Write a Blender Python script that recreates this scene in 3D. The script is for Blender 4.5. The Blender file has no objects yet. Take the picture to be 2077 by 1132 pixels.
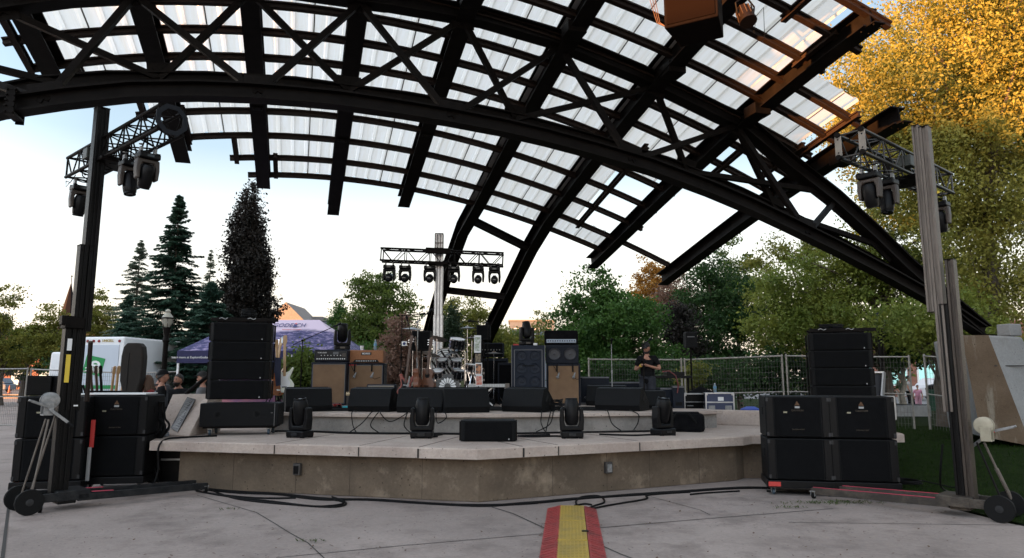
import bpy, bmesh, math, random
import numpy as np
from mathutils import Vector, Matrix
R = math.radians
random.seed(7); rng = np.random.default_rng(11)
scene = bpy.context.scene
COL = scene.collection

# ------------------------------------------------------------------ camera
F_PX, PITCH, EYE = 1400.0, R(8.2), 1.6
cam = bpy.data.cameras.new('camera'); camo = bpy.data.objects.new('camera', cam); COL.objects.link(camo)
cam.sensor_width = 36.0; cam.lens = 36.0*F_PX/2077.0; cam.clip_end = 3000; cam.clip_start = .05
camo.location = (0, 0, EYE); camo.rotation_euler = (R(90)+PITCH, 0, 0)
scene.camera = camo
# ------------------------------------------------------------------ light
SUN_AZ, SUN_EL = R(238), R(2.8)          # compass azimuth clockwise from +Y
sdir = Vector((math.sin(SUN_AZ)*math.cos(SUN_EL), math.cos(SUN_AZ)*math.cos(SUN_EL), math.sin(SUN_EL)))
world = bpy.data.worlds.new('World'); scene.world = world; world.use_nodes = True
HAZE = 1.0
wn = world.node_tree.nodes; wl = world.node_tree.links
bg = wn['Background']; sky = wn.new('ShaderNodeTexSky'); sky.sky_type = 'NISHITA'; sky.sun_disc = False
sky.sun_elevation = SUN_EL; sky.sun_rotation = SUN_AZ
sky.air_density = 1.0; sky.dust_density = 1.2; sky.ozone_density = 1.0
# thin bright evening haze near the horizon, warmer low down (by direction in the world)
wtc = wn.new('ShaderNodeTexCoord'); wsx = wn.new('ShaderNodeSeparateXYZ'); wl.new(wtc.outputs['Generated'], wsx.inputs[0])
wr = wn.new('ShaderNodeValToRGB'); wl.new(wsx.outputs['Z'], wr.inputs[0]); we = wr.color_ramp.elements
we[0].position = .0; we[0].color = (.92,.92,.92,1); we[1].position = .9; we[1].color = (.8,.8,.8,1)
wc = wn.new('ShaderNodeValToRGB'); wl.new(wsx.outputs['Z'], wc.inputs[0]); wce = wc.color_ramp.elements
wce[0].position = .02; wce[0].color = (1.0,.86,.74,1); wce[1].position = 1.0; wce[1].color = (.98,.95,.92,1)
for p_, c_ in ((.12,(1.0,.93,.86,1)),(.22,(.86,.90,.93,1)),(.30,(.47,.61,.74,1)),(.42,(.33,.46,.62,1)),(.55,(.46,.54,.66,1))): e_ = wce.new(p_); e_.color = c_
wsc = wn.new('ShaderNodeVectorMath'); wsc.operation = 'SCALE'; wl.new(wc.outputs[0], wsc.inputs[0]); 
wdt = wn.new('ShaderNodeVectorMath'); wdt.operation = 'DOT_PRODUCT'; wl.new(wtc.outputs['Generated'], wdt.inputs[0]); wdt.inputs[1].default_value = (sdir.x, sdir.y, 0)
wma = wn.new('ShaderNodeMath'); wma.operation = 'MULTIPLY_ADD'; wmx = wn.new('ShaderNodeMath'); wmx.operation = 'MAXIMUM'; wl.new(wdt.outputs['Value'], wmx.inputs[0]); wmx.inputs[1].default_value = 0.0
wl.new(wmx.outputs[0], wma.inputs[0]); wma.inputs[1].default_value = HAZE*2.4; wma.inputs[2].default_value = HAZE*1.02
wl.new(wma.outputs[0], wsc.inputs[3])
wm = wn.new('ShaderNodeMix'); wm.data_type = 'RGBA'; wl.new(wr.outputs[0], wm.inputs[0]); wl.new(sky.outputs[0], wm.inputs[6]); wl.new(wsc.outputs[0], wm.inputs[7])
wl.new(wm.outputs[2], bg.inputs['Color']); bg.inputs['Strength'].default_value = 0.15
sl = bpy.data.lights.new('sun', 'SUN'); sl.energy = 3.2; sl.angle = R(0.6); sl.color = (1.0, .42, .13)
so = bpy.data.objects.new('sun', sl); COL.objects.link(so); so.rotation_euler = sdir.to_track_quat('Z', 'Y').to_euler()
scene.view_settings.view_transform = 'Standard'; scene.view_settings.look = 'None'
scene.view_settings.exposure = 3.1; scene.view_settings.gamma = 1
scene.render.engine = 'CYCLES'
scene.render.resolution_x = 1024; scene.render.resolution_y = 558
scene.cycles.max_bounces = 6; scene.cycles.transparent_max_bounces = 6; scene.cycles.transmission_bounces = 4

# ------------------------------------------------------------------ pixel helpers (photo pixels -> points in the place)
def ray(u, v):
    dx = (u-1038.5)/F_PX; dy = (566-v)/F_PX
    return Vector((dx, math.cos(PITCH)-dy*math.sin(PITCH), math.sin(PITCH)+dy*math.cos(PITCH)))
def W(u, v, y):
    d = ray(u, v); k = y/d.y; return Vector((d.x*k, y, EYE+d.z*k))
def G(u, v, z=0.0):
    d = ray(u, v); k = (z-EYE)/d.z; return Vector((d.x*k, d.y*k, z))

# ------------------------------------------------------------------ materials
MATS = {}
def mat(name, c, rough=.7, metal=0.0, c2=None, nscale=6.0, bump=0.0, bscale=None, spec=.5, detail=6, lo=.35, hi=.65, stretch=None, trans=0.0, emit=None):
    if name in MATS: return MATS[name]
    m = bpy.data.materials.new(name); m.use_nodes = True; nt = m.node_tree; n = nt.nodes; l = nt.links
    b = n['Principled BSDF']; b.inputs['Base Color'].default_value = (*c, 1); b.inputs['Roughness'].default_value = rough
    b.inputs['Metallic'].default_value = metal; b.inputs['Specular IOR Level'].default_value = spec
    tc = n.new('ShaderNodeTexCoord'); src = tc.outputs['Object']
    if stretch:
        mp = n.new('ShaderNodeMapping'); mp.inputs['Scale'].default_value = stretch; l.new(src, mp.inputs[0]); src = mp.outputs[0]
    if c2 is not None:
        t = n.new('ShaderNodeTexNoise'); t.inputs['Scale'].default_value = nscale; t.inputs['Detail'].default_value = detail; t.inputs['Roughness'].default_value = .62
        l.new(src, t.inputs[0]); r = n.new('ShaderNodeValToRGB'); l.new(t.outputs['Fac'], r.inputs[0])
        r.color_ramp.elements[0].position = lo; r.color_ramp.elements[1].position = hi
        r.color_ramp.elements[0].color = (*c, 1); r.color_ramp.elements[1].color = (*c2, 1)
        l.new(r.outputs[0], b.inputs['Base Color'])
    if bump:
        t2 = n.new('ShaderNodeTexNoise'); t2.inputs['Scale'].default_value = bscale or nscale*6; t2.inputs['Detail'].default_value = 4
        l.new(src, t2.inputs[0]); bp = n.new('ShaderNodeBump'); bp.inputs['Strength'].default_value = bump; bp.inputs['Distance'].default_value = .02
        l.new(t2.outputs['Fac'], bp.inputs['Height']); l.new(bp.outputs[0], b.inputs['Normal'])
    if trans:
        out = n['Material Output']; tr = n.new('ShaderNodeBsdfTranslucent'); mx = n.new('ShaderNodeMixShader'); mx.inputs[0].default_value = trans
        if c2 is not None: l.new(r.outputs[0], tr.inputs[0])
        else: tr.inputs[0].default_value = (*c, 1)
        l.new(b.outputs[0], mx.inputs[1]); l.new(tr.outputs[0], mx.inputs[2]); l.new(mx.outputs[0], out.inputs[0])
    if emit: b.inputs['Emission Color'].default_value = (*emit[0], 1); b.inputs['Emission Strength'].default_value = emit[1]
    MATS[name] = m; return m
def concrete(name, c, c2, stain, seed=0.0, pits=True, big=.7, smin=.45, smax=.75, streak=None):
    m = bpy.data.materials.new(name); m.use_nodes = True; nt = m.node_tree; n = nt.nodes; l = nt.links; b = n['Principled BSDF']
    b.inputs['Roughness'].default_value = .88; b.inputs['Specular IOR Level'].default_value = .25
    tc = n.new('ShaderNodeTexCoord'); mp = n.new('ShaderNodeMapping'); mp.inputs['Location'].default_value = (seed, seed*1.7, seed*.3); l.new(tc.outputs['Object'], mp.inputs[0])
    def noise(sc, det=8, ro=.6, src=None):
        t = n.new('ShaderNodeTexNoise'); t.inputs['Scale'].default_value = sc; t.inputs['Detail'].default_value = det; t.inputs['Roughness'].default_value = ro
        l.new(src or mp.outputs[0], t.inputs[0]); return t.outputs['Fac']
    def ramp(f, a, b_, ca=(0,0,0,1), cb=(1,1,1,1)):
        r = n.new('ShaderNodeValToRGB'); l.new(f, r.inputs[0]); r.color_ramp.elements[0].position = a; r.color_ramp.elements[1].position = b_
        r.color_ramp.elements[0].color = ca; r.color_ramp.elements[1].color = cb; return r.outputs[0]
    base = ramp(noise(big), .35, .68, (*c, 1), (*c2, 1))
    def mix(a, bcol, fac, mode='MIX'):
        x = n.new('ShaderNodeMix'); x.data_type = 'RGBA'; x.blend_type = mode
        if isinstance(fac, float): x.inputs[0].default_value = fac
        else: l.new(fac, x.inputs[0])
        l.new(a, x.inputs[6])
        if isinstance(bcol, tuple): x.inputs[7].default_value = (*bcol, 1)
        else: l.new(bcol, x.inputs[7])
        return x.outputs[2]
    fine = ramp(noise(26, 6, .7), .3, .75, (.78,.78,.78,1), (1.12,1.12,1.12,1))
    col = mix(base, fine, .75, 'MULTIPLY')
    src = None
    if streak:
        m2 = n.new('ShaderNodeMapping'); m2.inputs['Scale'].default_value = streak; l.new(tc.outputs['Object'], m2.inputs[0]); src = m2.outputs[0]
    col = mix(col, stain, ramp(noise(1.6, 9, .7, src), smin, smax))
    if pits:
        vo = n.new('ShaderNodeTexVoronoi'); vo.inputs['Scale'].default_value = 14; l.new(mp.outputs[0], vo.inputs[0])
        pm = ramp(vo.outputs['Distance'], .07, .17, (1,1,1,1), (0,0,0,1))
        gate = ramp(noise(3), .46, .56)
        mm = n.new('ShaderNodeMath'); mm.operation = 'MULTIPLY'; l.new(pm, mm.inputs[0]); l.new(gate, mm.inputs[1])
        col = mix(col, tuple(x*.3 for x in c), mm.outputs[0])
    l.new(col, b.inputs['Base Color'])
    bp = n.new('ShaderNodeBump'); bp.inputs['Strength'].default_value = .35; bp.inputs['Distance'].default_value = .02; l.new(noise(45, 5, .7), bp.inputs['Height']); l.new(bp.outputs[0], b.inputs['Normal'])
    MATS[name] = m; return m

# ------------------------------------------------------------------ mesh builder
class MB:
    def __init__(s): s.v = []; s.f = []; s.m = []; s.M = Matrix.Identity(4)
    def add(s, vs, fs, k=0):
        o = len(s.v); s.v += [tuple(s.M @ Vector(p)) for p in vs]; s.f += [tuple(i+o for i in f) for f in fs]; s.m += [k]*len(fs)
    def box(s, c, d, k=0, rz=0.0, M=None):
        x, y, z = d[0]/2, d[1]/2, d[2]/2
        vs = [Vector(p) for p in ((-x,-y,-z),(x,-y,-z),(x,y,-z),(-x,y,-z),(-x,-y,z),(x,-y,z),(x,y,z),(-x,y,z))]
        T = Matrix.Translation(Vector(c)) @ (M if M is not None else Matrix.Rotation(rz, 4, 'Z'))
        s.add([T @ p for p in vs], [(3,2,1,0),(4,5,6,7),(0,1,5,4),(1,2,6,5),(2,3,7,6),(3,0,4,7)], k); return s
    def bar(s, p, q, w, h, k=0, up=(0,0,1)):
        p, q = Vector(p), Vector(q); d = (q-p).normalized(); u = Vector(up)
        if abs(d.dot(u)) > .98: u = Vector((0,1,0)) if abs(d.y) < .9 else Vector((1,0,0))
        a = d.cross(u).normalized()*w/2; b = a.cross(d).normalized()*h/2
        vs = [p-a-b, p+a-b, p+a+b, p-a+b, q-a-b, q+a-b, q+a+b, q-a+b]
        s.add(vs, [(0,1,2,3),(7,6,5,4),(4,5,1,0),(5,6,2,1),(6,7,3,2),(7,4,0,3)], k); return s
    def tube(s, pts, r, n=8, k=0, cap=True):
        pts = [Vector(p) for p in pts]; N = len(pts); rr = r if isinstance(r, (list, tuple)) else [r]*N
        vs = []; ref = None
        for i, p in enumerate(pts):
            d = (pts[min(i+1, N-1)]-pts[max(i-1, 0)])
            d = d.normalized() if d.length > 1e-9 else Vector((0,0,1))
            if ref is None: ref = Vector((0,0,1)) if abs(d.z) < .9 else Vector((1,0,0))
            a = ref-d*ref.dot(d)
            a = a.normalized() if a.length > 1e-6 else d.orthogonal().normalized()
            ref = a; b = d.cross(a)
            for j in range(n):
                t = 2*math.pi*j/n; vs.append(p+(a*math.cos(t)+b*math.sin(t))*rr[i])
        fs = [(i*n+j, i*n+(j+1)%n, (i+1)*n+(j+1)%n, (i+1)*n+j) for i in range(N-1) for j in range(n)]
        if cap: fs += [tuple(range(n))[::-1], tuple((N-1)*n+j for j in range(n))]
        s.add(vs, fs, k); return s
    def cyl(s, p, q, r, n=16, k=0): return s.tube([p, q], r, n, k)
    def lathe(s, prof, n=20, k=0, T=None, cap=True):
        T = T if T is not None else Matrix.Identity(4); vs = []
        for (r, z) in prof:
            for j in range(n):
                t = 2*math.pi*j/n; vs.append(T @ Vector((r*math.cos(t), r*math.sin(t), z)))
        fs = [(i*n+j, i*n+(j+1)%n, (i+1)*n+(j+1)%n, (i+1)*n+j) for i in range(len(prof)-1) for j in range(n)]
        if cap: fs += [tuple(range(n))[::-1], tuple((len(prof)-1)*n+j for j in range(n))]
        s.add(vs, fs, k); return s
    def prism(s, poly, a, b, T=None, k=0):          # poly in local xy, extruded along local z from a to b
        T = T if T is not None else Matrix.Identity(4); n = len(poly)
        vs = [T @ Vector((x, y, a)) for x, y in poly]+[T @ Vector((x, y, b)) for x, y in poly]
        s.add(vs, [tuple(range(n))[::-1], tuple(range(n, 2*n))]+[(i, (i+1)%n, n+(i+1)%n, n+i) for i in range(n)], k); return s
    def ibeam(s, pts, side, fw, dp, tf=.02, tw=.014, k=0):
        pts = [Vector(p) for p in pts]; side = Vector(side).normalized(); N = len(pts)
        prof = [(-fw/2,dp/2),(fw/2,dp/2),(fw/2,dp/2-tf),(tw/2,dp/2-tf),(tw/2,-dp/2+tf),(fw/2,-dp/2+tf),(fw/2,-dp/2),(-fw/2,-dp/2),(-fw/2,-dp/2+tf),(-tw/2,-dp/2+tf),(-tw/2,dp/2-tf),(-fw/2,dp/2-tf)]
        vs = []; n = 12
        for i, p in enumerate(pts):
            d = (pts[min(i+1,N-1)]-pts[max(i-1,0)]).normalized(); up = side.cross(d).normalized()
            if up.z < 0 and abs(d.z) < .8: up = -up
            for x, y in prof: vs.append(p+side*x+up*y)
        fs = [(i*n+j, i*n+(j+1)%n, (i+1)*n+(j+1)%n, (i+1)*n+j) for i in range(N-1) for j in range(n)]
        fs += [tuple(range(n))[::-1], tuple((N-1)*n+j for j in range(n))]
        s.add(vs, fs, k); return s
    def build(s, name, mats, parent=None, bevel=0.0, smooth=False, seg=2):
        me = bpy.data.meshes.new(name); me.from_pydata(s.v, [], s.f)
        for m in (mats if isinstance(mats, (list, tuple)) else [mats]): me.materials.append(m)
        me.polygons.foreach_set('material_index', s.m)
        bm = bmesh.new(); bm.from_mesh(me); bmesh.ops.recalc_face_normals(bm, faces=bm.faces[:]); bm.to_mesh(me); bm.free()
        o = bpy.data.objects.new(name, me); COL.objects.link(o)
        if parent: o.parent = parent
        if smooth: me.shade_smooth(); me.set_sharp_from_angle(angle=R(35))
        if bevel:
            b = o.modifiers.new('bevel', 'BEVEL'); b.width = bevel; b.segments = seg; b.limit_method = 'ANGLE'; b.angle_limit = R(40)
        me.update(); return o
def tag(o, label=None, cat=None, group=None, kind=None):
    if label: o['label'] = label
    if cat: o['category'] = cat
    if group: o['group'] = group
    if kind: o['kind'] = kind
    return o
def thing(name, label, cat, loc=(0,0,0), rz=0.0, group=None):
    o = bpy.data.objects.new(name, None); COL.objects.link(o); o.location = loc; o.rotation_euler = (0,0,rz); o.empty_display_size = .1
    return tag(o, label, cat, group)
def copy_tree(o, parent=None):
    c = o.copy(); COL.objects.link(c); c.parent = parent
    for ch in [x for x in bpy.data.objects if x.parent == o]: copy_tree(ch, c)
    return c
def clone(o, loc, rz, label, rot=None):
    c = copy_tree(o); c.location = loc; c.rotation_euler = rot or (0,0,rz); c['label'] = label; return c
def text(name, s, size, m, parent, loc, rot, ext=.002, align='CENTER', bold=0.0, sx=1.0):
    cu = bpy.data.curves.new(name, 'FONT'); cu.body = s; cu.size = size; cu.extrude = ext; cu.align_x = align; cu.align_y = 'CENTER'; cu.offset = bold; cu.resolution_u = 3
    t = bpy.data.objects.new('tmp', cu); COL.objects.link(t); dg = bpy.context.evaluated_depsgraph_get()
    me = bpy.data.meshes.new_from_object(t.evaluated_get(dg)); bpy.data.objects.remove(t); me.name = name
    me.materials.clear(); me.materials.append(m)
    o = bpy.data.objects.new(name, me); COL.objects.link(o); o.parent = parent; o.location = loc; o.rotation_euler = rot; o.scale = (sx,1,1); return o
def shift(o, name=None): return o

# palette
K_STEEL = mat('painted black steel', (.005,.004,.0038), .5, 0, (.009,.0072,.0065), 5, .15, 40, spec=.06)
K_WOOD = mat('dark stained timber', (.013,.007,.005), .7, 0, (.025,.014,.009), 8, .3, 40, stretch=(1,6,6), spec=.2)
K_BLACK = mat('black textured paint', (.0022,.0024,.003), .6, 0, (.004,.0043,.005), 30, .2, 300, spec=.16)
K_GRILL = mat('black perforated grille', (.002,.0022,.0028), .75, 0, (.0035,.0037,.0044), 12, .5, 500, spec=.12)
K_PLAST = mat('black plastic', (.003,.003,.0035), .4, 0, (.005,.005,.006), 14, .05, 100, spec=.16)
K_RUB = mat('black rubber', (.003,.003,.0035), .7, spec=.2)
K_CLOTH = mat('black cloth', (.003,.003,.004), .95, 0, (.007,.007,.008), 9, .4, 90, spec=.1)
ALU = mat('bare aluminium', (.42,.42,.43), .38, .9, (.55,.55,.56), 8, .1, 60)
ALU_D = mat('weathered aluminium', (.11,.09,.075), .6, .2, (.16,.135,.115), 7, .2, 60, stretch=(4,4,.6))
CHROME = mat('chrome', (.75,.75,.77), .12, 1)
ZINC = mat('zinc plated steel', (.20,.205,.21), .45, .6, (.32,.32,.32), 20)
WHITE = mat('white label', (.75,.75,.75), .6)
RED = mat('red paint', (.45,.03,.025), .5)
PINK = mat('fluorescent pink tape', (.50,.04,.09), .7, 0, (.35,.05,.07), 8)
YEL = mat('yellow tape', (.7,.5,.05), .6)
# ------------------------------------------------------------------ ground
M_PLAZA = concrete('plaza concrete', (.24,.203,.187), (.335,.285,.262), (.14,.115,.105), 3.0, True, .45, .5, .78)
M_ASPH = mat('street asphalt', (.10,.10,.105), .9, 0, (.16,.16,.165), 1.5, .3, 60)
M_GRASS = mat('lawn turf', (.007,.015,.003), .95, 0, (.014,.026,.005), 7, .8, 120, detail=8, spec=.05)
M_BLADE = mat('grass blades', (.010,.024,.004), .8, 0, (.022,.045,.008), 3, trans=.2, spec=.05)
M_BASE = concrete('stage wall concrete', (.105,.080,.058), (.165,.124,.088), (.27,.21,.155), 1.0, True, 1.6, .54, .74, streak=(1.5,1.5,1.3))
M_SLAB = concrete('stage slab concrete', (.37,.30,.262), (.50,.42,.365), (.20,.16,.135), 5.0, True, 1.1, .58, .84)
M_RISER = concrete('riser concrete', (.20,.185,.17), (.32,.295,.27), (.11,.095,.085), 9.0, True, 1.2, .5, .8)
M_ABUT = concrete('abutment concrete', (.20,.20,.20), (.29,.29,.285), (.13,.12,.11), 12.0, True, .8, .5, .8)
M_ABUTF = concrete('abutment stained face', (.085,.057,.036), (.15,.11,.075), (.26,.235,.19), 14.0, True, .9, .54, .72, streak=(2.5,2.5,.35))
M_JOINT = mat('dark joint', (.03,.028,.026), .95)
def sstep(x): x = min(1, max(0, x)); return x*x*(3-2*x)
def sheet(name, x0, x1, y0, y1, z, m, kind='structure', n=1):
    mb = MB(); mb.add([(x0,y0,z),(x1,y0,z),(x1,y1,z),(x0,y1,z)], [(0,1,2,3)]); return tag(mb.build(name, m), kind=kind)
sheet('ground', -900, 900, -300, 1800, -.012, M_GRASS)
def polysheet(name, pts, z, m, kind='structure'):
    mb = MB(); mb.add([(x,y,z) for x, y in pts], [tuple(range(len(pts)))]); return tag(mb.build(name, m), kind=kind)
polysheet('plaza', [(-90,-40),(30,-40),(30,5.2),(6.1,6.4),(5.55,8.0),(5.35,10.2),(5.2,12.5),(-5,22),(-12,34),(-30,56.5),(-90,56.5)], 0.0, M_PLAZA)
polysheet('street', [(-200,66),(14,66),(30,36),(120,36),(120,60),(42,60),(30,95),(-200,95)], -.004, M_ASPH)
polysheet('sidewalk', [(-200,95),(30,95),(42,60),(120,60),(120,64),(46,64),(33,102),(-200,102)], .05, M_PLAZA)
kb = MB()
kb.bar((-90,56.6,.06),(-14,56.6,.06),.2,.14); kb.bar((-120,66,.06),(14,66,.06),.2,.14)
tag(kb.build('kerb', M_PLAZA, bevel=.02), kind='structure')
# pour joints and cracks of the plaza
jb = MB()
def jline(pts, w=.014):
    for (a, b) in zip(pts[:-1], pts[1:]):
        a = Vector((*a, .004)); b = Vector((*b, .004)); d = (b-a).normalized(); s_ = Vector((-d.y, d.x, 0))*w/2
        jb.add([a-s_, b-s_, b+s_, a+s_], [(0,1,2,3)])
def gp(u, v): p = G(u, v); return (p.x, p.y)
jline([gp(0,873),gp(70,872)], .03); jline([gp(20,1005),gp(5,1132),gp(0,1160)], .03)
jline([gp(985,1025),gp(1040,1042),gp(1105,1072)], .02); jline([gp(560,1132),gp(830,1106),gp(1104,1083)], .013)
jline([gp(1205,1072),gp(1440,1052),gp(1690,1032)], .016); jline([gp(1215,1105),gp(1260,1125),gp(1300,1140)], .018)
jline([gp(400,1005),gp(520,1040),gp(560,1064),(gp(585,1080)),gp(625,1102),gp(665,1140)], .012); jline([gp(1320,1008),gp(1420,1035),gp(1440,1045)], .012)
jline([gp(1600,1060),gp(2077,1066)], .012); jline([(-30,24),(-8,24)], .04); jline([(-22,12),(-22,56)], .04)
tag(jb.build('pavement_joint', M_JOINT), kind='structure')
# lawn with a gentle rise
def lawn_h(x, y):
    h = max(sstep((x-5.45)/3.0)*sstep((y-7.4)/5.5), sstep((y-18.2)/3))
    return .006+.34*h*(1-sstep((y-27)/7))
def lawn_edge(y): return 5.62 if y < 8 else 5.62-(y-8)*.11
lb = MB(); nx, ny = 70, 60; vs = []; fs = []
for j in range(ny+1):
    y = 4.9+(j/ny)**1.25*30.5
    for i in range(nx+1):
        e = (6.25-(y-4.9)*.2 if y < 8 else 5.62-(y-8)*.11) if y < 18.3 else -3.5
        x = e+(i/nx)**1.6*(46-e); vs.append((x, y, lawn_h(x, y)+.004))
for j in range(ny):
    for i in range(nx): a = j*(nx+1)+i; fs.append((a, a+1, a+nx+2, a+nx+1))
lb.add(vs, fs); lo = lb.build('lawn', M_GRASS, smooth=True); tag(lo, kind='structure')
sheet('verge', -120, -14, 56.7, 65.9, .03, M_GRASS)
# blades of grass on the near lawn
def quads(name, P, A, B, m, parent=None):
    """one quad (diamond) per leaf: P centres, A/B half axes, all (N,3) arrays"""
    N = len(P); V = np.empty((N,4,3), np.float32); V[:,0] = P-A; V[:,1] = P-B; V[:,2] = P+A; V[:,3] = P+B
    me = bpy.data.meshes.new(name); me.vertices.add(4*N); me.vertices.foreach_set('co', V.ravel())
    me.loops.add(4*N); me.loops.foreach_set('vertex_index', np.arange(4*N, dtype=np.int32)); me.polygons.add(N)
    me.polygons.foreach_set('loop_start', np.arange(0, 4*N, 4, dtype=np.int32)); me.update(calc_edges=True); me.materials.append(m)
    o = bpy.data.objects.new(name, me); COL.objects.link(o)
    if parent: o.parent = parent
    return o
N = 30000
gx = 5.3+rng.random(N)**1.3*9; gy = 5.8+rng.random(N)*12.5
e = np.where(gy < 8, 6.25-(gy-4.9)*.2, 5.62-(gy-8)*.11); gx = gx-5.3+e+.02
P = np.stack([gx, gy, np.array([lawn_h(a, b) for a, b in zip(gx, gy)])+.02], 1)
ang = rng.random(N)*6.28; h = .018+rng.random(N)*.025
A = np.stack([rng.normal(0,.012,N), rng.normal(0,.012,N), h], 1); B = np.stack([np.cos(ang), np.sin(ang), np.zeros(N)], 1)*.0035
tag(quads('grass', P, A, B, M_BLADE), 'short green grass covering the rising lawn beside the stage', 'grass', kind='stuff')
# weeds in the joints and dead leaves
wb = []
for (u, v, n_, s_) in ((1608,1031,40,.12),(1650,1023,90,.2),(1690,1020,120,.22),(1745,1022,60,.2),(628,1100,25,.08),(470,795+240,20,.1)):
    p = G(u, v)
    for _ in range(n_): wb.append((p.x+random.gauss(0,s_), p.y+random.gauss(0,s_*.25), .02))
P = np.array(wb); N = len(P); ang = rng.random(N)*6.28
tag(quads('weeds', P, np.stack([rng.normal(0,.02,N), rng.normal(0,.01,N), .008+rng.random(N)*.014], 1), np.stack([np.cos(ang), np.sin(ang), 0*ang], 1)*.006, mat('weed leaf', (.03,.06,.012), .8, 0, (.08,.10,.03), 9, trans=.3)), 'small weeds growing in the pavement joints', 'weeds', kind='stuff')
P = []
for _ in range(260):
    u = random.uniform(150, 2000); v = 1010+random.random()**.7*125; p = G(u, v); P.append((p.x, p.y, .012))
for _ in range(40): p = G(random.uniform(1095,1112), random.uniform(1045,1132)); P.append((p.x, p.y, .01))
P = np.array(P); N = len(P); ang = rng.random(N)*6.28; sz = .008+rng.random(N)*.014
tag(quads('fallen_leaves', P, np.stack([np.cos(ang), np.sin(ang), .2+0*ang], 1)*sz[:,None], np.stack([-np.sin(ang), np.cos(ang), .1+0*ang], 1)*sz[:,None]*.6, mat('dead leaf', (.09,.05,.03), .9)), 'brown dead leaves and grit scattered over the plaza', 'leaves', kind='stuff')

# ------------------------------------------------------------------ concrete stage
st = thing('concrete_stage', 'low angular concrete stage with overhanging slab and stepped riser', 'stage', (-.45,12,0))
def loc(p): return (p[0]+.45, p[1]-12)
wall_o = [(-.44,9.32),(3.56,11.27),(3.75,11.5),(6.3,11.75),(6.45,12.3),(6.2,19),(-5.0,19),(-5.0,13.4),(-5.6,12.0),(-4.92,10.5)]
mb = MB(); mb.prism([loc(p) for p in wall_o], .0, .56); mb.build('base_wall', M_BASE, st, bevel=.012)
slab = [(-.45,9.12),(3.62,11.05),(3.85,11.32),(6.45,11.6),(6.6,12.3),(6.35,19.2),(-5.15,19.2),(-5.2,13.4),(-5.85,11.9),(-5.28,10.3)]
# slab with slightly chipped front edge
def edgeline(a, b, n):
    return [(a[0]+(b[0]-a[0])*i/n, a[1]+(b[1]-a[1])*i/n) for i in range(n)]
sp = []
for i, a in enumerate(slab):
    b = slab[(i+1) % len(slab)]; n_ = 46 if i in (0, 9) else 1
    for j, p in enumerate(edgeline(a, b, n_)):
        sp.append((p[0]+(random.gauss(0,.004) if j else 0), p[1]+(abs(random.gauss(0,.007)) if j else 0)))
mb = MB(); n_ = len(sp)
bot = [(*loc(p), .563) for p in sp]; mid = [(*loc(p), .682+(random.random()*.008)) for p in sp]
cx, cy = loc((-.2, 14.5)); top = [(cx+(p[0]-cx)*.9965, cy+(p[1]-cy)*.9965, .702) for p in [loc(q) for q in sp]]
mb.add(bot+mid+top, [tuple(range(n_))[::-1], tuple(range(2*n_, 3*n_))]+[(i, (i+1)%n_, n_+(i+1)%n_, n_+i) for i in range(n_)]+[(n_+i, n_+(i+1)%n_, 2*n_+(i+1)%n_, 2*n_+i) for i in range(n_)])
mb.build('deck_slab', M_SLAB, st)
# panel joints: thin dark strips proud of the slab face
mb = MB()
def seam(u, w=.012):
    a, b = ((slab[0], slab[1]) if u > 976 else (slab[9], slab[0]))
    d = ray(u, 920); t = d.x/d.y; # x = t*y
    dx, dy = b[0]-a[0], b[1]-a[1]; k = (t*a[1]-a[0])/(dx-t*dy); p = Vector((a[0]+dx*k, a[1]+dy*k, 0)); dd = Vector((dx, dy, 0)).normalized()
    nn = Vector((dd.y, -dd.x, 0)); q = p+nn*.001
    mb.box((*loc(q), .625), (w, .012, .118), rz=math.atan2(dy, dx))
    r = nn*-1
    pts = [q-nn*.03, q-nn*1.7]
    mb.bar((*loc(pts[0]), .703), (*loc(pts[1]), .703), w*.6, .004)
for u in (556, 727, 848, 1062, 1133, 1298): seam(u, .01)
seam(848, .02); seam(1062, .022)
mb.build('slab_joint', M_JOINT, st)
# control joints in base wall
mb = MB()
for (a, b, ts) in (((-4.92,10.5),(-.44,9.32),(.2,.42,.60,.83)), ((-.44,9.32),(3.56,11.27),(.25,.45,.62,.83))):
    for t in ts:
        p = Vector((a[0]+(b[0]-a[0])*t, a[1]+(b[1]-a[1])*t, 0)); dd = Vector((b[0]-a[0], b[1]-a[1], 0)).normalized(); q = p+Vector((dd.y, -dd.x, 0))*.001
        mb.box((*loc(q), .28), (.004, .004, .54), rz=math.atan2(dd.y, dd.x))
mb.build('wall_joint', mat('tinted joint', (.05,.036,.028), .95), st)
rz_ = [(-.3,11.75),(2.75,12.35),(3.8,13.05),(3.6,13.55),(2.35,13.9),(2.35,18.8),(-4.6,18.8),(-4.75,14.0),(-4.2,12.35),(-2.6,11.85)]
mb = MB(); mb.prism([loc(p) for p in rz_], .7, .955); mb.build('riser_wall', M_RISER, st, bevel=.008)
rt = [(-.3,11.66),(2.82,12.28),(3.92,13.02),(3.7,13.64),(2.43,13.98),(2.43,18.9),(-4.7,18.9),(-4.85,14.0),(-4.26,12.27),(-2.62,11.76)]
mb = MB(); mb.prism([loc(p) for p in rt], .955, 1.02); mb.build('riser_cap', M_SLAB, st, bevel=.012)
mb = MB(); mb.prism([loc(p) for p in [(3.85,13.9),(5.6,13.15),(5.75,13.4),(4.0,14.2)]], .7, .98); mb.prism([loc(p) for p in [(5.6,13.15),(6.3,12.85),(6.4,13.1),(5.75,13.4)]], .7, .93); mb.build('ramp_wall', M_SLAB, st, bevel=.015)
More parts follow.
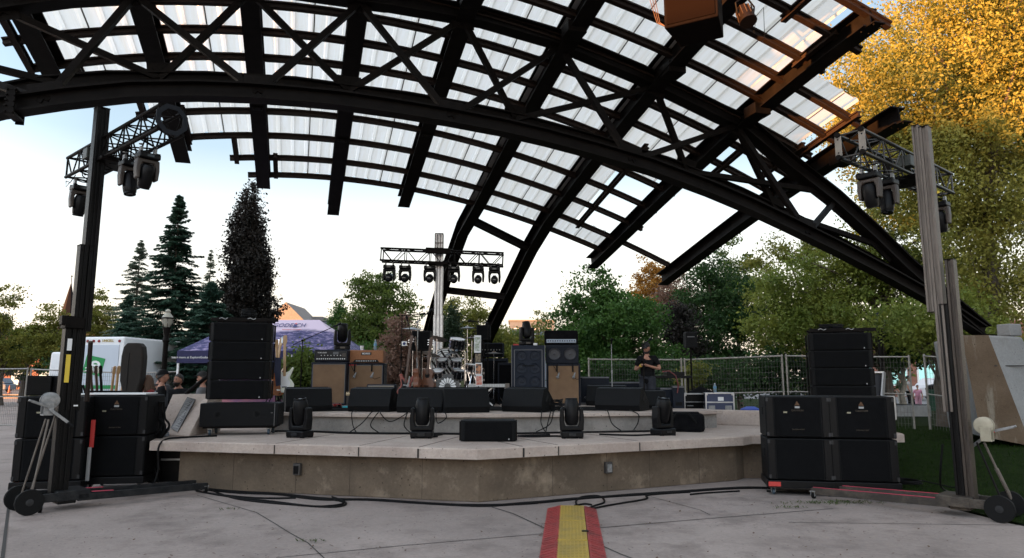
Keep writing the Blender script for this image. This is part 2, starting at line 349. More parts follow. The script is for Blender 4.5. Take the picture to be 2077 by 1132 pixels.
# small wall lights
def socket(u, v, label):
    d = ray(u, v); a, b = ((wall_o[0], wall_o[1]) if u > 976 else (wall_o[9], wall_o[0])); t = d.x/d.y
    dx, dy = b[0]-a[0], b[1]-a[1]; k = (t*a[1]-a[0])/(dx-t*dy); y = a[1]+dy*k; p = W(u, v, y); rz = math.atan2(dy, dx)
    o = thing('wall_socket', label, 'socket', p, rz)
    m1 = MB(); m1.box((0,-.035,0), (.11,.07,.16)); m1.build('box_body', mat('dark grey box', (.045,.04,.04), .6, 0, (.07,.065,.06), 30), o, bevel=.012)
    m2 = MB(); m2.box((0,-.075,-.005), (.075,.014,.11)); m2.build('cover', ZINC if u > 976 else K_PLAST, o, bevel=.006)
socket(606, 951, 'dark open outlet box on the left stage wall'); socket(1231, 948, 'grey covered outlet box on the right stage wall')

# concrete end wall beside the right subwoofers
mb = MB(); a = G(1822, 970); 
o = thing('concrete_curb_wall', 'short grey concrete wall end behind the right subwoofer stacks', 'wall', (5.42,11.2,0))
mb.prism([(-.6,0),(.55,0),(.5,.1),(.36,.62),(.30,.68),(-.6,.68)], -.5, .35, Matrix.Rotation(R(90),4,'X')); mb.build('wall_body', M_RISER, o, bevel=.02)

# ------------------------------------------------------------------ arch abutment at right
o = thing('concrete_abutment', 'tall tapered concrete abutment carrying the foot of the steel arch', 'abutment', (9.6,13.9,.2))
TH = R(17)
mb = MB()
p = [W(1950,680,13.4), W(2072,683,13.6), W(2200,905,13.6), W(1990,885,13.2)]
back = [q+Vector((.9,2.4,0)) for q in p]
def L(q): return Vector(q)-Vector((9.6,13.9,.2))
fr = [L(q) for q in p]; bk = [L(q) for q in back]
# rounded stained face between front-left and a strip, then the smooth grey flank
mid = [L(W(2005,680,13.25)), L(W(2092,905,12.95))]
vs = [fr[0], mid[0], fr[1], fr[2], mid[1], fr[3], bk[0], bk[1], bk[2], bk[3]]
mb.add(vs, [(0,1,4,5)], 1); mb.add(vs, [(1,2,3,4),(2,7,8,3),(0,6,7,2,1),(6,9,8,7),(0,5,9,6)], 0)
mb.build('pier', [M_ABUT, M_ABUTF], o, bevel=.04)
mb = MB(); mb.bar(L(W(2018,742,13.18)), L(W(2130,742,13.5)), .02, .02); mb.build('pour_line', M_JOINT, o)
mb = MB(); mb.prism([(-.16,-.14),(.16,-.14),(.16,.14),(-.16,.14)], 0, .24, Matrix.Translation(L(W(2048,682,13.9)))@Matrix.Rotation(TH,4,'Z')); mb.build('plinth', M_ABUT, o, bevel=.02)

# ------------------------------------------------------------------ canopy: local frame x = along the arch, y = towards the rear, z up
CT = Vector((math.cos(TH), math.sin(TH), 0)); CA = Vector((-math.sin(TH), math.cos(TH), 0))
PA = [0.000355708,-0.0288151,0.0260957,0.386042]; PB = [0.000759719,-0.0365489,0.347708,5.67388]
def pv(c, x):
    r = 0.0
    for k in c: r = r*x+k
    return r
def SZ(s, r): return pv(PA, s)+pv(PB, r)+EYE
can = thing('steel_arch_canopy', 'large black steel arch canopy with translucent corrugated roof over the stage', 'canopy', (0,0,0), TH)
rs = [-4.289,-2.621,-0.998,0.7142,2.472,4.279,6.176,7.914,9.783]; rr = [17.55,16.75,15.82,14.9,14.03,13.17,12.44,11.73,11,10.34,9.718,9.113,8.415,7.767]
def rib_pts(s, r0, r1, dz=-.08, n=14): return [(s, r0+(r1-r0)*i/n, SZ(s, r0+(r1-r0)*i/n)+dz) for i in range(n+1)]
RE = [(-4.27,6.2,13.3),(-2.67,6.2,16.4),(-1.03,6.2,17.75),(.71,6.2,19.1),(2.49,6.2,18.1),None,None,(8.0,7.72,18.25),(9.8,9.0,17.4)]
for i, e in enumerate(RE):
    if e: pts = rib_pts(*e)
    elif i == 5: pts = rib_pts(4.32,6.2,17.2)+[(4.32,19.0,5.86),(4.32,21.4,4.78),(4.32,23.2,3.78),(4.32,24.6,2.95),(4.32,26.0,1.7),(4.32,27.2,.2)]
    else: pts = rib_pts(6.15,6.2,16.8)+[(6.15,18.3,5.32),(6.15,20.2,4.42),(6.15,22.0,3.55),(6.15,23.6,2.75),(6.15,25.2,1.55),(6.15,26.5,.2)]
    mb = MB(); mb.ibeam(pts, (1,0,0), .31, .34 if i not in (5,6) else .44, .022, .02)
    # splice plates with bolts
    for q in pts[::5]:
        mb.box((q[0], q[1], q[2]-.165), (.2,.34,.02))
        for bx in (-.07,.07):
            for by in (-.12,.12): mb.cyl((q[0]+bx,q[1]+by,q[2]-.2),(q[0]+bx,q[1]+by,q[2]-.17),.013,6)
    mb.build('roof_rib', K_STEEL, can)
# bracket blocks where ribs sit on the arch
for s in rs: mb = MB(); mb.box((s, 10.35, SZ(s,10.35)-.27), (.34,.34,.2)); mb.build('seat_block', K_STEEL, can, bevel=.01)
# purlins (rearmost first)
PE = [(-1.4,8.2),(-1.75,9.65),(-2.6,8.38),(-3.35,8.3),(-4.1,8.3),(-4.65,9.3),(-4.8,9.9),(-4.85,9.9),(-4.85,9.62),(-4.85,9.62),(-4.85,9.62),(-4.85,8.36),(-4.85,8.46),(-4.85,8.4)]
PR = list(rr)
for k in (7.15, 6.5): PR.append(k); PE.append((-4.85, 7.0))
for r_, (a, b) in zip(PR, PE):
    mb = MB(); pts = [(a+(b-a)*i/26, r_, SZ(a+(b-a)*i/26, r_)+.02) for i in range(27)]
    mb.ibeam(pts, (0,1,0), .105, .12, .03, .05); mb.build('purlin', K_WOOD, can)
# trimmers
TR = [(7.0,12.9,16.9),(8.55,11.5,12.8),(9.3,10.8,12.1),(9.42,9.5,11.2),(7.15,6.6,8.6),(7.9,8.3,9.3),(-.75,16.6,17.6),(-1.6,15.8,16.9),(-2.5,14.7,16.0),(-3.2,14.0,15.0),(-3.95,13.1,14.1),(-4.62,6.5,13.2)]
for (s, a, b) in TR:
    mb = MB(); mb.ibeam([(s, a+(b-a)*i/6, SZ(s, a+(b-a)*i/6)-.0) for i in range(7)], (1,0,0), .1, .12, .03, .04); mb.build('trimmer', K_WOOD, can)
# translucent corrugated sheets: strips between purlins with stepped ends
def panel_mat():
    m = bpy.data.materials.new('translucent corrugated sheet'); m.use_nodes = True; nt = m.node_tree; n = nt.nodes; l = nt.links
    out = n['Material Output']; b = n['Principled BSDF']; b.inputs['Roughness'].default_value = .45
    tc = n.new('ShaderNodeTexCoord'); mp = n.new('ShaderNodeMapping'); mp.inputs['Scale'].default_value = (5,.35,.35); l.new(tc.outputs['Object'], mp.inputs[0])
    t = n.new('ShaderNodeTexNoise'); t.inputs['Scale'].default_value = 2.2; t.inputs['Detail'].default_value = 8; t.inputs['Roughness'].default_value = .7; l.new(mp.outputs[0], t.inputs[0])
    r = n.new('ShaderNodeValToRGB'); l.new(t.outputs['Fac'], r.inputs[0]); r.color_ramp.elements[0].position = .3; r.color_ramp.elements[1].position = .6
    r.color_ramp.elements[0].color = (.86,.83,.76,1); r.color_ramp.elements[1].color = (.95,.95,.93,1)
    t3 = n.new('ShaderNodeTexNoise'); t3.inputs['Scale'].default_value = .5; l.new(tc.outputs['Object'], t3.inputs[0])
    mx0 = n.new('ShaderNodeMix'); mx0.data_type = 'RGBA'; mx0.blend_type = 'MULTIPLY'; mx0.inputs[0].default_value = .15; l.new(r.outputs[0], mx0.inputs[6]); l.new(t3.outputs['Fac'], mx0.inputs[7])
    tr = n.new('ShaderNodeBsdfTranslucent'); mx = n.new('ShaderNodeMixShader'); mx.inputs[0].default_value = .72
    l.new(r.outputs[0], b.inputs['Base Color']); l.new(mx0.outputs[2], tr.inputs[0]); l.new(b.outputs[0], mx.inputs[1]); l.new(tr.outputs[0], mx.inputs[2]); l.new(mx.outputs[0], out.inputs[0]); return m
M_PAN = panel_mat(); M_LAP = mat('sheet lap strip', (.16,.145,.12), .6)
ext = list(rr)+[7.15,6.5]
L_ = [-.75,-1.6,-2.5,-3.2,-3.95,-4.6]+[-4.6]*9
R_ = [8.0,7.0,7.0,7.0,7.95,8.0,8.55,9.3,9.42,9.42,8.0,8.0,7.9,7.1,6.9]
for j in range(len(ext)-1):
    r1, r0 = ext[j], ext[j+1]; a, b = L_[j], R_[j]
    over = {10:.0}.get(j, 0); strips = [(a, b, r0, r1)]
    if j == 9: strips.append((8.0, 9.42, r0-.36, r0))
    if j == 12: strips.append((7.1, 7.9, r0-.25, r0))
    mb = MB()
    for (a_, b_, q0, q1) in strips:
        xs = []; x = math.ceil(a_/.3)*.3-.3
        while x < b_+.3:
            for (dx, dz) in ((0,0),(.19,0),(.215,.032),(.265,.032),(.285,0)):
                if a_ <= x+dx <= b_: xs.append((x+dx, dz))
            x += .3
        n_ = len(xs); nr = 3; vs = []
        for q in range(nr+1):
            y = q0+(q1-q0)*q/nr+(0.02 if q == nr else 0)
            for (x, dz) in xs: vs.append((x, y, SZ(x, y)+.10+dz))
        mb.add(vs, [(q*n_+i, q*n_+i+1, (q+1)*n_+i+1, (q+1)*n_+i) for q in range(nr) for i in range(n_-1)])
        x = math.ceil(a_/.9)*.9
        while x < b_:
            mb.bar((x, q0+.01, SZ(x,q0)+.094), (x, q1-.01, SZ(x,q1)+.094), .022, .006, 1); x += .9
    mb.build('roof_sheet', [M_PAN, M_LAP], can, smooth=False)
# arch truss: one top chord, two bottom chords, zigzag webs (points read off along the arch's own planes)
def onr(u, v, r):
    d = ray(u, v); k = r/(d.dot(CA)); X = d*k; return Vector((X.dot(CT), r, X.z+EYE))
top = [onr(u, v, 11) for u, v in ((800,5),(978,35),(1118,76),(1200,110),(1295,150),(1462,232),(1509,252),(1600,330),(1690,400),(1770,472),(1840,540),(1915,605),(1995,672))]
top = [Vector((2*1.2-p.x, 11, p.z)) for p in top[::-1]]+[Vector((1.2,11,top[0].z+.01))]+top[1:]
lc1 = [onr(u, v, r) for u, v, r in ((0,219,10.3),(130,200,10.3),(265,186,10.3),(400,184,10.3),(510,188,10.3),(600,195,10.3),(687,203,10.3),(800,219,10.3),(910,237,10.3),(1020,258,10.3),(1110,279,10.3),(1200,303,10.3),(1320,338,10.3),(1440,383,10.35),(1520,417,10.4),(1600,455,10.5),(1700,504,10.6),(1800,556,10.75),(1900,612,10.9),(1990,672,11.0))]
lc1 = [Vector((2*1.3-p.x, p.y, p.z)) for p in lc1[::-1] if 2*1.3-p.x < lc1[0].x-.4]+lc1
lc2 = [onr(u, v, r) for u, v, r in ((0,187,11.5),(88,170,11.5),(221,160,11.5),(422,161,11.5),(600,171,11.5),(720,187,11.5),(822,200,11.5),(955,223,11.5),(1050,243,11.5),(1200,284,11.5),(1355,332,11.5),(1500,392,11.45),(1620,450,11.4),(1750,520,11.3),(1870,590,11.15),(1985,668,11.05))]
lc2 = [Vector((2*1.3-p.x, p.y, p.z)) for p in lc2[::-1] if 2*1.3-p.x < lc2[0].x-.4]+lc2
for nm, ch, w, h_ in (('top_chord', top, .28, .28), ('bottom_chord', lc1, .25, .24), ('bottom_chord', lc2, .20, .20)):
    mb = MB(); mb.ibeam(ch, (0,1,0), w, h_, .03, .05); mb.build(nm, K_STEEL, can)
def at_s(ch, s):
    for a, b in zip(ch[:-1], ch[1:]):
        if a.x <= s <= b.x: return a+(b-a)*((s-a.x)/(b.x-a.x))
    return ch[-1].copy()
TS = [-7.6,-5.95]+list(rs)+[onr(1690,398,11).x, onr(1790,490,11).x]            # top nodes: one per rib
def fx(u, v, r): return onr(u, v, r).x
F_ = {-2:-7.4, 0:fx(90,212,10.3), 2:fx(523,190,10.3), 4:fx(915,240,10.3), 6:fx(1280,330,10.3), 8:fx(1640,470,10.5)}
B_ = {-1:-5.6, 1:fx(325,158,11.5), 3:fx(707,187,11.5), 5:fx(1045,240,11.5), 7:fx(1392,342,11.5), 8.5:fx(1572,430,11.45)}
webs = []
for k, x in F_.items():
    for d in (-1, 1):
        j = k+d+2
        if 0 <= j < len(TS): webs.append((at_s(top, TS[j]), at_s(lc1, x)))
for k, x in B_.items():
    for d in (-1, 1):
        j = int(math.floor(k+d+2+(.5 if d > 0 else 0)))
        if 0 <= j < len(TS): webs.append((at_s(top, TS[j]), at_s(lc2, x)))
webs.append((at_s(top, -5.95), at_s(lc2, fx(112,163,11.5))))
for (p, q) in webs:
    mb = MB(); mb.bar(p-Vector((0,0,.1)), q, .095, .095, up=(0,1,0)); mb.build('web_brace', K_STEEL, can)
for ch, xs in ((lc1, list(F_.values())), (lc2, list(B_.values())), (top, TS[1:])):
    for x in xs:
        q0 = at_s(ch, x-.2); q1 = at_s(ch, x+.2); sg = 1 if ch is not top else -1; off = Vector((0,0,.17*sg))
        mb = MB(); mb.bar(q0+off, q1+off, .016, .20, up=(0,0,1))
        for bx in (.2,.5,.8):
            c_ = q0.lerp(q1, bx)+off
            mb.cyl(c_+Vector((0,-.025,.0)), c_+Vector((0,.025,.0)), .012, 6)
        mb.build('gusset_plate', K_STEEL, can)
for a, b in ((F_[0],B_[1]),(F_[2],B_[3]),(F_[4],B_[5]),(F_[6],B_[7]),(F_[8],B_[8.5])):
    mb = MB(); mb.bar(at_s(lc1, a), at_s(lc2, b), .07, .07); mb.build('cross_strut', K_STEEL, can)
for (a, b) in (((4.32,18.5,6.08),(6.15,18.4,5.27)), ((4.32,21.9,4.45),(6.15,20.8,4.15))):
    mb = MB(); mb.ibeam([a, b], (0,1,0), .2, .2, .03, .05); mb.build('leg_tie', K_STEEL, can)
mb = MB()
q = at_s(lc1, -3.75)
for dz in (-.16,.16): mb.box((q.x, q.y-.02, q.z+dz), (.12,.36,.025))
for dy in (-.18,.18): mb.box((q.x, q.y+dy, q.z), (.10,.025,.4))
for i in range(5):
    for sx in (-.045,.045): mb.cyl((q.x+sx,q.y-.22,q.z-.15+i*.075),(q.x+sx,q.y-.19,q.z-.15+i*.075),.016,6)
mb.build('splice_bracket', K_STEEL, can)
mb = MB(); f = lc1[-1]; mb.box((f.x+.05, f.y, f.z-.12), (.7,.8,.06)); mb.build('foot_plate', K_STEEL, can)
# ------------------------------------------------------------------ lift towers with box truss and moving heads
def truss(name, label, p, q, size, cat='truss', group=None, mats=None, flat=False, endplate=0):
    """box truss from p to q (top front edge along p-q); local origin at p"""
    p = Vector(p); q = Vector(q); d = q-p; Ln = d.length; rz = math.atan2(d.y, d.x)
    o = thing(name, label, cat, p, rz, group)
    s = size; zs = (0, -s); ys = (0, s)
    for y in ys:
        for z in zs:
            mb = MB(); mb.tube([(0,y,z),(Ln,y,z)], .024, 10); mb.build('chord_tube', mats, o, smooth=True)
    n = max(4, int(round(Ln/(s*1.0))));
    if n % 2: n += 1
    for (a, b, nm) in ((( 0,0),(0,-s),'front'),((s,0),(s,-s),'back'),((0,0),(s,0),'top'),((0,-s),(s,-s),'bottom')):
        mb = MB()
        for i in range(n):
            x0, x1 = Ln*i/n, Ln*(i+1)/n
            A, B = (a, b) if i % 2 == 0 else (b, a)
            mb.tube([(x0+.02,*A),(x1-.02,*B)], .0105, 6)
            if i and i % 2 == 0: mb.tube([(x0,*a),(x0,*b)], .0105, 6)
        for x in (.02, Ln-.02): mb.tube([(x,*a),(x,*b)], .014, 6)
        mb.build('lacing', mats, o, smooth=True)
    return o, Ln
def moving_head(label, group, hang=False, tilt=0.0, loc_=(0,0,0), rz=0.0, sc=1.0, sand=False):
    o = thing('moving_head_light', label, 'stage light', loc_, rz, group)
    k = -1 if hang else 1
    def P(x, y, z): return (x*sc, y*sc, z*sc*k)
    mb = MB(); mb.box(P(0,0,.065), (.36*sc,.28*sc,.10*sc)); mb.build('base', K_PLAST, o, bevel=.02*sc)
    for sx in (-.14,.14):
        for sy in (-.1,.1): mb = MB(); mb.box(P(sx,sy,.01), (.06*sc,.05*sc,.022*sc)); mb.build('foot', K_RUB, o)
    mb = MB(); mb.box(P(0,-.142,.065), (.12*sc,.006*sc,.045*sc)); mb.build('display', mat('status display', (.01,.012,.014), .15), o)
    mb = MB()
    prof = [(-.19,.12),(.19,.12),(.20,.30),(.185,.47),(.155,.50),(.13,.47),(.125,.26),(.10,.19),(-.10,.19),(-.125,.26),(-.13,.47),(-.155,.50),(-.185,.47),(-.20,.30)]
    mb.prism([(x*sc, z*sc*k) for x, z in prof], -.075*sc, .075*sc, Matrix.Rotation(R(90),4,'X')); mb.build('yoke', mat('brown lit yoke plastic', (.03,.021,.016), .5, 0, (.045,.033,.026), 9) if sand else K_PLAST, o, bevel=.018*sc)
    T = Matrix.Translation(Vector(P(0,0,.40)))@Matrix.Rotation(tilt, 4, 'X')
    if hang: T = Matrix.Translation(Vector(P(0,0,.40)))@Matrix.Rotation(tilt+math.pi, 4, 'X')
    T = T@Matrix.Diagonal((sc,sc,sc,1))
    mb = MB(); mb.lathe([(.05,-.20),(.085,-.19),(.112,-.13),(.118,0),(.118,.10),(.108,.19),(.095,.22)], 24, 0, T@Matrix.Diagonal((1,1.15,1,1))); h = mb.build('head', K_PLAST, o, smooth=True)
    mb = MB(); mb.lathe([(.098,.20),(.102,.24),(.086,.245),(.084,.225)], 24, 0, T); mb.build('lens_ring', K_PLAST, h, smooth=True)
    mb = MB(); mb.lathe([(.082,.215),(.06,.232),(.02,.238)], 24, 0, T); mb.build('lens', mat('dark lens glass', (.01,.012,.016), .06, 0, spec=.9), h, smooth=True)
    mb = MB()
    for i in range(6): mb.box(tuple(T@Vector((0,.13,-.1+i*.035))), (.12*sc,.02*sc,.012*sc), M=T.to_3x3().to_4x4())
    mb.build('vent', K_RUB, h)
    if hang:
        mb = MB()
        for sx in (-.12,.12): mb.box((sx*sc,0,.03), (.03,.06,.08)); mb.tube([(sx*sc,0,.08+.028*math.cos(0)),(sx*sc+.0,0,.10)], .03, 10)
        mb.build('clamp', ZINC, o)
    return o
GH = 'moving head lights'
def tower(name, label, base, ax, sections, metal, k):
    """base: foot of mast; ax: unit vector the legs point along. sections: list of (z0,z1,offset,depth)"""
    rz = math.atan2(ax.y, ax.x); o = thing('lift_tower', label, 'lift tower', base, rz, 'crank lift towers at the stage front' if k != 2 else None)
    for i, (z0, z1, off, w) in enumerate(sections):
        mb = MB()
        # extruded channel profile: two rails and a web with grooves
        mb.box((off-w*.33, 0, (z0+z1)/2), (w*.28, .15, z1-z0)); mb.box((off+w*.33, 0, (z0+z1)/2), (w*.28, .15, z1-z0))
        mb.box((off, .0, (z0+z1)/2), (w*.5, .10, z1-z0-.004))
        mb.box((off-w*.33, -.078, (z0+z1)/2), (w*.07, .012, z1-z0-.01)); mb.box((off+w*.33, -.078, (z0+z1)/2), (w*.07, .012, z1-z0-.01))
        mb.box((off, -.052, (z0+z1)/2), (w*.12, .02, z1-z0-.01))
        b = mb.build('mast_section', (metal[i] if isinstance(metal, list) else metal), o, bevel=.006)
        c = MB(); c.box((off, 0, z1+.004), (w*.98, .16, .012))
        for sx in (-.3,.3): c.cyl((off+sx*w, -.09, z1-.07), (off+sx*w, -.075, z1-.07), .014, 8)
        c.build('end_cap', K_STEEL if k != 2 else ALU, b)
    return o
def winch(o, at, side, col, cream):
    mb = MB(); T = Matrix.Translation(Vector(at))
    mb.lathe([(.085,-.05),(.10,-.045),(.10,-.035),(.045,-.03),(.045,.03),(.10,.035),(.10,.045),(.085,.05)], 28, 0, T@Matrix.Rotation(R(90),4,'X')); w = mb.build('winch_drum', col, o, smooth=True)
    mb = MB(); mb.box((at[0]+side*.02, at[1]-.065, at[2]-.10), (.11,.012,.16)); mb.box((at[0]+side*.02, at[1]+.06, at[2]-.10), (.11,.012,.16)); mb.box((at[0]+side*.02, at[1], at[2]-.175), (.11,.13,.012)); mb.build('winch_frame', cream, w, bevel=.004)
    h0 = Vector((at[0]+side*.02, at[1]-.09, at[2]-.10))
    mb = MB(); a = h0+Vector((-.20,-.03,.10)); b = h0+Vector((.17,-.05,-.17)) if side > 0 else h0+Vector((.20,-.05,-.17))
    if side < 0 and at[2] < 1.2: a = h0+Vector((-.24,-.03,.09)); b = h0+Vector((.20,-.02,-.17))
    mb.bar(h0, b, .012, .035); c = mb.build('crank_arm', ZINC, w, bevel=.003)
    if side < 0 and at[2] < 1.2:
        rb = MB(); rb.box((at[0]+side*.02, at[1]-.073, at[2]-.075), (.13,.004,.012)); rb.build('red_mark', RED, w)
    mb = MB(); mb.tube([b, b+Vector((.05,-.03,-.05))], .016, 10); mb.build('crank_grip', K_RUB if at[2] > 1.2 else cream, c, smooth=True)
    mb = MB(); mb.bar(h0+Vector((0,0,.02)), a, .012, .03); mb.tube([a, a+Vector((-.03,0,.012))], .014, 8); mb.build('brake_handle', ZINC, w, bevel=.003)
def wheel(o, c, r, w, axis, mats=(K_RUB, ZINC)):
    T = Matrix.Translation(Vector(c))@Vector(axis).to_track_quat('Z','Y').to_matrix().to_4x4()
    mb = MB(); mb.lathe([(r*.86,-w/2),(r*.97,-w/2),(r,-w*.3),(r,w*.3),(r*.97,w/2),(r*.86,w/2)], 28, 0, T); q = mb.build('wheel', mats[0], o, smooth=True)
    mb = MB(); mb.lathe([(r*.2,-w*.62),(r*.3,-w*.45),(r*.86,-w*.25),(r*.86,w*.25),(r*.3,w*.45),(r*.2,w*.62)], 24, 0, T); mb.build('rim', mats[1], q, smooth=True); return q
def caster(o, c, r=.05, name='caster', col=K_RUB):
    mb = MB(); c = Vector(c); mb.lathe([(r*.5,-.018),(r,-.014),(r,.014),(r*.5,.018)], 18, 0, Matrix.Translation(c+Vector((0,0,r)))@Matrix.Rotation(R(90),4,'Y'))
    q = mb.build(name, col, o, smooth=True)
    mb = MB(); mb.box(c+Vector((-.026,.01,r*1.5)), (.006,.05,r*1.4)); mb.box(c+Vector((.026,.01,r*1.5)), (.006,.05,r*1.4)); mb.box(c+Vector((0,.01,r*2.2)), (.07,.08,.012)); mb.build('fork', ZINC, q); return q
K_MAST = mat('black anodised mast', (.004,.0038,.004), .45, 0, (.008,.0072,.007), 9, .1, 80, stretch=(3,3,.4), spec=.12)
LEGB = mat('worn dark steel leg', (.014,.0145,.016), .6, .2, (.035,.035,.035), 7, .4, 50, lo=.45, hi=.75, spec=.15)
LEGR = mat('worn rusty grey leg', (.03,.023,.018), .65, .1, (.10,.08,.06), 6, .4, 50, lo=.45, hi=.75)
# local frame of tower: +x along legs (away from camera), y across
def tower_base(o, leg, cream, side, bigwheels, stripe, foot=0):
    for y in (-.19, .19):
        mb = MB(); mb.bar((-.42 if foot else -.35, y, .17), (.15, y, .17), .05, .10); mb.bar((.10, y, .14), (1.72, y, .10), .06, .085); g = mb.build('leg', leg, o, bevel=.006)
        mb = MB(); mb.bar((.25 if k_ == 0 else .12, y, .195 if k_ == 0 else .193), (.5 if k_ == 0 else 1.7, y, .182 if k_ == 0 else .148), .045 if k_ == 0 else .02, .006); mb.build('tape_stripe', PINK, g)
        caster(o, (1.70, y, 0), .045)
    mb = MB(); mb.box((.05,0,.17), (.36,.44,.12)); mb.box((0,0,.10), (.2,.3,.06)); mb.build('base_frame', leg, o, bevel=.01)
    mb = MB(); mb.box((-.32,0,.19), (.05,.5,.05)); mb.build('rear_axle', leg, o)
    for y in (-.24,.24): wheel(o, (-.42, y, .15), .15, .045, (0,1,0), (mat('dark tyre', (.008,.008,.008), .8, spec=.15), mat('dull wheel rim', (.018,.018,.019), .6, .1, (.04,.04,.04), 9, spec=.2)))
    caster(o, (-.28, -.14, 0), .05)
k_ = 0
axL = Vector((.67,.742,0)); axR = Vector((-.68,.733,0))
BL = Vector((-5.60,8.92,0))
tl = tower('lift_tower', 'tall black crank lift tower at the left front of the stage, silver winch', BL, axL,
    [(.12,2.38,-.07,.20),(1.2,3.32,-.005,.165),(2.2,5.22,.045,.165)], K_MAST, 0)
tower_base(tl, LEGB, ZINC, 1, True, PINK, 0)
winch(tl, (-.26,-.06,1.33), -1, ZINC, ZINC)
for (a, b) in (((-.26,-.08,1.1),(-.40,-.20,.2)), ((-.26,.04,1.1),(-.40,.20,.2)), ((-.1,0,1.5),(-.36,0,.22))):
    mb = MB(); mb.tube([a, b], .012, 8); mb.build('stay_rod', ALU_D, tl, smooth=True)
mb = MB(); mb.box((-.075,-.02,2.30), (.22,.2,.14)); mb.box((-.2,-.05,2.33), (.05,.12,.12)); mb.build('pulley_head', K_STEEL, tl, bevel=.01)
for (z0, z1, m_) in ((1.55,1.9,YEL),(1.95,2.1,WHITE)):
    mb = MB(); mb.box((-.11,-.089,(z0+z1)/2), (.05,.006,z1-z0)); mb.build('tape_wrap', m_, tl)
mb = MB(); mb.box((.02,-.083,1.26), (.05,.006,.018)); mb.build('label', WHITE, tl)
k_ = 1
BR = Vector((5.36,8.5,0))
tr_ = tower('lift_tower', 'tall weathered grey and brown crank lift tower at the right front, cream winch', BR, axR,
    [(.12,3.05,-.10,.10),(.15,2.5,.00,.10),(1.2,4.80,.05,.11),(2.42,4.84,.145,.085)], [mat('dark brown mast', (.03,.022,.017), .5, .3, (.06,.045,.035), 7, .2, 60, stretch=(4,4,.6)), K_MAST, ALU_D, ALU_D], 1)
tower_base(tr_, LEGR, WHITE, -1, True, PINK, 0)
winch(tr_, (-.28,-.04,1.05), -1, mat('cream enamel', (.40,.36,.27), .45, 0, (.30,.27,.2), 10), mat('cream plate', (.33,.30,.22), .5, 0, (.26,.23,.17), 12))
mb = MB(); mb.tube([(-.26,-.06,.85),(-.34,-.14,.55)], .014, 8); mb.tube([(-.34,-.14,.55),(-.44,-.24,.2)], .022, 8, 0); mb.build('stay_rod', ALU_D, tr_, smooth=True)
mb = MB(); mb.tube([(-.2,.0,.85),(-.46,.24,.2)], .011, 8); mb.build('stay_rod', K_STEEL, tr_, smooth=True)
mb = MB(); mb.box((.03,-.08,3.95), (.12,.006,.03)); mb.build('tape_wrap', YEL, tr_)
# trusses
def wp(u, v, z):  # point on height z seen at (u,v)
    return G(u, v, z)
t1, L1 = truss('box_truss', 'black box truss across the left lift tower, ring plate on its near end', wp(137,321,4.82), wp(325,213,4.82), .29, mats=K_STEEL)
t2, L2 = truss('box_truss', 'black box truss across the right lift tower, pale end plates', wp(1748,262,4.60), wp(1930,353,4.60), -.29 if False else .29, mats=mat('dark truss tube', (.03,.028,.026), .4, .5))
# near end plates
s = .29
mb = MB()
for k in range(8):
    a0 = k*math.pi/4+math.pi/8; a1 = a0+math.pi/4; c = Vector((L1+.002, s/2, -s/2))
    P0 = [c+Vector((0, math.cos(a)*rr_, math.sin(a)*rr_)) for a in (a0, a1) for rr_ in (.14,.20)]
    mb.add([P0[0],P0[1],P0[3],P0[2]]+[q+Vector((.012,0,0)) for q in (P0[0],P0[1],P0[3],P0[2])], [(0,1,2,3),(7,6,5,4),(0,4,5,1),(1,5,6,2),(2,6,7,3),(3,7,4,0)])
mb.build('ring_plate', mat('dark grey plate', (.013,.015,.019), .5, spec=.12), t1)
PLT = mat('pale painted plate', (.16,.14,.12), .5, .2, (.22,.195,.165), 9)
for y in (.0, s):
    mb = MB(); mb.box((-.012, y, -s/2), (.012,.085,s-.03)); pl = mb.build('end_plate', PLT, t2, bevel=.008)
    mb = MB()
    for z in (-.06,-s+.06): mb.cyl((-.019,y,z), (-.0185,y,z), .011, 8)
    mb.build('bolt_hole', K_RUB, pl)
    for z in (0,-s): mb = MB(); mb.lathe([(.034,-.02),(.034,.02)], 14, 0, Matrix.Translation((-.02,y,z))@Matrix.Rotation(R(90),4,'Y')); mb.build('node_cap', K_STEEL, t2, smooth=True)
for t_, L_x in ((t1, L1*.42), (t2, L2*.56)):
    mb = MB(); mb.box((L_x, s/2, -s-.03), (.5,.42,.05)); mb.box((L_x-.12, s+.05, -s/2), (.06,.1,.36)); mb.build('fork_bracket', K_STEEL, t_, bevel=.008)
    mb = MB(); mb.box((L_x-.35, .0, -.15), (.17,.16,.15)); mb.build('clamp_box', mat('small grey control box', (.03,.035,.03), .5), t_, bevel=.01)
    mb = MB()
    for i in range(6):
        x0 = L_x-1.2+i*.42; mb.tube([(x0+j*.07, s*.5+random.uniform(-.1,.1), -s-.02-.06*math.sin(j*math.pi/6)-random.uniform(0,.02)) for j in range(7)], .008, 5)
    mb.tube([(.25,.05,-s),(.22,0,-s-.12),(.1,-.02,-s-.08),(.05,0,-s-.16),(.12,.02,-s-.1)], .006, 5); mb.build('cable_loom', K_RUB, t_)
def hang_on(t_, x, label, tilt, sand, sc=.70):
    w = Matrix.Translation(t_.location)@Matrix.Rotation(t_.rotation_euler.z, 4, 'Z')@Vector((x, s/2, -s-.14))
    return moving_head(label, GH, True, tilt, w, t_.rotation_euler.z+R(90), sc, sand)
hang_on(t1, L1-.62, 'moving head hanging from the left truss nearest its ring plate', R(22), True)
hang_on(t1, L1-1.12, 'moving head hanging from the left truss between two others', R(-12), True)
hang_on(t1, .22, 'moving head at the far left end of the left truss', R(14), True)
hang_on(t2, .45, 'moving head hanging from the right truss nearest its end plates', R(-14), True)
hang_on(t2, .95, 'lower middle moving head hanging from the right truss', R(12), True)
hang_on(t2, 2.75, 'moving head at the far right end of the right truss', R(-16), True)
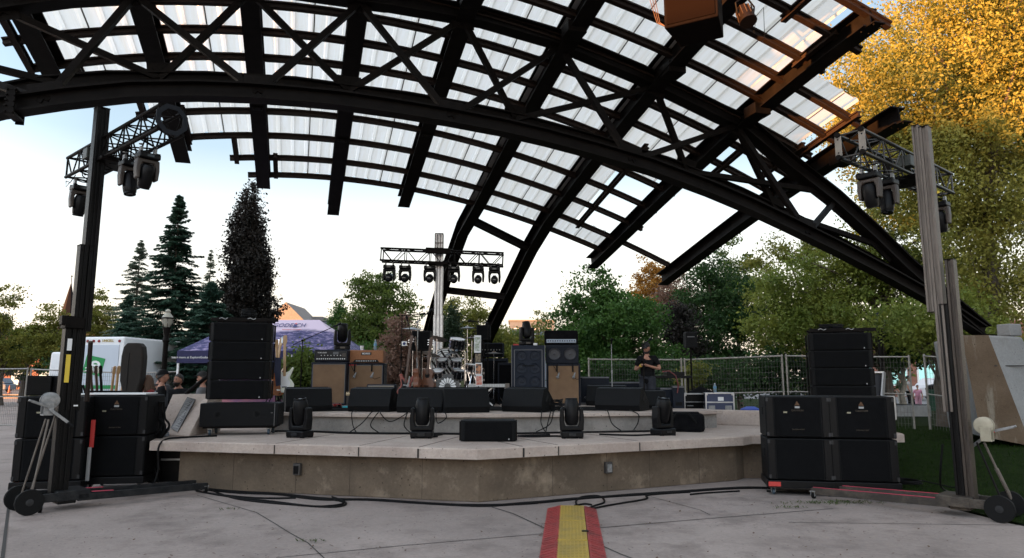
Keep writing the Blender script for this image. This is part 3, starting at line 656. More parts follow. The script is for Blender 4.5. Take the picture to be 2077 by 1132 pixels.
# rear tower and truss over the drums
br = W(888,640,16.9); br.z = .0
rt = tower('lift_tower', 'silver aluminium lift mast standing behind the drum kit', (br.x, 17.05, 0), Vector((0,1,0)),
    [(.1,2.9,0,.0),(.1,5.18,0,.0)][:0]+[], ALU, 2)
for (z0, z1, w) in ((1.0,3.15,.235),(3.15,5.20,.20)):
    mb = MB(); zc = (z0+z1)/2; hh = z1-z0
    for sx in (-1,0,1): mb.box((sx*w*.36, -.06 if sx else -.04, zc), (w*.25, .1, hh))
    mb.box((0,.03,zc), (w,.08,hh-.004)); mb.build('mast_section', ALU, bpy.data.objects[rt.name], bevel=.005).rotation_euler = (0,0,-R(90))
mb = MB()
for z in (4.95,5.19,4.82): mb.box((0,-.12,z), (.2,.02,.02))
for x in (-.1,.1): mb.box((x,-.12,5.0), (.02,.02,.38))
mb.build('top_frame', ALU_D, rt).rotation_euler = (0,0,-R(90))
mb = MB(); mb.box((0,0,.5), (.3,.4,1.0)); mb.bar((-1,0,.06),(1,0,.06),.08,.08); mb.bar((0,-1,.06),(0,1,.06),.08,.08); mb.build('base_frame', K_STEEL, rt, bevel=.01)
q1 = wp(772,503,4.80); q2 = wp(1022,513,4.74); q1.y = 16.75; q2.y = 16.75; q1 = W(772,503,16.75); q2 = W(1022,513,16.75)
t3, L3 = truss('box_truss', 'black box truss on the rear mast above the drums', q1, (q2.x, q2.y, q1.z), .30, mats=K_STEEL)
t3.rotation_euler = (0, math.atan2(q1.z-q2.z, L3), 0)
mb = MB(); mb.box((L3*.47,-.02,-.02), (.62,.1,.14)); mb.box((L3*.47,.15,-.33), (.5,.4,.05)); mb.build('fork_bracket', K_STEEL, t3, bevel=.01)
for i, (u, lab) in enumerate(((790,'leftmost moving head on the rear truss'),(822,'second moving head from the left on the rear truss'),(872,'moving head on the rear truss just left of the mast'),(921,'moving head on the rear truss just right of the mast'),(970,'second moving head from the right on the rear truss'),(1003,'rightmost moving head on the rear truss'))):
    p = W(u, 538+i*.9, 16.9); moving_head(lab, GH, True, R(-78), p, 0, .78)
# floor moving heads on the deck
for (u, v, y, rz, tl_, lab) in ((608,887,10.85,R(-25),R(8),'moving head standing on the deck in front of the leftmost wedge'),(856,890,10.75,0,R(-4),'moving head standing upright on the deck left of the centre line speaker'),(1160,892,10.75,0,R(-5),'moving head standing on the deck right of the centre line speaker'),(1345,881,11.3,R(35),R(10),'moving head standing on the deck beside the black gear bag')):
    p = W(u, v, y); p.z = .702; moving_head(lab, GH, False, tl_, p, rz, .93)

# ------------------------------------------------------------------ loudspeakers
def line_box(label, group, loc_, rz, w=.94, h=.312, d=.5, side=1):
    o = thing('line_array_speaker', label, 'speaker', loc_, rz, group)
    mb = MB(); pts = [(-w/2,-d*.42),(-w/2+.05,-d/2),(w/2-.05,-d/2),(w/2,-d*.42),(w/2-.02,d/2),(-w/2+.02,d/2)]
    mb.prism(pts, 0.003, h-.001); b = mb.build('cabinet', K_BLACK, o, bevel=.01)
    mb = MB(); mb.prism([(-w/2+.055,-d/2-.002),(w/2-.055,-d/2-.002),(w/2-.07,-d/2-.018),(-w/2+.07,-d/2-.018)], .02, h-.02); mb.build('grille', K_GRILL, o, bevel=.004)
    for sx in (-1,1):
        mb = MB(); mb.box((sx*(w/2+.002),-.02,h/2), (.014,.10,.13)); mb.build('handle', K_RUB, o, bevel=.01)
        for yy in (-d*.36, d*.38): mb = MB(); mb.box((sx*(w/2+.006),yy,h/2), (.022,.05,h-.03)); mb.build('rigging_rail', K_STEEL, o)
    mb = MB(); mb.add([(w*.36,-d/2-.0195,.03),(w*.36+.022,-d/2-.0195,.03),(w*.36+.011,-d/2-.0195,.055)], [(0,1,2)]); mb.build('badge', mat('pale badge', (.4,.4,.4), .5), o)
    return o
GLA = 'line array speakers'
pl_ = Vector((-4.47,11.55,.702))
ordn = ['bottom','second from bottom','third from bottom','top']
rzL = R(10)
# base sub of left array
o = thing('subwoofer', 'wide black bass cabinet with two round ports under the left array stack', 'subwoofer', pl_+Vector((0.05,0,.13)), rzL)
mb = MB(); mb.box((0,0,.19), (1.2,.62,.37)); mb.build('cabinet', K_BLACK, o, bevel=.015)
for x in (-.33,.27):
    mb = MB(); mb.lathe([(.065,0),(.055,-.001),(.05,.0)], 20, 0, Matrix.Translation((x,-.312,.20))@Matrix.Rotation(R(90),4,'X')); mb.build('port', mat('port black', (.002,.002,.002), .9), o)
mb = MB(); mb.box((.54,-.314,.19), (.01,.006,.36)); mb.box((.50,-.315,.22), (.03,.006,.012)); mb.build('edge_strip', mat('scuffed edge', (.09,.09,.09), .6), o)
dolly = thing('dolly', 'low black wheeled dolly under the left array stack', 'dolly', pl_+Vector((0.05,0,0)), rzL)
mb = MB(); mb.box((0,0,.12), (1.1,.55,.02)); mb.build('board', K_STEEL, dolly)
for x in (-.45,.45):
    for y in (-.22,.22): caster(dolly, (x,y,0), .045, col=mat('blue grey caster', (.03,.05,.07), .5))
for i in range(4):
    line_box('%s black array speaker of the left stack beside the wall plaque' % ordn[i], GLA, pl_+Vector((-.02,0,.56+i*.312)), rzL)
o = thing('rigging_frame', 'black rigging frame topping the left array stack, cables heaped on it', 'rigging frame', pl_+Vector((-.02,0,.56+4*.312)), rzL)
def rig(o):
    for y in (-.2,.2):
        mb = MB(); mb.bar((-.47,y,.05),(.58 if y < 0 else .47,y,.05),.04,.06); mb.build('rail', K_STEEL, o, bevel=.004)
    mb = MB(); mb.bar((-.4,-.2,.05),(-.4,.2,.05),.03,.04); mb.bar((.4,-.2,.05),(.4,.2,.05),.03,.04); mb.bar((.0,-.2,.05),(.0,.2,.05),.05,.03); mb.build('crossbar', K_STEEL, o)
    mb = MB()
    for x in (-.28,.16): mb.tube([(x-.06,-.23,.06),(x-.02,-.235,.075),(x+.03,-.23,.05),(x+.07,-.23,.07)], .008, 6)
    mb.build('shackle', ZINC, o)
rig(o)
def coil(name, label, c, r, n, cat='cable', h=.04, col=K_RUB, ry=None, wob=.15, rad=.009, group=None, tail=None):
    o = thing(name, label, cat, c, 0, group); mb = MB(); pts = []
    for i in range(n*14):
        t = i/14*2*math.pi; q = r*(1+random.gauss(0,wob*.25)); pts.append((q*math.cos(t), (ry or r)/r*q*math.sin(t), .01+h*(i/(n*14))+abs(random.gauss(0,.006))))
    mb.tube(pts, rad, 6)
    if tail: mb.tube([(pts[-1][0]+(tail[0]-pts[-1][0])*k/8, pts[-1][1]+(tail[1]-pts[-1][1])*k/8+.02*math.sin(k*1.3), max(.008, pts[-1][2]*(1-k/8)+tail[2]*k/8)) for k in range(9)], rad, 6)
    mb.build('cable_coil', col, o, smooth=True); return o
coil('cable_coil', 'heap of black cable on top of the left array stack', pl_+Vector((.05,0,.56+4*.312+.09)), .11, 5, h=.13)
pr_ = Vector((5.72,12.15,.702)); rzR = R(-16)
for i in range(4):
    line_box('%s black array speaker of the right stack behind the subwoofers' % ordn[i], GLA, pr_+Vector((0,0,.47+i*.302)), rzR, .98, .302)
o = thing('subwoofer', 'low black bass cabinet hidden at the foot of the right array stack', 'subwoofer', pr_, rzR)
mb = MB(); mb.box((0,0,.234), (1.1,.6,.466)); mb.build('cabinet', K_BLACK, o, bevel=.015)
mb = MB(); mb.box((0,-.31,.2), (1.0,.012,.34)); mb.build('grille', K_GRILL, o)
o = thing('rigging_frame', 'black rigging frame topping the right array stack', 'rigging frame', pr_+Vector((0,0,.47+4*.302)), rzR); rig(o)
coil('cable_coil', 'heap of black cable on top of the right array stack', pr_+Vector((-.1,0,.47+4*.302+.085)), .2, 4, h=.06, ry=.12)
GS = 'large subwoofers stacked in pairs'
def sub(label, loc_, rz, top, w=.85, h=.575, d=.72, tilt=0):
    o = thing('subwoofer', label, 'subwoofer', loc_, rz, GS)
    mb = MB(); mb.box((0,0,h/2), (w,d,h-.012)); mb.build('cabinet', K_BLACK, o, bevel=.014)
    mb = MB(); mb.box((0,-d/2-.006,h/2), (w*.70,.012,h*.93)); mb.build('grille', K_GRILL, o, bevel=.005)
    for sx in (-1,1):
        mb = MB(); mb.box((sx*w*.43,-d/2-.008,h/2), (w*.11,.014,h*.95)); mb.build('corner_rail', K_PLAST, o, bevel=.006)
        mb = MB(); mb.box((sx*(w/2+.002),0,h*.62), (.012,.2,.11)); mb.build('handle', K_RUB, o, bevel=.01)
        mb = MB()
        for zz in (.05, h-.05):
            mb.box((sx*w*.47,-d/2-.019,zz), (.03,.012,.05))
        mb.build('latch', mat('dull latch', (.03,.03,.032), .5, .5), o)
    if top:
        mb = MB(); mb.add([(-.035,-d/2-.0135,h-.13),(.035,-d/2-.0135,h-.13),(0,-d/2-.0135,h-.07)], [(0,1,2)]); mb.build('warning_triangle', mat('faded orange sticker', (.085,.038,.014), .7), o)
        mb = MB(); mb.box((0,-d/2-.0135,h-.155), (.065,.003,.026)); mb.build('label', mat('greyed label', (.30,.30,.30), .6), o)
        mb = MB(); mb.box((-.16,-d/2-.0135,h-.225), (.05,.003,.022)); mb.build('label', mat('cream sticker', (.24,.22,.15), .6), o)
        text('lettering', 'CAUTION', .035, mat('faint print', (.06,.045,.03), .7), o, (0,-d/2-.0145,h-.2), (R(90),0,0))
        text('lettering', 'RIGGING POINT', .022, mat('faint print', (.06,.045,.03), .7), o, (0,-d/2-.0145,h-.46), (R(90),0,0))
    return o
def pallet(label, loc_, rz, w=.88, d=.76, col=None, red=False):
    o = thing('dolly', label, 'dolly', loc_, rz)
    mb = MB(); mb.box((0,0,.155), (w,d,.10)); mb.build('platform', K_PLAST, o, bevel=.01)
    for x in (-.36,.36):
        for y in (-.28,.28): caster(o, (x,y,0), .045, col=mat('blue grey caster', (.03,.05,.07), .5))
    if red:
        mb = MB(); mb.box((-w/2+.09,-d/2-.002,.155), (.16,.004,.06)); mb.build('red_patch', RED, o)
    return o
def pair(u, y, rz, who, red=False):
    p = W(u, 985, y); p.z = 0
    pallet('black wheeled dolly under the %s subwoofer stack' % who, p, rz, red=red)
    sub('lower subwoofer of the %s stack' % who, p+Vector((0,0,.206)), rz, False)
    sub('upper subwoofer of the %s stack, white stickers on its face' % who, p+Vector((0,0,.783)), rz, True)
pair(1617, 10.15, R(-13), 'inner right', True); pair(1744, 10.0, R(-13), 'outer right'); pair(244, 10.55, R(9), 'inner left'); pair(112, 10.1, R(14), 'outer left, behind the lift mast')
p = W(246,797,10.55)
o = thing('board', 'thin white board lying on top of the inner left subwoofer stack', 'board', (p.x,10.55,1.362), R(9)); mb = MB(); mb.box((.02,-.1,.014), (.90,.5,.022)); mb.build('panel', WHITE, o, bevel=.004)
# small grille speakers on outer left subs
for (u, r_, lab) in ((82,R(22),'small black speaker with ribbed grille on the outer left subwoofers'),(112,R(-20),'small black speaker turned away beside its ribbed twin')):
    p = W(u,795,10.1); o = thing('small_speaker', lab, 'speaker', (p.x, 10.1 if u < 100 else 10.2, 1.36), r_, None)
    mb = MB(); mb.prism([(-.15,-.12),(.15,-.12),(.12,.14),(-.12,.14)], 0, .28); mb.build('cabinet', K_BLACK, o, bevel=.01)
    mb = MB()
    for i in range(12): mb.box((0,-.124,.03+i*.02), (.27,.008,.009))
    mb.build('grille', K_PLAST, o)
GW = 'floor monitor wedges along the riser'
def wedge(label, loc_, rz, w=.80, d=.55, sc=1.0):
    o = thing('monitor_wedge', label, 'monitor speaker', loc_, rz, GW)
    prof = [(-d/2+.03,.0),(-d/2,.10),(-d/2+.10,.40),(-d/2+.24,.42),(d/2,.13),(d/2-.02,0)]
    T = Matrix(((0,0,1,0),(1,0,0,0),(0,1,0,0),(0,0,0,1)))
    mb = MB(); mb.prism([(y*sc, z*sc) for y, z in prof], -w/2*sc, w/2*sc, T); mb.build('cabinet', K_BLACK, o, bevel=.012)
    a = Vector((0,(-d/2+.25)*sc,.425*sc)); b = Vector((0,(d/2-.005)*sc,.145*sc)); mb = MB(); mb.bar(a, b, .012, (w-.08)*sc, up=(1,0,0)); mb.build('grille', K_GRILL, o)
    for sx in (-1,1):
        mb = MB(); mb.box((sx*w/2*sc,-.05*sc,.24*sc), (.014,.05,.15), M=Matrix.Rotation(R(-35),4,'X')); mb.box((sx*w/2*sc,.05*sc,.17*sc), (.014,.04,.11), M=Matrix.Rotation(R(-35),4,'X')); mb.build('handle', mat('port black', (.002,.002,.002), .9), o, bevel=.01)
    return o
for (u, y, rz, lab) in ((622,12.62,R(26),'leftmost monitor wedge on the riser, its side turned right'),(760,12.55,R(-14),'second monitor wedge from the left, in front of the small amplifier'),(858,12.25,R(-7),'monitor wedge below the acoustic guitars'),(940,12.2,R(20),'monitor wedge in front of the drum kit'),(1072,12.45,R(-30),'monitor wedge with a bit of green tape, before the tall bass cabinet'),(1262,12.9,R(-30),'long monitor wedge near the right end of the riser')):
    p = W(u, 830, y); w_ = wedge(lab, (p.x, y, 1.021), rz, .80 if u != 1262 else .86)
    if u == 1072: mb = MB(); mb.box((-.40,-.12,.36), (.006,.05,.05)); mb.build('tape_bit', mat('green tape', (.05,.5,.05), .6), w_)
wedge('monitor wedge tucked behind the long one at the right', tuple(W(1320,822,13.6).xy)+(1.021,), R(20), .6, .5, .85)
p = W(1232,815,15.2); wedge('monitor wedge lying at the back beside the mic stand', (p.x, 15.2, 1.021), R(-18), .8, .5, 1.05)
o = line_box('single black line speaker lying on the deck at the centre', GLA, (W(991,893,10.35).x,10.35,.702), 0, .80, .30, .45)
# speaker hung from the canopy
p = W(1410,-5,8.9)
o = thing('hanging_speaker', 'big black loudspeaker hanging under the canopy roof', 'speaker', p, R(-28))
mb = MB(); mb.prism([(-.36,-.32),(.36,-.32),(.30,.32),(-.30,.32)], -.52, .40); mb.build('cabinet', mat('brown black cabinet', (.006,.0035,.003), .8, 0, (.009,.006,.005), 20, spec=.05), o, bevel=.015)
mb = MB(); mb.box((0,-.327,-.06), (.64,.012,.84)); mb.build('grille', mat('dark brown grille', (.007,.004,.003), .9, spec=.03), o)
mb = MB(); mb.bar((-.39,0,-.1),(-.39,0,.55),.05,.02); mb.bar((.39,0,-.1),(.39,0,.55),.05,.02); mb.bar((-.4,0,.55),(.4,0,.55),.05,.02); mb.cyl((0,0,.55),(0,0,.8),.025); mb.build('mount_yoke', K_STEEL, o)
mb = MB()
for k in range(3): mb.tube([(-.42-.05*k,-.2,.6),(-.52-.04*k,-.2,.1),(-.45-.02*k,-.2,-.35),(-.3,-.2,-.5+.01*k)], .005, 5)
mb.build('cable_loop', mat('brown cable', (.08,.03,.02), .6), o, smooth=True)
p = W(1512,30,8.6)
o = thing('par_can', 'ribbed round stage lamp hanging under the canopy roof', 'stage light', p, R(20))
T = Matrix.Rotation(R(158),4,'X')
mb = MB(); mb.lathe([(.045,-.15),(.085,-.12),(.10,-.05),(.105,.10),(.115,.11),(.115,.14)], 20, 0, T); b = mb.build('housing', mat('brown black can', (.012,.007,.005), .5, spec=.15), o, smooth=True)
mb = MB()
for i in range(12):
    a = i*math.pi/6; q = T@Vector((math.cos(a)*.105, math.sin(a)*.105, -.02)); mb.box(q, (.012,.012,.16), M=T.to_3x3().to_4x4())
mb.build('cooling_fin', mat('brown fin', (.05,.03,.02), .5), b)
mb = MB(); mb.tube([(-.13,0,0),(-.15,0,.14),(-.05,0,.24),(.05,0,.24),(.15,0,.14),(.13,0,0)], .012, 6); mb.cyl((0,0,.24),(0,0,.42),.015); mb.build('yoke', K_STEEL, o)
mb = MB(); mb.tube([(.12,.05,.0),(.17,.05,-.2),(.22,.05,.05),(.35,.05,.2),(.34,.05,-.25),(.28,.05,-.3)], .004, 5); mb.build('cable', K_RUB, o)
# ------------------------------------------------------------------ backline
GRILLE_T = mat('tan grille cloth', (.165,.098,.055), .85, 0, (.22,.135,.075), 3.5, .35, 400, lo=.3, hi=.7)
TOLEX = mat('blue black tolex', (.007,.009,.015), .6, 0, (.012,.014,.022), 60, .4, 350, spec=.2)
ORANGE = mat('orange tolex', (.22,.085,.035), .6, 0, (.28,.11,.045), 20, .3, 350)
PIPING = mat('grey piping', (.12,.12,.13), .6)
def cab(name, label, u, v_bot, y, wpx, hpx, rz=0, d=.36, face=None, shell=None, z0=None, cat='speaker cabinet', group=None, pipe=True):
    w = wpx*y/F_PX; h = hpx*y/F_PX; p = W(u, v_bot, y); z = z0 if z0 is not None else p.z
    o = thing(name, label, cat, (p.x, y+d/2, z), rz, group)
    mb = MB(); mb.box((0,0,h/2), (w,d,h)); mb.build('cabinet', shell or TOLEX, o, bevel=.02)
    mb = MB(); mb.box((0,-d/2-.004,h/2), (w*.88,.01,h*.88)); mb.build('grille_cloth', face or GRILLE_T, o)
    if pipe:
        mb = MB(); a, b = w*.45, h*.45
        for (x0,z0_,x1,z1) in ((-a,-b,a,-b),(a,-b,a,b),(a,b,-a,b),(-a,b,-a,-b)): mb.bar((x0,-d/2-.008,h/2+z0_),(x1,-d/2-.008,h/2+z1),.012,.012)
        mb.build('piping', PIPING, o)
    return o, w, h, d
GC = 'tan fronted guitar cabinets'
ZD = 1.021
c1 = cab('guitar_cabinet', 'leftmost tan fronted guitar cabinet, under the black amplifier head', 665, 816, 15.2, 72, 86, 0, z0=ZD, group=GC)
c2 = cab('guitar_cabinet', 'tan fronted guitar cabinet under the orange amplifier head', 740, 814, 15.4, 74, 83, 0, z0=ZD, group=GC)
c3 = cab('guitar_cabinet', 'tan fronted cabinet at the right, under the two speaker bass cabinet', 1144, 814, 15.0, 68, 84, R(-2), z0=ZD, group=GC, pipe=False)
def knobs(o, w, z, d, n, y=None, m=None, r=.011):
    mb = MB()
    for i in range(n):
        x = -w/2+w*i/(n-1); mb.lathe([(r,0),(r*.9,.018)], 10, 0, Matrix.Translation((x,-d/2-.012,z))@Matrix.Rotation(R(90),4,'X'))
    mb.build('knob_row', m or ALU, o)
def mics_on(o, w, h, d, xs, cable=True):
    for i, x in enumerate(xs):
        mb = MB(); mb.tube([(x,-d/2-.03,h*.98),(x,-d/2-.05,h*.80)], .016, 8); k = mb.build('mic_clip', K_RUB, o)
        mb = MB(); mb.lathe([(.012,-.08),(.018,-.04),(.022,.0),(.03,.01),(.034,.035),(.02,.055)], 14, 0, Matrix.Translation((x+.02,-d/2-.10,h*.70))@Matrix.Rotation(R(200),4,'Y')@Matrix.Rotation(R(10),4,'X')); mb.build('microphone', ZINC, k, smooth=True)
        mb = MB(); mb.tube([(x+.02,-d/2-.1,h*.76),(x-.05,-d/2-.09,h*.9),(x-.09,-d/2-.06,h*.97)] if i == 0 else [(x,-d/2-.1,h*.68),(x+.08,-d/2-.1,h*.62),(x+.2,-d/2-.08,h*.66)], .006, 5); mb.build('mic_cable', K_RUB, k)
mics_on(c2[0], *c2[1:], (-.24,.14)); mics_on(c3[0], *c3[1:], (-.14,.2))
mb = MB(); mb.box((-c2[1]*.36,-c2[3]/2-.012,c2[2]*.955), (.16,.006,.03)); mb.build('red_label', RED, c2[0])
zt = ZD+c1[2]
o = thing('amplifier_head', 'black amplifier head with two rows of pale knobs on the left cabinet', 'amplifier', (c1[0].location.x+.03, 15.36, zt+.005), 0)
mb = MB(); mb.box((0,0,.135), (.74,.28,.265)); mb.build('shell', TOLEX, o, bevel=.02)
mb = MB(); mb.box((0,-.143,.135), (.68,.01,.20)); mb.build('front_panel', mat('black panel', (.006,.006,.008), .3), o)
knobs(o, .6, .065, .29, 14, m=WHITE, r=.014); knobs(o, .42, .14, .29, 7, m=ALU, r=.012)
mb = MB(); mb.box((.1,-.15,.19), (.12,.006,.055)); mb.build('name_plate', PIPING, o)
text('lettering', 'TUBE LEAD', .04, WHITE, o, (-.2,-.151,.20), (R(90),0,0))
mb = MB()
for i in range(5): mb.box((.25+i*.016,-.15,.15), (.008,.006,.07))
mb.build('vent_slots', ALU_D, o)
zt2 = ZD+c2[2]
o = thing('amplifier_head', 'orange amplifier head with a black name plate on the second cabinet', 'amplifier', (c2[0].location.x, 15.55, zt2+.005), 0)
mb = MB(); mb.box((0,0,.145), (.76,.27,.285)); mb.build('shell', ORANGE, o, bevel=.018)
mb = MB(); mb.box((0,-.137,.145), (.73,.006,.255)); mb.build('front_cloth', mat('orange front cloth', (.26,.105,.045), .8, 0, (.31,.135,.06), 30), o)
mb = MB(); mb.prism([(-.29,.015),(.29,.015),(.25,.075),(-.25,.075)], .138, .15, Matrix.Rotation(R(90),4,'X')); mb.build('control_panel', K_PLAST, o)
knobs(o, .42, .045, .305, 12, m=WHITE, r=.01)
mb = MB(); mb.box((0,-.146,.205), (.22,.014,.06)); mb.build('name_plate', K_PLAST, o)
text('lettering', 'MORRIS', .052, WHITE, o, (0,-.155,.205), (R(90),0,0), bold=.001)
mb = MB(); mb.tube([(-.0+.13*math.cos(t*math.pi/6), 0, .29+.05*math.sin(t*math.pi/6)) for t in range(7)], .012, 6); 
def bottle(label, loc_, h=.23, r=.034, col=None, grp=None):
    o = thing('water_bottle', label, 'bottle', loc_, 0, grp)
    mb = MB(); mb.lathe([(r*.9,0),(r,.01),(r,h*.3),(r*.92,h*.36),(r,h*.42),(r,h*.66),(r*.7,h*.80),(r*.36,h*.90),(r*.36,h*.94)], 16); mb.build('body', col or mat('pale blue clear plastic', (.35,.45,.5), .15, 0, trans=.6), o, smooth=True)
    mb = MB(); mb.lathe([(r*.42,h*.93),(r*.42,h)], 12); mb.build('cap', WHITE, o)
    mb = MB(); mb.lathe([(r*1.01,h*.43),(r*1.01,h*.62)], 16); mb.build('wrapper', mat('blue wrapper', (.15,.35,.55), .5), o, smooth=True); return o
p = W(761,712,15.5); bottle('clear water bottle standing on the orange amplifier head', (p.x,15.5,zt2+.295))
o = thing('cup', 'pale cup standing on the orange amplifier head', 'cup', (W(734,712,15.55).x,15.55,zt2+.295)); mb = MB(); mb.lathe([(.03,0),(.045,.10),(.042,.10),(.028,.01)], 16); mb.build('cup_body', WHITE, o, smooth=True)
mb = MB(); mb.lathe([(.047,.1),(.047,.108)], 16); mb.build('rim', K_RUB, o)
# road case with moving head behind the amps
o = thing('road_case', 'blue road case with silver edges behind the amplifier heads', 'road case', (W(690,730,16.3).x,16.5,ZD), 0)
BLUEC = mat('blue laminate', (.035,.04,.10), .45)
def case(o, w, d, h, col, lid=.75, castors=True, lab=None):
    z0 = .1 if castors else 0
    mb = MB(); mb.box((0,0,z0+h/2), (w-.01,d-.01,h-.01)); mb.build('case_body', col, o)
    mb = MB()
    for x in (-w/2,w/2):
        for y in (-d/2,d/2): mb.bar((x,y,z0),(x,y,z0+h),.03,.03)
    for z in (z0, z0+h, z0+h*lid):
        for y in (-d/2,d/2): mb.bar((-w/2,y,z),(w/2,y,z),.028,.028)
        for x in (-w/2,w/2): mb.bar((x,-d/2,z),(x,d/2,z),.028,.028)
    mb.build('edge_trim', ALU, o, bevel=.004)
    for x in (-w*.3,w*.3):
        mb = MB(); mb.box((x,-d/2-.004,z0+h*.35), (.14,.012,.10)); mb.build('handle', ZINC, o, bevel=.01)
    mb = MB()
    for x in (-w/2+.02,w/2-.02):
        for z in (z0+.02, z0+h-.02): mb.box((x,-d/2-.004,z), (.05,.012,.05))
    mb.build('corner_cap', ALU, o, bevel=.008)
    if castors:
        for x in (-w*.4,w*.4):
            for y in (-d*.35,d*.35): caster(o, (x,y,0), .035)
case(o, .95, .55, 1.12, BLUEC)
moving_head('moving head on the blue road case behind the amplifiers', GH, False, R(10), (W(692,720,16.4).x,16.45,ZD+1.235), R(20), 1.0)
# combo, small chrome amp, pedalboard
o, w, h, d = cab('combo_amplifier', 'low combo amplifier with a grey grille between wedge and cabinet', 772, 812, 14.6, 58, 44, 0, .26, mat('grey beige cloth', (.25,.22,.18), .85, 0, (.3,.27,.22), 60), None, ZD, 'amplifier')
o = thing('keyboard_amplifier', 'small brown amplifier with a cream panel of knobs', 'amplifier', (W(722,800,14.2).x,14.2,ZD), R(6))
mb = MB(); mb.box((0,0,.13), (.34,.24,.26)); mb.build('shell', mat('brown tolex', (.05,.04,.035), .7), o, bevel=.01)
mb = MB(); mb.box((0,-.1,.275), (.36,.1,.03), M=Matrix.Rotation(R(25),4,'X')); mb.build('control_panel', mat('cream panel', (.55,.42,.25), .5), o)
mb = MB()
for i in range(9): mb.cyl((-.15+i*.037,-.09,.27),(-.15+i*.037,-.105,.31),.009,8)
mb.build('knob_row', K_RUB, o)
o = thing('effects_pedal', 'bright turquoise effects pedal on the floor by the tan cabinet', 'effects pedal', (W(704,812,13.5).x,13.5,ZD), R(-5))
mb = MB(); mb.box((0,0,.03), (.15,.10,.05)); mb.build('casing', mat('turquoise enamel', (.05,.45,.55), .35), o, bevel=.006)
mb = MB()
for x in (-.05,-.015,.02,.055): mb.cyl((x,-.02,.055),(x,-.02,.075),.009,8)
mb.build('switch', CHROME, o)
o = thing('pedalboard', 'dark pedalboard with red patch leads left of the turquoise pedal', 'pedalboard', (W(676,812,13.5).x,13.5,ZD), R(4))
mb = MB(); mb.box((0,0,.03), (.34,.2,.03)); mb.build('board', K_PLAST, o)
for i in range(4):
    mb = MB(); mb.box((-.12+i*.08,.01,.07), (.06,.10,.05)); mb.cyl((-.12+i*.08,-.02,.09),(-.12+i*.08,-.02,.112),.01,8); mb.build('stomp_box', (K_PLAST, ALU, mat('dark red enamel', (.2,.02,.02), .4), K_PLAST)[i], o, bevel=.005)
mb = MB()
for i in range(4): mb.tube([(-.15+i*.08,-.05,.09),(-.12+i*.08,-.10,.05+.03*i%.05),(-.07+i*.08,-.06,.09)], .006, 5)
mb.build('patch_lead', RED, o)
# guitars
def outline(pts, n=6):
    """closed smooth curve through control points (Catmull-Rom)"""
    out = []; N = len(pts)
    for i in range(N):
        p0, p1, p2, p3 = [Vector((*pts[(i+k) % N], 0)) for k in (-1,0,1,2)]
        for j in range(n):
            t = j/n; q = .5*((2*p1)+(-p0+p2)*t+(2*p0-5*p1+4*p2-p3)*t*t+(-p0+3*p1-3*p2+p3)*t**3); out.append((q.x, q.y))
    return out
STRAT = [(0,.0),(.11,.02),(.16,.11),(.13,.19),(.09,.25),(.12,.33),(.15,.41),(.13,.43),(.08,.37),(.03,.35),(-.03,.35),(-.07,.38),(-.12,.44),(-.15,.42),(-.12,.33),(-.10,.25),(-.14,.18),(-.16,.10),(-.11,.02)]
ACOU = [(0,0),(.12,.01),(.19,.09),(.18,.19),(.12,.27),(.125,.35),(.14,.42),(.09,.485),(0,.50),(-.09,.485),(-.14,.42),(-.125,.35),(-.12,.27),(-.18,.19),(-.19,.09),(-.12,.01)]
def guitar(name, label, loc_, rot, shape, body, neck, total=1.0, scale=1.0, head_n=6, guard=None, thick=.045, group=None, hole=False, stand=True, headc=None):
    o = thing(name, label, 'guitar', loc_, 0, group); o.rotation_euler = rot
    T = Matrix.Rotation(R(90),4,'X')@Matrix.Diagonal((scale,scale,scale,1))
    mb = MB(); mb.prism(outline(shape), -thick/2/scale, thick/2/scale, T); mb.build('body', body, o, bevel=.006)
    nb = (.35 if not hole else .46)*scale; top = total-.17
    mb = MB(); mb.bar((0,-thick*.5-.006,nb-.08),(0,-thick*.35,top),.05,.022,up=(0,1,0)); mb.build('neck', neck, o, bevel=.004)
    mb = MB(); mb.prism([(-.03,0),(.03,0),(.045,.05),(.042,.17),(.0,.18),(-.03,.16),(-.035,.05)], -.009, .009, Matrix.Translation((0,-thick*.3,top))@Matrix.Rotation(R(90),4,'X')); hd = mb.build('headstock', headc or neck, o, bevel=.003)
    mb = MB()
    for i in range(head_n):
        sx = -1 if (head_n == 6 and not hole) else (1 if i % 2 else -1); z = top+.03+(i if not hole else i//2*2)*.022
        mb.cyl((sx*.035,-thick*.3,z),(sx*.065,-thick*.3,z),.008,6)
    mb.build('tuning_peg', CHROME, hd)
    if guard:
        mb = MB(); mb.prism(outline([(x*.62,.08+y*.62) for x, y in shape], 3), thick/2/scale+.001, thick/2/scale+.003, T); mb.build('pickguard', guard, o)
        mb = MB()
        for z in (.13,.19,.25): mb.box((0,-thick/2-.008,z*scale), (.085,.012,.02))
        mb.build('pickup', WHITE if guard != K_PLAST else ZINC, o)
    if hole:
        mb = MB(); mb.lathe([(.05,0),(.045,.002)], 20, 0, Matrix.Translation((0,-thick/2-.001,.34*scale))@Matrix.Rotation(R(90),4,'X')); mb.build('sound_hole', mat('port black', (.002,.002,.002), .9), o)
    mb = MB(); mb.box((0,-thick/2-.01,.09*scale), (.09,.014,.02)); mb.build('bridge', CHROME if not hole else K_WOOD, o)
    return o
MAPLE = mat('maple neck', (.50,.32,.16), .4, 0, (.42,.25,.12), 8); ROSE = mat('dark rosewood', (.07,.035,.02), .5)
SUNB = mat('sunburst lacquer', (.30,.09,.02), .25, 0, (.12,.035,.012), 4); CREAM = mat('cream white lacquer', (.70,.72,.62), .25)
CHERRY = mat('cherry lacquer', (.22,.045,.03), .3); BRNG = mat('brown acoustic wood', (.17,.06,.03), .4, 0, (.13,.045,.02), 5)
GG = 'guitars on stands'
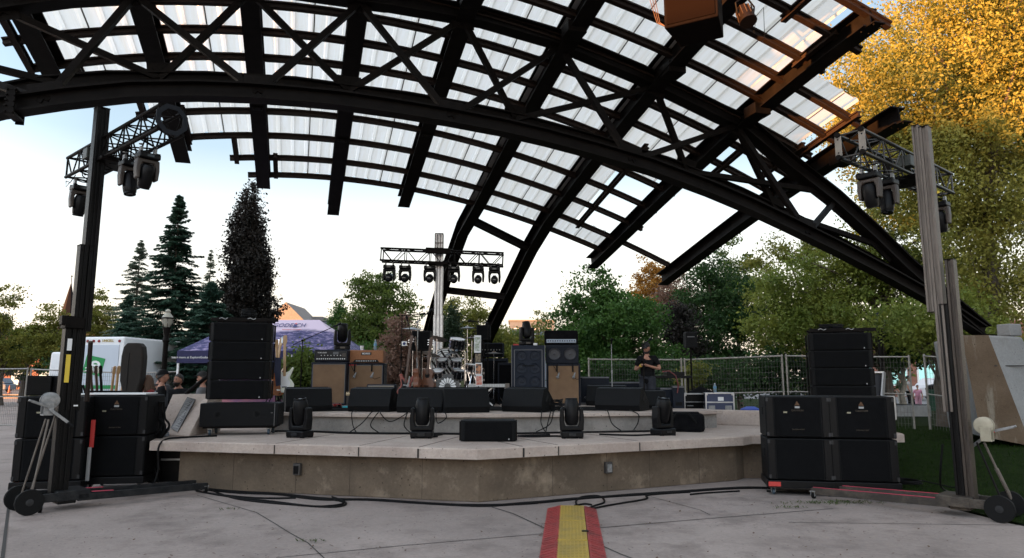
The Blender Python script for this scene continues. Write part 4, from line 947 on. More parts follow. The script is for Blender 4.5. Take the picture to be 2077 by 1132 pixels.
p = W(577,797,13.6); guitar('electric_guitar', 'cream white electric guitar with a maple neck standing by the left wedge', (p.x,13.6,ZD+.31), (R(-8),R(-3),R(12)), STRAT, CREAM, MAPLE, 1.12, 1.12, guard=WHITE)
p = W(556,797,13.8); guitar('electric_guitar', 'pale bodied guitar half hidden behind the left speaker stack', (p.x,13.8,ZD+.31), (R(-8),0,R(-20)), STRAT, mat('natural ash', (.55,.42,.28), .35), MAPLE, 1.08, 1.1)
p = W(562,800,13.5); guitar('electric_guitar', 'sunburst brown guitar turned sideways next to the white guitar', (p.x,13.5,ZD+.25), (R(-10),R(4),R(60)), STRAT, SUNB, MAPLE, 1.1, 1.15)
# guitar stands and dark strap/jacket
def gstand(label, loc_, h=.8):
    o = thing('guitar_stand', label, 'guitar stand', loc_, 0, 'guitar stands')
    mb = MB(); mb.tube([(0,.08,0),(0,.0,h)], .013, 8); mb.build('post', K_STEEL, o)
    for (x,y) in ((-.18,-.15),(.18,-.15),(0,.25)):
        mb = MB(); mb.tube([(0,.04,.5),(x,y,0)], .011, 8); mb.build('leg', K_STEEL, o)
    mb = MB(); mb.tube([(-.08,-.13,.29),(-.06,-.02,.28),(.06,-.02,.28),(.08,-.13,.29)], .012, 8); mb.tube([(-.04,-.08,h),(-.03,0,h),(.03,0,h),(.04,-.08,h)], .01, 6); mb.build('cradle', K_RUB, o); return o
gstand('black stand holding the white electric guitar', (W(577,797,13.7).x,13.75,ZD)); gstand('black stand behind the half hidden pale guitar', (W(556,797,13.9).x,13.95,ZD)); gstand('black stand under the sideways sunburst guitar', (W(562,800,13.6).x,13.65,ZD))
o = thing('guitar_strap', 'dark blue cloth strap hanging over the guitar necks', 'strap', (W(560,705,13.55).x,13.5,ZD), 0)
mb = MB()
for x in (-.07,-.02,.04): mb.add([(x,0,.98),(x+.08,0,.98),(x+.10+random.uniform(-.02,.02),-.02,.45),(x-.01,-.02,.42)]+[(x,.02,.98),(x+.08,.02,.98),(x+.10,.01,.45),(x-.01,.01,.42)], [(0,1,2,3),(7,6,5,4),(0,3,7,4),(1,5,6,2),(0,4,5,1),(3,2,6,7)])
mb.build('strap_cloth', mat('navy cloth', (.012,.015,.035), .9), o)
p = W(820,800,13.8); guitar('bass_guitar', 'red brown bass guitar with a very long neck left of the acoustics', (p.x,13.8,ZD+.16), (R(-6),R(3),R(-25)), STRAT, CHERRY, ROSE, 1.28, 1.15, 4, guard=K_PLAST)
p = W(848,800,13.1); guitar('acoustic_guitar', 'reddish acoustic guitar turned edge on beside its twin', (p.x,13.1,ZD+.36), (R(-6),0,R(84)), ACOU, BRNG, ROSE, 1.0, .82, hole=True, thick=.1)
p = W(866,800,13.2); guitar('acoustic_guitar', 'brown acoustic guitar with a round sound hole facing front', (p.x,13.2,ZD+.36), (R(-6),R(2),R(-18)), ACOU, mat('sunburst acoustic top', (.14,.05,.02), .4, 0, (.06,.022,.01), 3), ROSE, 1.0, .80, hole=True, thick=.1)
gstand('black stand under the brown acoustic guitar', (W(866,800,13.3).x,13.35,ZD)); gstand('black stand under the long necked bass guitar', (W(820,800,13.9).x,13.95,ZD))
# microphone stands
GM = 'microphone stands'
def micstand(label, u, v, y, h, boom=None, mic=True, z=ZD, chrome=False):
    p = W(u, v, y); o = thing('microphone_stand', label, 'microphone stand', (p.x,y,z), random.uniform(0,6), GM); m_ = ZINC if chrome else K_STEEL
    for k in range(3):
        a = k*2.094; mb = MB(); mb.tube([(0,0,.12),(.28*math.cos(a),.28*math.sin(a),.01)], .009, 6); mb.build('leg', m_, o)
    mb = MB(); mb.tube([(0,0,.08),(0,0,h*.55)], .013, 8); mb.tube([(0,0,h*.55),(0,0,h)], .009, 8); mb.lathe([(.02,h*.53),(.02,h*.58)], 10); mb.build('pole', m_, o, smooth=True)
    o.rotation_euler.z = 0
    e = Vector((0,0,h))
    if boom:
        e = Vector((boom[0], boom[1], h+boom[2])); st_ = Vector((-boom[0]*.3, -boom[1]*.3, h-boom[2]*.3)); mb = MB(); mb.tube([st_, e], .008, 6); mb.lathe([(.022,-.02),(.022,.02)], 10, 0, Matrix.Translation((0,0,h))@Matrix.Rotation(R(90),4,'X')); mb.build('boom', m_, o)
    if mic:
        d = (Vector((boom[0],boom[1],boom[2])) if boom else Vector((0,-.6,.5))).normalized(); T = Matrix.Translation(e)@d.to_track_quat('Z','Y').to_matrix().to_4x4()
        mb = MB(); mb.lathe([(.011,-.02),(.017,.08),(.02,.11),(.026,.12),(.027,.145),(.018,.165)], 12, 0, T); mb.build('microphone', K_PLAST, o, smooth=True)
    return o
micstand('boom microphone stand at the left, arm rising to the right', 609, 800, 14.0, 1.34, (.62,.0,.28))
micstand('straight tall microphone stand left of the bass guitar', 812, 800, 14.2, 1.86, (.32,0,.03))
micstand('slim microphone stand with boom between bass and acoustic guitars', 833, 800, 14.6, 1.45, (-.08,0,.28))
micstand('chrome microphone stand with a short arm beside the drums', 845, 800, 13.9, 1.72, (.16,0,.14), chrome=True)
micstand('straight microphone stand in front of the fence right of the cabinets', 1242, 800, 14.6, 1.30, None, chrome=True)
micstand('tall dark microphone stand in front of the standing crewman', 1307, 800, 13.2, 1.22, (.05,-.2,.05))
micstand('tall overhead microphone stand right of the drums', 989, 800, 15.3, 1.80, (-.28,0,.03))
micstand('short boom microphone stand aimed into the drums', 972, 800, 15.9, 1.35, (.12,-.1,.35))
# small square monitors on stands
for (u, v0, v1, y, lab) in ((855,672,712,14.4,'small black square monitor speaker on a stand left of the drums'),(981,660,690,15.8,'black box speaker on a stand behind the poster strip')):
    a = W(u, v1, y); o = thing('stand_speaker', lab, 'speaker', (a.x,y,ZD)); hh = (v1-v0)*y/F_PX; z_ = a.z-ZD
    mb = MB(); mb.box((0,0,z_+hh/2), (hh*.95,.25,hh)); mb.build('cabinet', K_BLACK, o, bevel=.012)
    mb = MB(); mb.box((0,-.128,z_+hh/2), (hh*.8,.01,hh*.85)); mb.build('grille', K_GRILL, o)
    mb = MB(); mb.tube([(0,0,0),(0,0,z_)], .018, 8); mb.build('pole', K_STEEL, o)
    for k in range(3): mb = MB(); mb.tube([(0,0,.4),(.35*math.cos(k*2.1),.35*math.sin(k*2.1),.01)], .012, 6); mb.build('leg', K_STEEL, o)
o = thing('set_list_card', 'white card with a dark blue round mark clipped to a stand', 'card', W(820,697,14.0)); mb = MB(); mb.box((0,0,0), (.10,.006,.09)); mb.build('card', WHITE, o)
mb = MB(); mb.lathe([(.03,0),(.03,.003)], 14, 0, Matrix.Translation((0,-.004,0))@Matrix.Rotation(R(90),4,'X')); mb.build('mark', mat('navy ink', (.02,.03,.12), .6), o)
o = thing('paper_sheet', 'white paper sheet leaning beside the bass guitar', 'paper', W(827,782,13.6)); mb = MB(); mb.bar((-.03,0,-.17),(.03,.05,.17),.14,.003,up=(1,0,.2)); mb.build('sheet', WHITE, o)
# ------------------------------------------------------------------ drum kit
DSH = mat('gloss black drum shell', (.004,.0045,.006), .15, 0, spec=.5); HEADW = mat('white drum head', (.8,.8,.8), .5); HEADB = mat('amber drum head', (.35,.20,.07), .3, trans=.3); BRONZE = mat('bronze cymbal', (.12,.075,.05), .35, .7, (.2,.13,.08), 20)
def drum(o, name, c, r, h, axis, bottom=None, topc=None, lugs=8, hoop=CHROME, shell=DSH):
    T = Matrix.Translation(Vector(c))@Vector(axis).to_track_quat('Z','Y').to_matrix().to_4x4()
    mb = MB(); mb.lathe([(r,-h/2),(r,h/2)], 32, 0, T); d_ = mb.build(name, shell, o, smooth=True)
    for sg, m_ in ((1, topc or HEADW), (-1, bottom or HEADW)):
        mb = MB(); mb.lathe([(r*.985,sg*(h/2+.002)),(r*.3,sg*(h/2+.005)),(.01,sg*(h/2+.005))], 32, 0, T); mb.build('drum_head', m_, d_, smooth=True)
        mb = MB(); mb.lathe([(r*1.005,sg*h/2-.012),(r*1.035,sg*h/2-.012),(r*1.035,sg*h/2+.016),(r*.985,sg*h/2+.016),(r*.985,sg*h/2-.012),(r*1.005,sg*h/2-.012)], 32, 0, T, False); mb.build('hoop', hoop, d_, smooth=True)
    mb = MB()
    for i in range(lugs):
        a = 2*math.pi*i/lugs+.2
        for z in (h*.22,-h*.22): mb.box(T@Vector((r*math.cos(a)*1.02, r*math.sin(a)*1.02, z)), (.022,.022,.045), M=T.to_3x3().to_4x4())
        mb.tube([T@Vector((r*math.cos(a)*1.05, r*math.sin(a)*1.05, z)) for z in (-h/2,h/2)], .004, 5)
    mb.build('lug', CHROME, d_); return d_, T
def bassmark(d_, T, r, h, kind):
    z = h/2+.009; mb = MB()
    if kind == 'stripe':
        for k in range(-4, 5):
            x = k*r*.21; L_ = math.sqrt(max(0,(r*.93)**2-x*x)); c_, s_ = math.cos(.62), math.sin(.62)
            for (y0, y1) in ((-L_, -r*.28), (r*.1, L_)) if k % 2 else ((-L_*.8, L_*.35),):
                if y1-y0 < .03: continue
                q = [(x-.022,y0),(x+.022,y0),(x+.022,y1),(x-.022,y1)]; mb.add([T@Vector((a*c_-b*s_, a*s_+b*c_, z)) for a, b in q], [(0,1,2,3)])
        for rr_ in (.72,.86):
            vs = []; n = 40
            for i in range(n+1):
                a = i/n*4.0+.4
                for k in (0,.035): vs.append(T@Vector((math.cos(a)*r*(rr_+k), math.sin(a)*r*(rr_+k), z+.001)))
            mb.add(vs, [(2*i,2*i+1,2*i+3,2*i+2) for i in range(n)])
        mb.build('black_stripe', K_PLAST, d_)
    else:
        for k in range(9):
            a = math.pi*k/8; ax = Vector((math.cos(a), math.sin(a), 0)); sd = Vector((-ax.y, ax.x, 0))
            q = [ax*r*.26-sd*.008, ax*r*.62-sd*.026, ax*r*.74, ax*r*.62+sd*.026, ax*r*.26+sd*.008]; mb.add([T@(v+Vector((0,0,z))) for v in q], [(0,1,2,3,4)])
        mb.build('white_star', HEADW, d_)
    return
dk = thing('drum_kit', 'black drum kit with a striped bass drum face and two rack toms', 'drum kit', (W(905,790,15.2).x,15.4,ZD))
d_, T = drum(dk, 'bass_drum', (-.03,0,.89), .34, .34, (0.10,-1,.02), bottom=DSH, topc=HEADW, hoop=DSH, lugs=10); bassmark(d_, T, .34, .34, 'stripe')
d_, T = drum(dk, 'kick_drum', (.06,-.42,.40), .255, .25, (0,-1,.1), topc=mat('black drum head', (.006,.006,.007), .3), hoop=DSH); bassmark(d_, T, .255, .25, 'star')
drum(dk, 'rack_tom', (-.07,-.42,.90), .115, .15, (-.05,-.35,.9), bottom=HEADB); drum(dk, 'rack_tom', (.22,-.42,.90), .115, .15, (.1,-.35,.9), bottom=HEADB)
drum(dk, 'high_tom', (.22,-.1,1.33), .165, .21, (.12,-.22,.9), bottom=mat('dark red head', (.12,.04,.03), .4)); drum(dk, 'floor_tom', (.62,-.1,.62), .19, .34, (0,0,1)); drum(dk, 'snare_drum', (.58,-.42,.80), .16, .13, (.1,-.1,1)); drum(dk, 'floor_tom', (-.40,-.1,.62), .19, .34, (0,0,1), bottom=HEADB)
drum(dk, 'low_tom', (-.14,-.44,.68), .13, .15, (-.1,-.4,.9), bottom=HEADB); drum(dk, 'low_tom', (.27,-.44,.66), .13, .18, (.1,-.2,.9))
mb = MB(); mb.box((.1,.1,.07), (1.9,1.7,.14)); mb.build('riser_board', K_CLOTH, dk, bevel=.01)
mb = MB()
for (x,y,z) in ((-.07,-.42,.88),(.22,-.42,.88),(.22,-.1,1.3)): mb.tube([(x,y+.1,z),(x*.6,.05,z+.02),(x*.5,.05,.5)], .012, 8)
for x in (.45,.62,.78,-.55,-.25): mb.tube([(x,-.1,.75),(x,-.12,.12)], .01, 6)
for a in range(3): mb.tube([(.58,-.42,.75),(.58+.22*math.cos(a*2.1),-.42+.22*math.sin(a*2.1),.13)], .012, 6); mb.tube([(.58,-.42,.35),(.58+.1*math.cos(a*2.1+1),-.42+.1*math.sin(a*2.1+1),.72)], .01, 6)
mb.tube([(-.5,-.5,.14),(-.5,-.5,1.1)], .013, 8); mb.tube([(.42,-.5,.14),(.42,-.5,1.15)], .013, 8); mb.tube([(-.5,-.5,1.05),(.42,-.5,1.0)], .012, 8)
mb.build('mount_hardware', CHROME, dk, smooth=True)
GY = 'cymbals around the drum kit'
def cymbal(label, u, v, y, r, tilt=(0,0), z0=ZD, m_=BRONZE):
    p = W(u, v, y); o = thing('cymbal', label, 'cymbal', (p.x,y,z0),0,GY); z = p.z-z0
    T = Matrix.Translation((0,0,z))@Matrix.Rotation(tilt[0],4,'X')@Matrix.Rotation(tilt[1],4,'Y')
    mb = MB(); mb.lathe([(r,-.012),(r*.6,.004),(r*.25,.012),(r*.2,.03),(.015,.042),(.015,.036),(r*.2,.022),(r*.25,.006),(r*.6,-.001),(r,-.016)], 32, 0, T); mb.build('cymbal_plate', m_, o, smooth=True)
    mb = MB(); mb.tube([(0,0,.3),(0,0,z+.06)], .011, 8); mb.lathe([(.02,z+.03),(.02,z+.05)], 8); mb.build('stand_pole', CHROME, o, smooth=True)
    for k in range(3): mb = MB(); mb.tube([(0,0,.42),(.26*math.cos(k*2.1+.5),.26*math.sin(k*2.1+.5),.01)], .009, 6); mb.build('leg', CHROME, o)
    return o
cymbal('tilted dark cymbal left of the high tom', 886,686,15.1,.24,(R(-12),R(8))); cymbal('thin pale cymbal at the upper left of the drums', 838,667,15.4,.26,(R(2),R(4)),m_=ALU); cymbal('small raised cymbal above the right side of the drums', 948,665,15.8,.19,(0,R(-2)),m_=ALU)
cymbal('dark wide cymbal low on the left of the drums', 868,716,14.9,.27,(R(-6),R(12))); cymbal('cymbal right of the drums just over the floor tom', 1002,716,15.6,.2,(0,0)); cymbal('broad cymbal between the high tom and the bass drum', 918,715,15.0,.2,(R(8),R(-14)),m_=DSH)
cymbal('pair of hi-hat cymbals behind the poster strip', 957,685,15.9,.17)
o = thing('drum_throne', 'round black drummer stool behind the kit', 'stool', (dk.location.x+.1,16.1,ZD)); mb = MB(); mb.lathe([(.15,.5),(.17,.52),(.17,.58),(.14,.6)], 24); mb.build('seat', K_CLOTH, o, smooth=True); mb = MB(); mb.tube([(0,0,.2),(0,0,.5)], .02); mb.build('post', CHROME, o)
for k in range(3): mb = MB(); mb.tube([(0,0,.3),(.22*math.cos(k*2.1),.22*math.sin(k*2.1),.01)], .012, 6); mb.build('leg', CHROME, o)
# poster strip: four small prints hanging one under another
o = thing('poster_strip', 'vertical strip of four small posters hanging in front of the drums', 'posters', W(970,787,14.2))
cols = [((.62,.63,.62),(.25,.30,.22)),((.07,.05,.045),(.25,.2,.12)),((.55,.24,.12),(.05,.04,.04)),((.55,.10,.07),(.6,.35,.28))]
zz = 1.07
for i, (a, b) in enumerate(cols):
    h_ = (.36,.20,.25,.22)[i]; zz -= h_; mb = MB(); x_ = .0+.0*i+.012*i-.02
    mb.box((x_,0,zz+h_/2), (.14,.006,h_-.006)); pst = mb.build('poster', WHITE if i != 1 else K_PLAST, o)
    mb = MB(); mb.box((x_,-.005,zz+h_/2), (.115,.003,h_*.8)); mb.build('print', mat('poster print %s' % 'abcd'[i], a, .6, 0, b, 18, lo=.42, hi=.58), pst)
mb = MB(); mb.tube([(0,.03,-.23),(0,.03,1.1)], .01, 6); mb.build('pole', K_STEEL, o)
# keyboard on its stand, right of drums, plus amp stack behind
o = thing('keyboard', 'pale keyboard on a silver stand right of the drum kit', 'keyboard', (W(990,783,14.6).x,14.6,ZD), R(0))
mb = MB(); mb.box((0,0,.42), (.86,.3,.06)); mb.build('casing', K_PLAST, o, bevel=.006)
mb = MB()
for i in range(24): mb.box((-.39+i*.034,-.155,.435), (.030,.012,.065))
mb.build('key_row', mat('ivory keys', (.5,.5,.5), .4), o)
mb = MB(); mb.box((.40,-.16,.43), (.09,.02,.10)); mb.build('end_block', ALU_D, o)
for (x0,x1) in ((-.35,.1),(.1,-.35),(.36,.36)): mb = MB(); mb.bar((x0,0,.4),(x1,0,.02),.03,.03); mb.build('leg', ALU, o)
for (nm, u, v, y, w, h, lab) in (('amplifier_head',993,722,16.4,58,28,'dark amplifier head on the tall cabinet right of the drums'),('speaker_cabinet',995,812,16.4,70,90,'plain dark cabinet right of the drums'),('speaker_cabinet',1035,815,16.0,50,82,'low dark cabinet behind the keyboard stand')):
    a, w_, h_, d = cab(nm, lab, u, v, y, w, h, 0, .4, K_GRILL, TOLEX, ZD if nm == 'speaker_cabinet' else ZD+90*16.4/F_PX+.03, 'amplifier' if nm == 'amplifier_head' else 'speaker cabinet', None, False)
    if nm == 'amplifier_head': knobs(a, w_*.7, h_*.5, .42, 8, m=ZINC)
# tall bass cabinet in an open road case
o = thing('bass_cabinet', 'tall bass cabinet tinted blue for stage haze, six round speakers, in an open case', 'speaker cabinet', (W(1072,815,14.9).x,15.1,ZD), R(-1))
wC = 66*15/F_PX; hC = 120*15/F_PX
mb = MB(); mb.box((0,0,hC/2), (wC,.42,hC)); mb.build('cabinet', mat('haze tinted cabinet', (.007,.011,.022), .55, 0, (.012,.018,.032), 4, spec=.2), o, bevel=.012)  # bluish stage haze is put into this cabinet's colour
mb = MB()
for x in (-wC*.42,wC*.42): mb.bar((x,-.218,.08),(x,-.218,hC-.1),.016,.012)
mb.bar((-wC*.42,-.218,hC-.1),(wC*.42,-.218,hC-.1),.016,.012)
for x in (-wC*.5,wC*.5): mb.bar((x,-.215,.0),(x,-.215,hC),.014,.014)
mb.build('edge_trim', PIPING, o)
for i in range(3):
    for sx in (-1,1):
        mb = MB(); T = Matrix.Translation((sx*wC*.2,-.214,hC*.83-i*.27))@Matrix.Rotation(R(90),4,'X'); mb.lathe([(.115,.0),(.11,.012),(.095,.004),(.04,-.004),(.035,.01),(.0,.014)], 24, 0, T); mb.build('speaker_cone', mat('grey cone', (.011,.015,.026), .55, 0, (.018,.022,.032), 10, spec=.2), o, smooth=True)
mb = MB(); mb.box((0,-.222,hC*.66), (.26,.01,.02)); mb.build('handle_bar', K_RUB, o)
moving_head('moving head standing on the tall bass cabinet', GH, False, R(-15), (o.location.x-.03,15.1,ZD+hC+.002), R(15), .82)
for (x, m_, lab, dim) in ((-.24,RED,'red cloth lying on the tall bass cabinet',(.12,.1,.03)),(.14,WHITE,'small white box on the tall bass cabinet',(.09,.1,.05))):
    q = thing('small_box' if m_ is WHITE else 'red_cloth', lab, 'box' if m_ is WHITE else 'cloth', (o.location.x+x*1.1,15.0,ZD+hC)); mb = MB(); mb.box((0,0,dim[2]/2), dim); mb.build('body', m_, q, bevel=.01)
z3 = ZD+c3[2]
o = thing('bass_cabinet', 'dark cabinet with two big speakers on top of the right tan cabinet', 'speaker cabinet', (c3[0].location.x-.02,15.18,z3+.003), R(-2))
wD = 66*15/F_PX
mb = MB(); mb.box((0,0,.2), (wD,.36,.40)); mb.build('cabinet', TOLEX, o, bevel=.012)
for sx in (-1,1): mb = MB(); mb.lathe([(.135,.0),(.128,.012),(.11,.002),(.04,-.003),(.0,.012)], 26, 0, Matrix.Translation((sx*wD*.24,-.183,.2))@Matrix.Rotation(R(90),4,'X')); mb.build('speaker_cone', mat('brown grey cone', (.022,.022,.028), .5), o, smooth=True)
o2 = thing('amplifier_head', 'black amplifier head with a silver knob strip on the right bass cabinet', 'amplifier', (o.location.x-.02,15.18,z3+.41), R(-2))
mb = MB(); mb.box((0,0,.155), (wD+.02,.34,.30)); mb.build('shell', K_CLOTH, o2, bevel=.03)
mb = MB(); mb.box((0,-.174,.075), (wD*.9,.01,.075)); mb.build('front_panel', mat('silver blue panel', (.30,.36,.45), .4), o2)
knobs(o2, wD*.8, .075, .36, 12, m=K_RUB, r=.014)
cd = mat('blue black gear', (.007,.010,.018), .6, spec=.2)
def gbox(name, lab, cat, u, v, y, wpx, h, d=.5, rz=0, z=ZD, m_=None):
    p = W(u, v, y); o = thing(name, lab, cat, (p.x,y,z), rz); w = wpx*y/F_PX
    mb = MB(); mb.box((0,0,h/2), (w,d,h)); b = mb.build('body', m_ or cd, o, bevel=.015); mb = MB(); mb.bar((-w/2,-d/2-.004,h-.02),(w/2,-d/2-.004,h-.02),.012,.03); mb.build('edge_trim', PIPING, o); mb = MB(); mb.bar((-w/2,-d/2-.004,.03),(w/2,-d/2-.004,.03),.012,.03); mb.build('edge_trim', PIPING, o)
    mb = MB(); mb.box((0,-d/2-.006,h*.5), (.14,.012,.07)); mb.build('handle', K_RUB, o); return o
gbox('equipment_case', 'dark case right of the tan cabinet with a silver top edge', 'road case', 1205, 815, 15.9, 56, .62)
gbox('equipment_case', 'wide dark case behind the back wedge', 'road case', 1262, 815, 16.6, 90, .82, z=.703)
text('lettering', 'COUNTRY', .06, mat('dull white print', (.35,.35,.38), .6), bpy.data.objects['equipment_case'], (-.1,-.26,.16), (R(90),0,0))
gbox('tall_rack', 'dark equipment rack behind the crewman', 'rack', 1350, 800, 15.2, 36, .70, .5, R(5), .702+.0)
gbox('tall_rack', 'black rack with a red cable draped over it, right of the crewman', 'rack', 1374, 800, 15.0, 22, .74, .5, R(-8), .702)
o = thing('red_cable', 'dark red cable draped over the rack', 'cable', W(1362,762,14.7)); mb = MB(); mb.tube([(-.2,0,.08),(-.05,-.02,.1),(.08,-.03,.0),(.13,-.04,-.2),(.10,-.04,-.36)], .013, 6); mb.build('cable_run', mat('dark red cable', (.12,.02,.02), .6), o, smooth=True)
o = thing('keyboard_stand', 'dark equipment table with knobs behind the crewman', 'table', (W(1345,760,15.6).x,15.6,.702)); mb = MB(); mb.box((.15,0,.93), (.9,.4,.06)); mb.box((.25,0,1.0), (.4,.3,.09)); mb.build('table_top', K_PLAST, o, bevel=.01)
for x in (-.25,.55): mb = MB(); mb.bar((x,0,0),(x,0,.9),.04,.04); mb.build('leg', K_STEEL, o)
# dark speaker on a pole, right
p = W(1404,800,16.0); o = thing('pole_speaker', 'dark loudspeaker on a tall pole in front of the trees', 'speaker', (p.x,16.0,.702)); zt = W(1404,705,16).z-.702
mb = MB(); mb.box((0,0,zt+.17), (.26,.28,.36)); mb.build('cabinet', K_BLACK, o, bevel=.015); mb = MB(); mb.tube([(0,0,0),(0,0,zt)], .02, 8); mb.build('pole', K_STEEL, o)
mb = MB(); mb.box((-.02,-.145,zt+.24), (.17,.008,.02)); mb.build('label', PIPING, o)
for k in range(3): mb = MB(); mb.tube([(0,0,.5),(.4*math.cos(k*2.1),.4*math.sin(k*2.1),.01)], .014, 6); mb.build('leg', K_STEEL, o)
# road cases at right rear
o = thing('road_case', 'navy road case with aluminium edges and a white label by the fence', 'road case', (W(1462,832,15.2).x,15.4,.703), R(-6)); case(o, 54*15.2/F_PX, .5, .48, mat('navy laminate', (.03,.04,.09), .5), .6, True)
mb = MB(); mb.box((.02,-.256,.46), (.12,.006,.08)); mb.build('label', WHITE, o)
o = thing('road_case', 'open dark rack case full of gear left of the navy case', 'road case', (W(1412,832,15.6).x,15.7,.703), R(4)); case(o, .62, .5, .46, K_PLAST, .6, True)
for i in range(3): mb = MB(); mb.box((-.1,-.262,.18+i*.085), (.4,.01,.06)); mb.build('rack_unit', K_GRILL, o)
p = W(1456,800,15.2); bottle('clear bottle standing on the navy road case', (p.x,15.4,1.30), .2)
o = thing('black_bag', 'black cloth heaped on the open rack case', 'cloth', (W(1425,795,15.5).x,15.65,1.28)); mb = MB(); 
vs = []; 
for j in range(5):
    for i in range(14):
        a = 2*math.pi*i/14; rr_ = (1-j/4.2)*(.34+random.uniform(-.03,.03)); vs.append((rr_*math.cos(a), rr_*.6*math.sin(a), j*.035))
mb.add(vs, [(j*14+i, j*14+(i+1)%14, (j+1)*14+(i+1)%14, (j+1)*14+i) for j in range(4) for i in range(14)]+[tuple(56+i for i in range(14))]); mb.build('cloth_heap', K_CLOTH, o, smooth=True)
o = thing('blue_bag', 'bright blue bag on the ground by the fence', 'bag', (W(1522,832,16.3).x,16.3,.72)); mb = MB(); mb.lathe([(.20,0),(.23,.08),(.19,.2),(.08,.26)], 14, 0, Matrix.Diagonal((1.2,.8,.9,1))); mb.build('bag_body', mat('bright blue nylon', (.02,.06,.35), .6), o, smooth=True)
o = thing('orange_case', 'small orange case on the ground beside the blue bag', 'case', (W(1545,838,15.9).x,15.9,.72), R(4)); mb = MB(); mb.box((0,0,.05), (.34,.2,.10)); mb.build('case_body', mat('orange red plastic', (.5,.10,.04), .5), o, bevel=.01); mb = MB(); mb.box((0,-.105,.06), (.1,.012,.02)); mb.build('handle', K_RUB, o)
# black gear bag on the deck by the riser end
o = thing('gear_bag', 'black padded gear bag lying on the deck right of the riser', 'bag', (W(1385,868,12.1).x,12.1,.702), R(-12))
mb = MB(); mb.prism([(-.34,-.2),(.30,-.2),(.36,-.1),(.36,.2),(-.34,.2)], 0, .30); mb.build('bag_body', K_CLOTH, o, bevel=.05); mb = MB(); mb.tube([(-.2,-.21,.15),(-.1,-.26,.32),(.1,-.26,.32),(.22,-.21,.15)], .016, 6); mb.build('carry_strap', K_RUB, o); mb = MB(); mb.box((0,-.05,.31), (.56,.2,.05)); mb.build('flap', K_CLOTH, o, bevel=.02)
# open lid case leaning near right stack
o = thing('case_lid', 'open silver edged case lid leaning behind the right array stack', 'case lid', (W(1757,800,13.6).x,13.6,.702), R(-10))
mb = MB(); mb.bar((0,0,.3),(.14,.15,1.0),.5,.06,up=(0,1,.2)); mb.build('lid_panel', mat('dark lining', (.02,.02,.025), .7), o)
mb = MB(); mb.bar((-.24,-.05,.3),(-.10,.08,1.02),.03,.08); mb.bar((.24,-.05,.3),(.38,.08,1.02),.03,.08); mb.bar((-.10,.08,1.02),(.38,.08,1.02),.03,.03); mb.build('edge_trim', ALU, o)
for k in range(2): mb = MB(); mb.box((-.02+.05*k,-.02,.5+.22*k), (.12,.02,.06)); mb.build('latch', WHITE, o)
o = thing('road_case', 'low silver edged case beside the outer right subwoofers', 'road case', (W(1783,806,13.4).x,13.4,.84), R(5)); case(o, .34, .4, .42, K_PLAST, .7, False)
# ------------------------------------------------------------------ cables
def runs(name, label, paths, rad=.012, z=None, cat='cables', m_=K_RUB):
    o = thing(name, label, cat, paths[0][0]); b = Vector(paths[0][0])
    for p in paths:
        pts = [Vector(q)-b for q in p]; fine = []
        for i in range(len(pts)-1):
            p0 = pts[max(i-1,0)]; p1 = pts[i]; p2 = pts[i+1]; p3 = pts[min(i+2,len(pts)-1)]
            for j in range(6):
                t = j/6; fine.append(.5*((2*p1)+(-p0+p2)*t+(2*p0-5*p1+4*p2-p3)*t*t+(-p0+3*p1-3*p2+p3)*t**3))
        fine.append(pts[-1]); mb = MB(); mb.tube(fine, rad, 6); mb.build('cable_run', m_, o, smooth=True)
    return o
def gz(u, v, z=.012): return tuple(G(u, v, z))
def jit(pts, a=.03): return [(x+random.gauss(0,a), y+random.gauss(0,a), z) for x, y, z in pts]
base = [gz(395,990),gz(480,999),gz(560,1002),gz(660,1012),gz(760,1014),gz(870,1021),gz(975,1026),gz(1070,1021),gz(1160,1013),gz(1280,1004),gz(1400,996),gz(1500,990),gz(1560,990)]
runs('cable_bundle', 'bundle of black cables lying along the foot of the stage wall', [jit(base, .022) for _ in range(9)], .015)
runs('cable_tangle', 'loose black cable loops on the plaza left of the stage corner', [jit([gz(400,995),gz(470,1008),gz(560,1018),gz(640,1026),gz(690,1024),gz(696,1016),gz(650,1012)],.02), jit([gz(420,990),gz(480,1012),gz(600,1024),gz(680,1028),gz(700,1020),gz(672,1008)],.02), [gz(385,988),gz(420,1000),gz(520,1010),gz(600,1010)]], .012)
runs('cable_loop', 'black cable loops on the plaza at the end of the cable ramp', [[gz(1176,1030),gz(1168,1018),gz(1180,1008),gz(1215,1006),gz(1226,1018),gz(1205,1026),gz(1186,1034)],[gz(1190,1034),gz(1240,1024),gz(1310,1012),gz(1316,1004),gz(1400,998)],[gz(1165,1026),gz(1185,1022),gz(1200,1024)],[gz(1400,1003),gz(1430,1000),gz(1500,996)]], .012)
